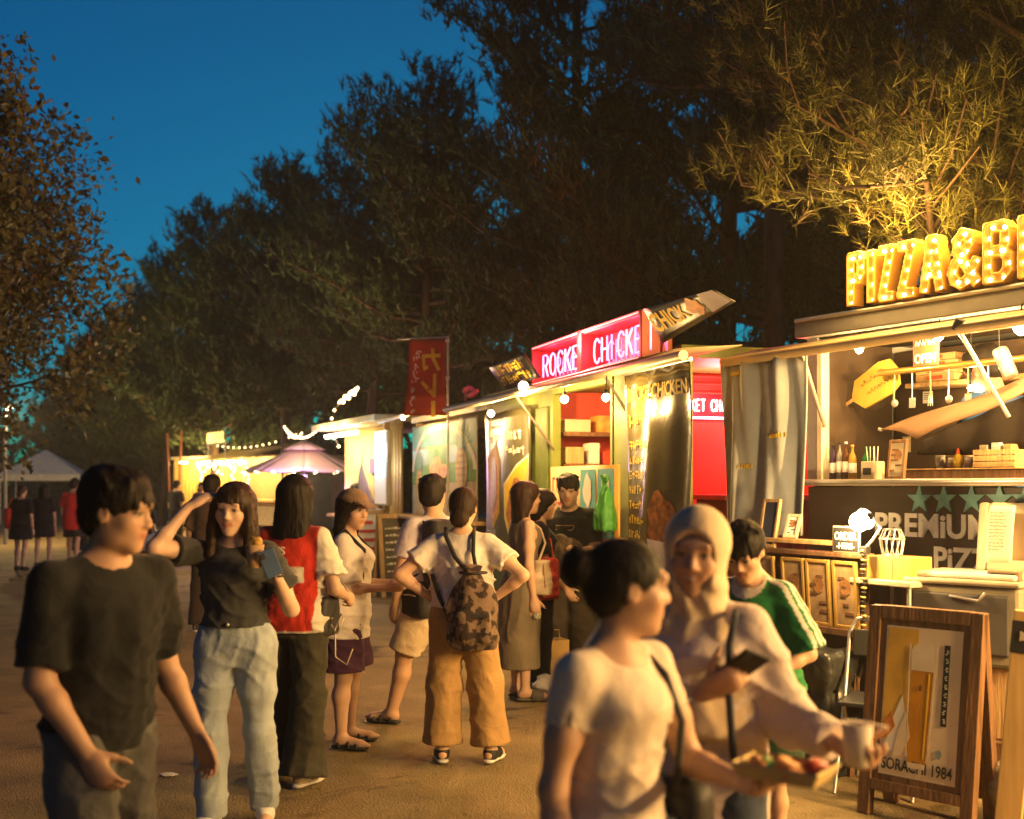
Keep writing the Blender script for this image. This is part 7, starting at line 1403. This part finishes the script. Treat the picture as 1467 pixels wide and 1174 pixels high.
# --- woman with a headscarf
r = person('smiling woman in cream headscarf and white tunic holding a phone', .50, 3.1, 204, 1.53, 'f', dict(yaw=8, pitch=4, tilt=-4, armR=dict(up=(-.08, .32, -1), fo=(-1, .36, .46), hd=(-.9, .35, .55), pn=(-.2, -.75, .6), curl=[20, 42, 45, 45, 45]), armL=dict(up=(-.42, .04, -1), fo=(-.72, .70, -.12), pn=(.5, .1, .8), curl=38)), skin=(.46, .275, .175), res=.0068, smile=True)
HJ = cloth('cream_headscarf', (.56, .44, .30), wr=.5, wscale=8)
F_ = Field(r.hc-V3(.36, .34, .52), r.hc+V3(.36, .34, .2), .006); h = r.hs
F_.ell(r.hp(0, -.014, .034), np.array([.094, .116, .104])*h, r.Rh, 0); F_.ell(r.hp(0, -.0, -.06), np.array([.085, .095, .08])*h, r.Rh, .03)
F_.loft([(.02, 0, .05, .175, .125), (.14, 0, .03, .185, .14), (.26, 0, .012, .175, .128), (.36, 0, .005, .150, .112), (.43, 0, .0, .105, .09), (.5, 0, .0, .075, .082)], r.pel, r.U, .03); F_.ell(r.tp(.02, .13, .10), np.array([.11, .05, .14])*r.s, r.U, .05)
wf = wob(77, 30, .008, (1, 1, .35)); ch_ = r.hp(0, .06, -.06)
def drape(x, y, z):
    an = np.arctan2(x-ch_[0]-.03, -(z-ch_[2])+.03); lo_ = np.clip((ch_[2]+.02-z)/.12, 0, 1); ro = np.sqrt((x-ch_[0])**2+(z-ch_[2])**2)
    return wf(x, y, z)*lo_+.007*np.sin(an*13+.8*np.sin(ro*22))*lo_+.006*np.sin(ro*75+1.2*np.sin(an*3))*np.clip((ch_[2]+.03-z)/.04, 0, 1)*np.clip((z-ch_[2]+.16)/.06, 0, 1)
F_.ripple(drape)
F_.cut(r.tp(0, 0, .06), r.U@V3(0, .5, -1)); F_.ell(r.hp(0, .115, -.010), np.array([.064, .085, .093])*h, r.Rh, .008, 'sub'); F_.loft([(.0, 0, .02, .11, .08), (.1, 0, .02, .13, .09), (.30, 0, .0, .11, .07)], r.pel, r.U, 0, 'sub')
wear(r, 'headscarf', F_.mesh('headscarf', smooth=2), HJ)
TUN = cloth('white_tunic_cloth', (.56, .47, .42)); wear(r, 'tunic', top_mesh(r, .0079, hem=-.22, loose=.02, boxy=.02, sleeve=1.75, sleeve_r=.024, seed=101, fold=.009), TUN); wear(r, 'trousers', legs_mesh(r, .011, wtop=.014, wknee=.03, wend=.05, top=.02, seed=102), cloth('dark_blue_denim', (.04, .055, .09))); shoe_meshes(r, .0098, 'sneaker', r.t, BLACK, WSOLE)
phone('black phone held up by the woman in the headscarf', r, r.palm['R']+V3(-.035, .02, .03), R_(10), -50, BLACK, -35)
M = MB(); M.tube([tuple(r.tp(-.115, -.06, .43)), tuple(r.tp(-.125, .05, .468)), tuple(r.tp(-.125, .135, .39)), tuple(r.tp(-.13, .165, .26)), tuple(r.tp(-.14, .165, .1)), tuple(r.tp(-.16, .1, .0))], .010, 6); o = at_(r, (0, 0, 0), 'backpack', 'dark backpack on the woman in the headscarf', 'backpack'); M.build('strap', cloth('dark_blue_strap', (.03, .035, .05)), o); F_ = Field(r.tp(0, -.16, .25)-.26, r.tp(0, -.16, .25)+.26, .014); F_.box(r.tp(0, -.19, .24), (.14, .06, .19), r.U, .05); meshobj('pack', F_.mesh('pack'), MATS['dark_blue_strap'], o)
pl = r.palm['L']; o = at_(r, pl+V3(.01, .03, .03), 'paper_cup', 'white paper cup with a wooden fork held by the woman in the headscarf', 'cup', R_(20)); MB().lathe([(.026, -.055), (.037, .045), (.035, .045), (.024, -.05)], 18).build('cup', mat('cream_cup_paper', (.55, .5, .42), rough=.8), o); MB().bar((.03, .0, .05), (-.02, .19, .075), .012, .004).build('fork', mat('pale_fork_wood', (.6, .48, .36), rough=.7), o)
# --- woman in front, white tee, hair in a bun
r = person('woman in a fitted beige white tee with her hair in a bun, seen in profile', .23, 2.62, 134, 1.47, 'f', dict(yaw=54, pitch=2, lean=2, hscale=1.02, armR=dict(up=(.16, -.10, -1), fo=(.05, .15, -1), curl=25), armL=dict(up=(-.22, .30, -1), fo=(.40, .84, .04), pn=(.2, .0, 1), curl=26)), skin=(.47, .285, .185), res=.0068, hair=('bun', HAIR()), stout=1.0)
wear(r, 'tee_shirt', top_mesh(r, .0067, hem=-.05, loose=.006, sleeve=.46, sleeve_r=.009, neckw=.078, neckdrop=.012, seed=111, fold=.004), cloth('beige_white_cotton', (.60, .51, .41), wr=.35)); wear(r, 'trousers', legs_mesh(r, .011, wtop=.01, wknee=.03, wend=.05, top=.05, seed=112), MATS['dark_blue_denim']); shoe_meshes(r, .0098, 'sneaker', r.t, BLACK, WSOLE)
M = MB(); M.tube([tuple(r.tp(-.085, -.08, .42)), tuple(r.tp(-.088, -.0, .468)), tuple(r.tp(-.09, .08, .41)), tuple(r.tp(-.10, .125, .30)), tuple(r.tp(-.12, .1, .12))], .009, 6); o = at_(r, (0, 0, 0), 'shoulder_bag', 'dark bag with thin strap on the woman in the beige white tee', 'bag'); M.build('strap', BLACK, o); F_ = Field(r.tp(-.19, .0, .0)-.2, r.tp(-.19, .0, .0)+.2, .012); F_.box(r.tp(-.19, .02, .02), (.05, .12, .1), r.U, .04); meshobj('pouch', F_.mesh('pouch'), BLACK, o)
pl = r.palm['L']; o = at_(r, pl+V3(.0, .07, .012), 'food_tray', 'yellow paper tray of food carried by the woman with the bun', 'food tray', R_(8)); sc_ = .66; v_ = [(-.075, -.12, 0), (.075, -.12, 0), (.075, .12, 0), (-.075, .12, 0), (-.095, -.145, .045), (.095, -.145, .045), (.095, .145, .045), (-.095, .145, .045)]; v_ = [(x*sc_, y*sc_, z*sc_) for x, y, z in v_]
MB().add(v_+[(x*.96, y*.96, z+.004) for x, y, z in v_], [(3, 2, 1, 0), (0, 1, 5, 4), (1, 2, 6, 5), (2, 3, 7, 6), (3, 0, 4, 7), (8, 9, 10, 11), (12, 13, 9, 8), (13, 14, 10, 9), (14, 15, 11, 10), (15, 12, 8, 11)]+[(4+k, 4+(k+1) % 4, 12+(k+1) % 4, 12+k) for k in range(4)]).build('tray', mat('yellow_paper_tray', (.50, .37, .15), rough=.8), o)
g_ = random.Random(9)
for k, m in enumerate((BRP, GRP, ORP, BRP, mat('tomato_sauce', (.35, .05, .02), rough=.4))): F_ = Field((-.07, -.07, -.01), (.07, .07, .07), .007); F_.ell((0, 0, .014), (.036, .03, .013), None, .01).ell((.012, -.01, .02), (.02, .018, .012), None, .01); F_.ripple(wob(30+k, 110, .009)); q = meshobj('food_piece', F_.mesh('food_piece'), m, o); q.location = (g_.uniform(-.03, .03), -.056+.027*k, .006)
# --- boy in a green jersey
r = person('boy in a green football jersey with three white sleeve stripes', 1.0, 4.65, 218, 1.46, 'c', dict(yaw=6, pitch=22, lean=10, armR=dict(up=(.2, .35, -1), fo=(-.3, .9, -.1)), armL=dict(up=(-.46, .06, -1), fo=(.45, .8, -.35)), hscale=1.04), skin=(.5, .31, .2), res=.0086, hair=('short', HAIR()))
def green(P):
    C = np.tile(np.array([.018, .17, .045]), (len(P), 1)); 
    for k, sg in (('L', -1), ('R', 1)):
        a, d = r.sho[k], r.armd[k][0]; q = P-a; al = q@d; out = _n3(V3(sg, .35, .35)-d*(V3(sg, .35, .35)@d)); w = np.cross(d, out); wv = q@w
        on = (q@out > .0) & (al > -.06) & (al < .25); on |= (np.abs((P-r.tp(0, 0, .46))@V3(1, 0, 0)*sg-.1) < .07) & ((P-r.tp(0, 0, .425))@r.U[:, 2] > .0)
        for c in (-.03, 0, .03): C[on & (np.abs(wv-c) < .0085)] = (.62, .6, .52)
    q = (P-r.tp(0, .012, .47)); dd = np.linalg.norm(q*V3(1, 1, .6), axis=1); C[dd < .082*r.s] = (.6, .55, .45); return C
wear(r, 'jersey', top_mesh(r, .0073, hem=-.24, loose=.026, boxy=.035, sleeve=.95, sleeve_r=.045, seed=121, fold=.005, color=green), cloth('green_jersey_cloth', (1, 1, 1), attr=True, rough=.6)); wear(r, 'shorts', legs_mesh(r, .011, length=.42, wtop=.02, wend=.05, top=.02, seed=122), cloth('green_black_cloth', (.02, .05, .025))); shoe_meshes(r, .0098, 'sneaker', r.t, BLACK, WSOLE)
# --- cook in the pizza truck
x, y, _ = PZ.w(.98, .48, 0)
r = person('cook in a blue shirt bending inside the pizza truck', x, y, 330, 1.84, 'm', dict(yaw=0, pitch=15, lean=8, armR=dict(up=(.1, .2, -1), fo=(-.3, .8, .2)), armL=dict(up=(-.06, .1, -1), fo=(.35, .8, .2))), res=.0154, hair=('short', HAIR()), z=.60); wear(r, 'tee_shirt', top_mesh(r, .0134, hem=-.06, loose=.02, sleeve=.7, sleeve_r=.03, seed=131), cloth('blue_cotton', (.035, .11, .32))); wear(r, 'trousers', legs_mesh(r, .0146, top=.06, seed=132), MATS['brown_black_cloth'])
# --- walkers and guests far down the path
FAR = [  # label, position x, y (mostly from image pixels), heading, H, sex, top colour, bottom kind, bottom colour, hair
 ('walker in a black top with a red bag on the far path', -8.95, 21, 8, 1.60, 'f', (.015, .016, .018), 'skirt', (.012, .013, .016), 'bun_low'),
 ('walker in a black tee and short black skirt on the far path', -8.95, 22, 352, 1.60, 'f', (.015, .016, .018), 'skirt', (.014, .014, .018), 'medium'),
 ('walker in a loose red tee on the far path', -8.75, 23, 4, 1.72, 'm', (.50, .035, .03), 'shorts', (.03, .03, .03), 'short'),
 ('dark figure walking before the canopy tent', -10.6, 28, 0, 1.68, 'm', (.05, .04, .04), 'pants', (.03, .03, .03), 'short'),
 ('guest in a dark tee with white print behind the low table', -5.35, 16.6, 190, 1.55, 'f', (.02, .02, .025), 'pants', (.03, .03, .03), 'bob'),
 ('guest in black standing before the yellow container', -8.9, 30.5, 30, 1.70, 'm', (.02, .02, .02), 'pants', (.03, .03, .03), 'short'),
 ('guest in brown standing before the yellow container', -8.1, 30, 150, 1.66, 'f', (.12, .06, .03), 'pants', (.03, .03, .03), 'medium'),
 ('guest with black hair behind the raised hand', -3.22, 12.3, 12, 1.70, 'm', (.10, .07, .05), 'pants', (.05, .04, .03), 'short'),
 ('guest in a dark apron at the drink stall counter', -2.62, 19.2, 80, 1.62, 'f', (.14, .08, .05), 'pants', (.03, .03, .03), 'medium'),
 ('guest in a maroon top beside the parasol', -4.9, 21.0, 60, 1.62, 'f', (.16, .03, .03), 'pants', (.03, .03, .03), 'bob'),
 ('dark figure far behind the red tee', -9.75, 26, 350, 1.64, 'f', (.02, .02, .02), 'pants', (.03, .03, .03), 'medium')]
for i, (lb, x, y, hd, H, sx, tc_, bk, bc, hr) in enumerate(FAR):
    st = .12*(1 if i % 2 else -1)
    r = person(lb, x, y, hd, H, sx, dict(legR=dict(th=(.03, st, -1), sh=(0, st*.3-.12, -1)), legL=dict(th=(-.03, -st, -1), sh=(0, -st*.3-.12, -1))), res=.023, hair=(hr, HAIR() if i % 3 else HAIRB()), skin=(.5, .32, .22))
    wear(r, 'tee_shirt', top_mesh(r, .02, hem=-.22 if i == 2 else -.04, loose=.02, boxy=.03 if i == 2 else .01, sleeve=.8, sleeve_r=.03, seed=200+i), cloth('far_top_%d' % i, tc_))
    if bk == 'skirt': wear(r, 'skirt', skirt_mesh(r, .0171, [(-.26, -.01, .21, .18), (-.05, -.015, .185, .14), (.1, 0, .15, .115)], seed=220+i), cloth('far_bottom_%d' % i, bc))
    else: wear(r, 'trousers', legs_mesh(r, .02, length=.45 if bk == 'shorts' else 1., wend=.05, top=.06, seed=220+i), cloth('far_bottom_%d' % i, bc))
    shoe_meshes(r, .0159, 'sneaker', r.t, BLACK, WSOLE if i % 2 else DSOLE)
    if i == 0: o = at_(r, r.tp(-.2, -.06, .12), 'shoulder_bag', 'red shoulder bag of the walker in a black top', 'bag'); F_ = Field((-.12, -.14, -.24), (.12, .14, .24), .016); F_.box((0, 0, 0), (.06, .1, .19), None, .04); meshobj('pouch', F_.mesh('pouch'), cloth('red_bag_cloth', (.45, .05, .04)), o); MB().tube([(0, -.06, .17), (.06, .0, .36), (0, .06, .17)], .01, 6).build('strap', REDP, o)
    if i == 4: text('shirt_print', 'ARI', .11, WHP, r.t, tuple(r.tp(.11, .15, .30)), rz=180, bold=.03, depth=.004)

# ------------------------------------------------------------------ pieces too small to pick apart singly
for o in bpy.data.objects:
    if o.parent is not None and o.name.split('.')[0] in ('fairy_lights', 'lights', 'rim_lights', 'menu_lines', 'chalk_lines', 'lettering', 'price_lines', 'print_lines', 'small_lettering', 'label_marks', 'prices', 'handwriting', 'faded_lettering', 'pineapple_eyes', 'script_line'): o['kind'] = 'stuff'
# ------------------------------------------------------------------ hazy evening air
hz = bpy.data.materials.new('evening_haze'); hz.use_nodes = True; n = hz.node_tree.nodes; n.clear()
pv = n.new('ShaderNodeVolumePrincipled'); pv.inputs['Color'].default_value = (.9, .9, .9, 1); pv.inputs['Density'].default_value = .0012; pv.inputs['Anisotropy'].default_value = .35
ou = n.new('ShaderNodeOutputMaterial'); hz.node_tree.links.new(pv.outputs[0], ou.inputs['Volume'])
prop(MB().box((-70, -9, -1), (45, 80, 16.5)).build('haze', hz), kind='stuff')
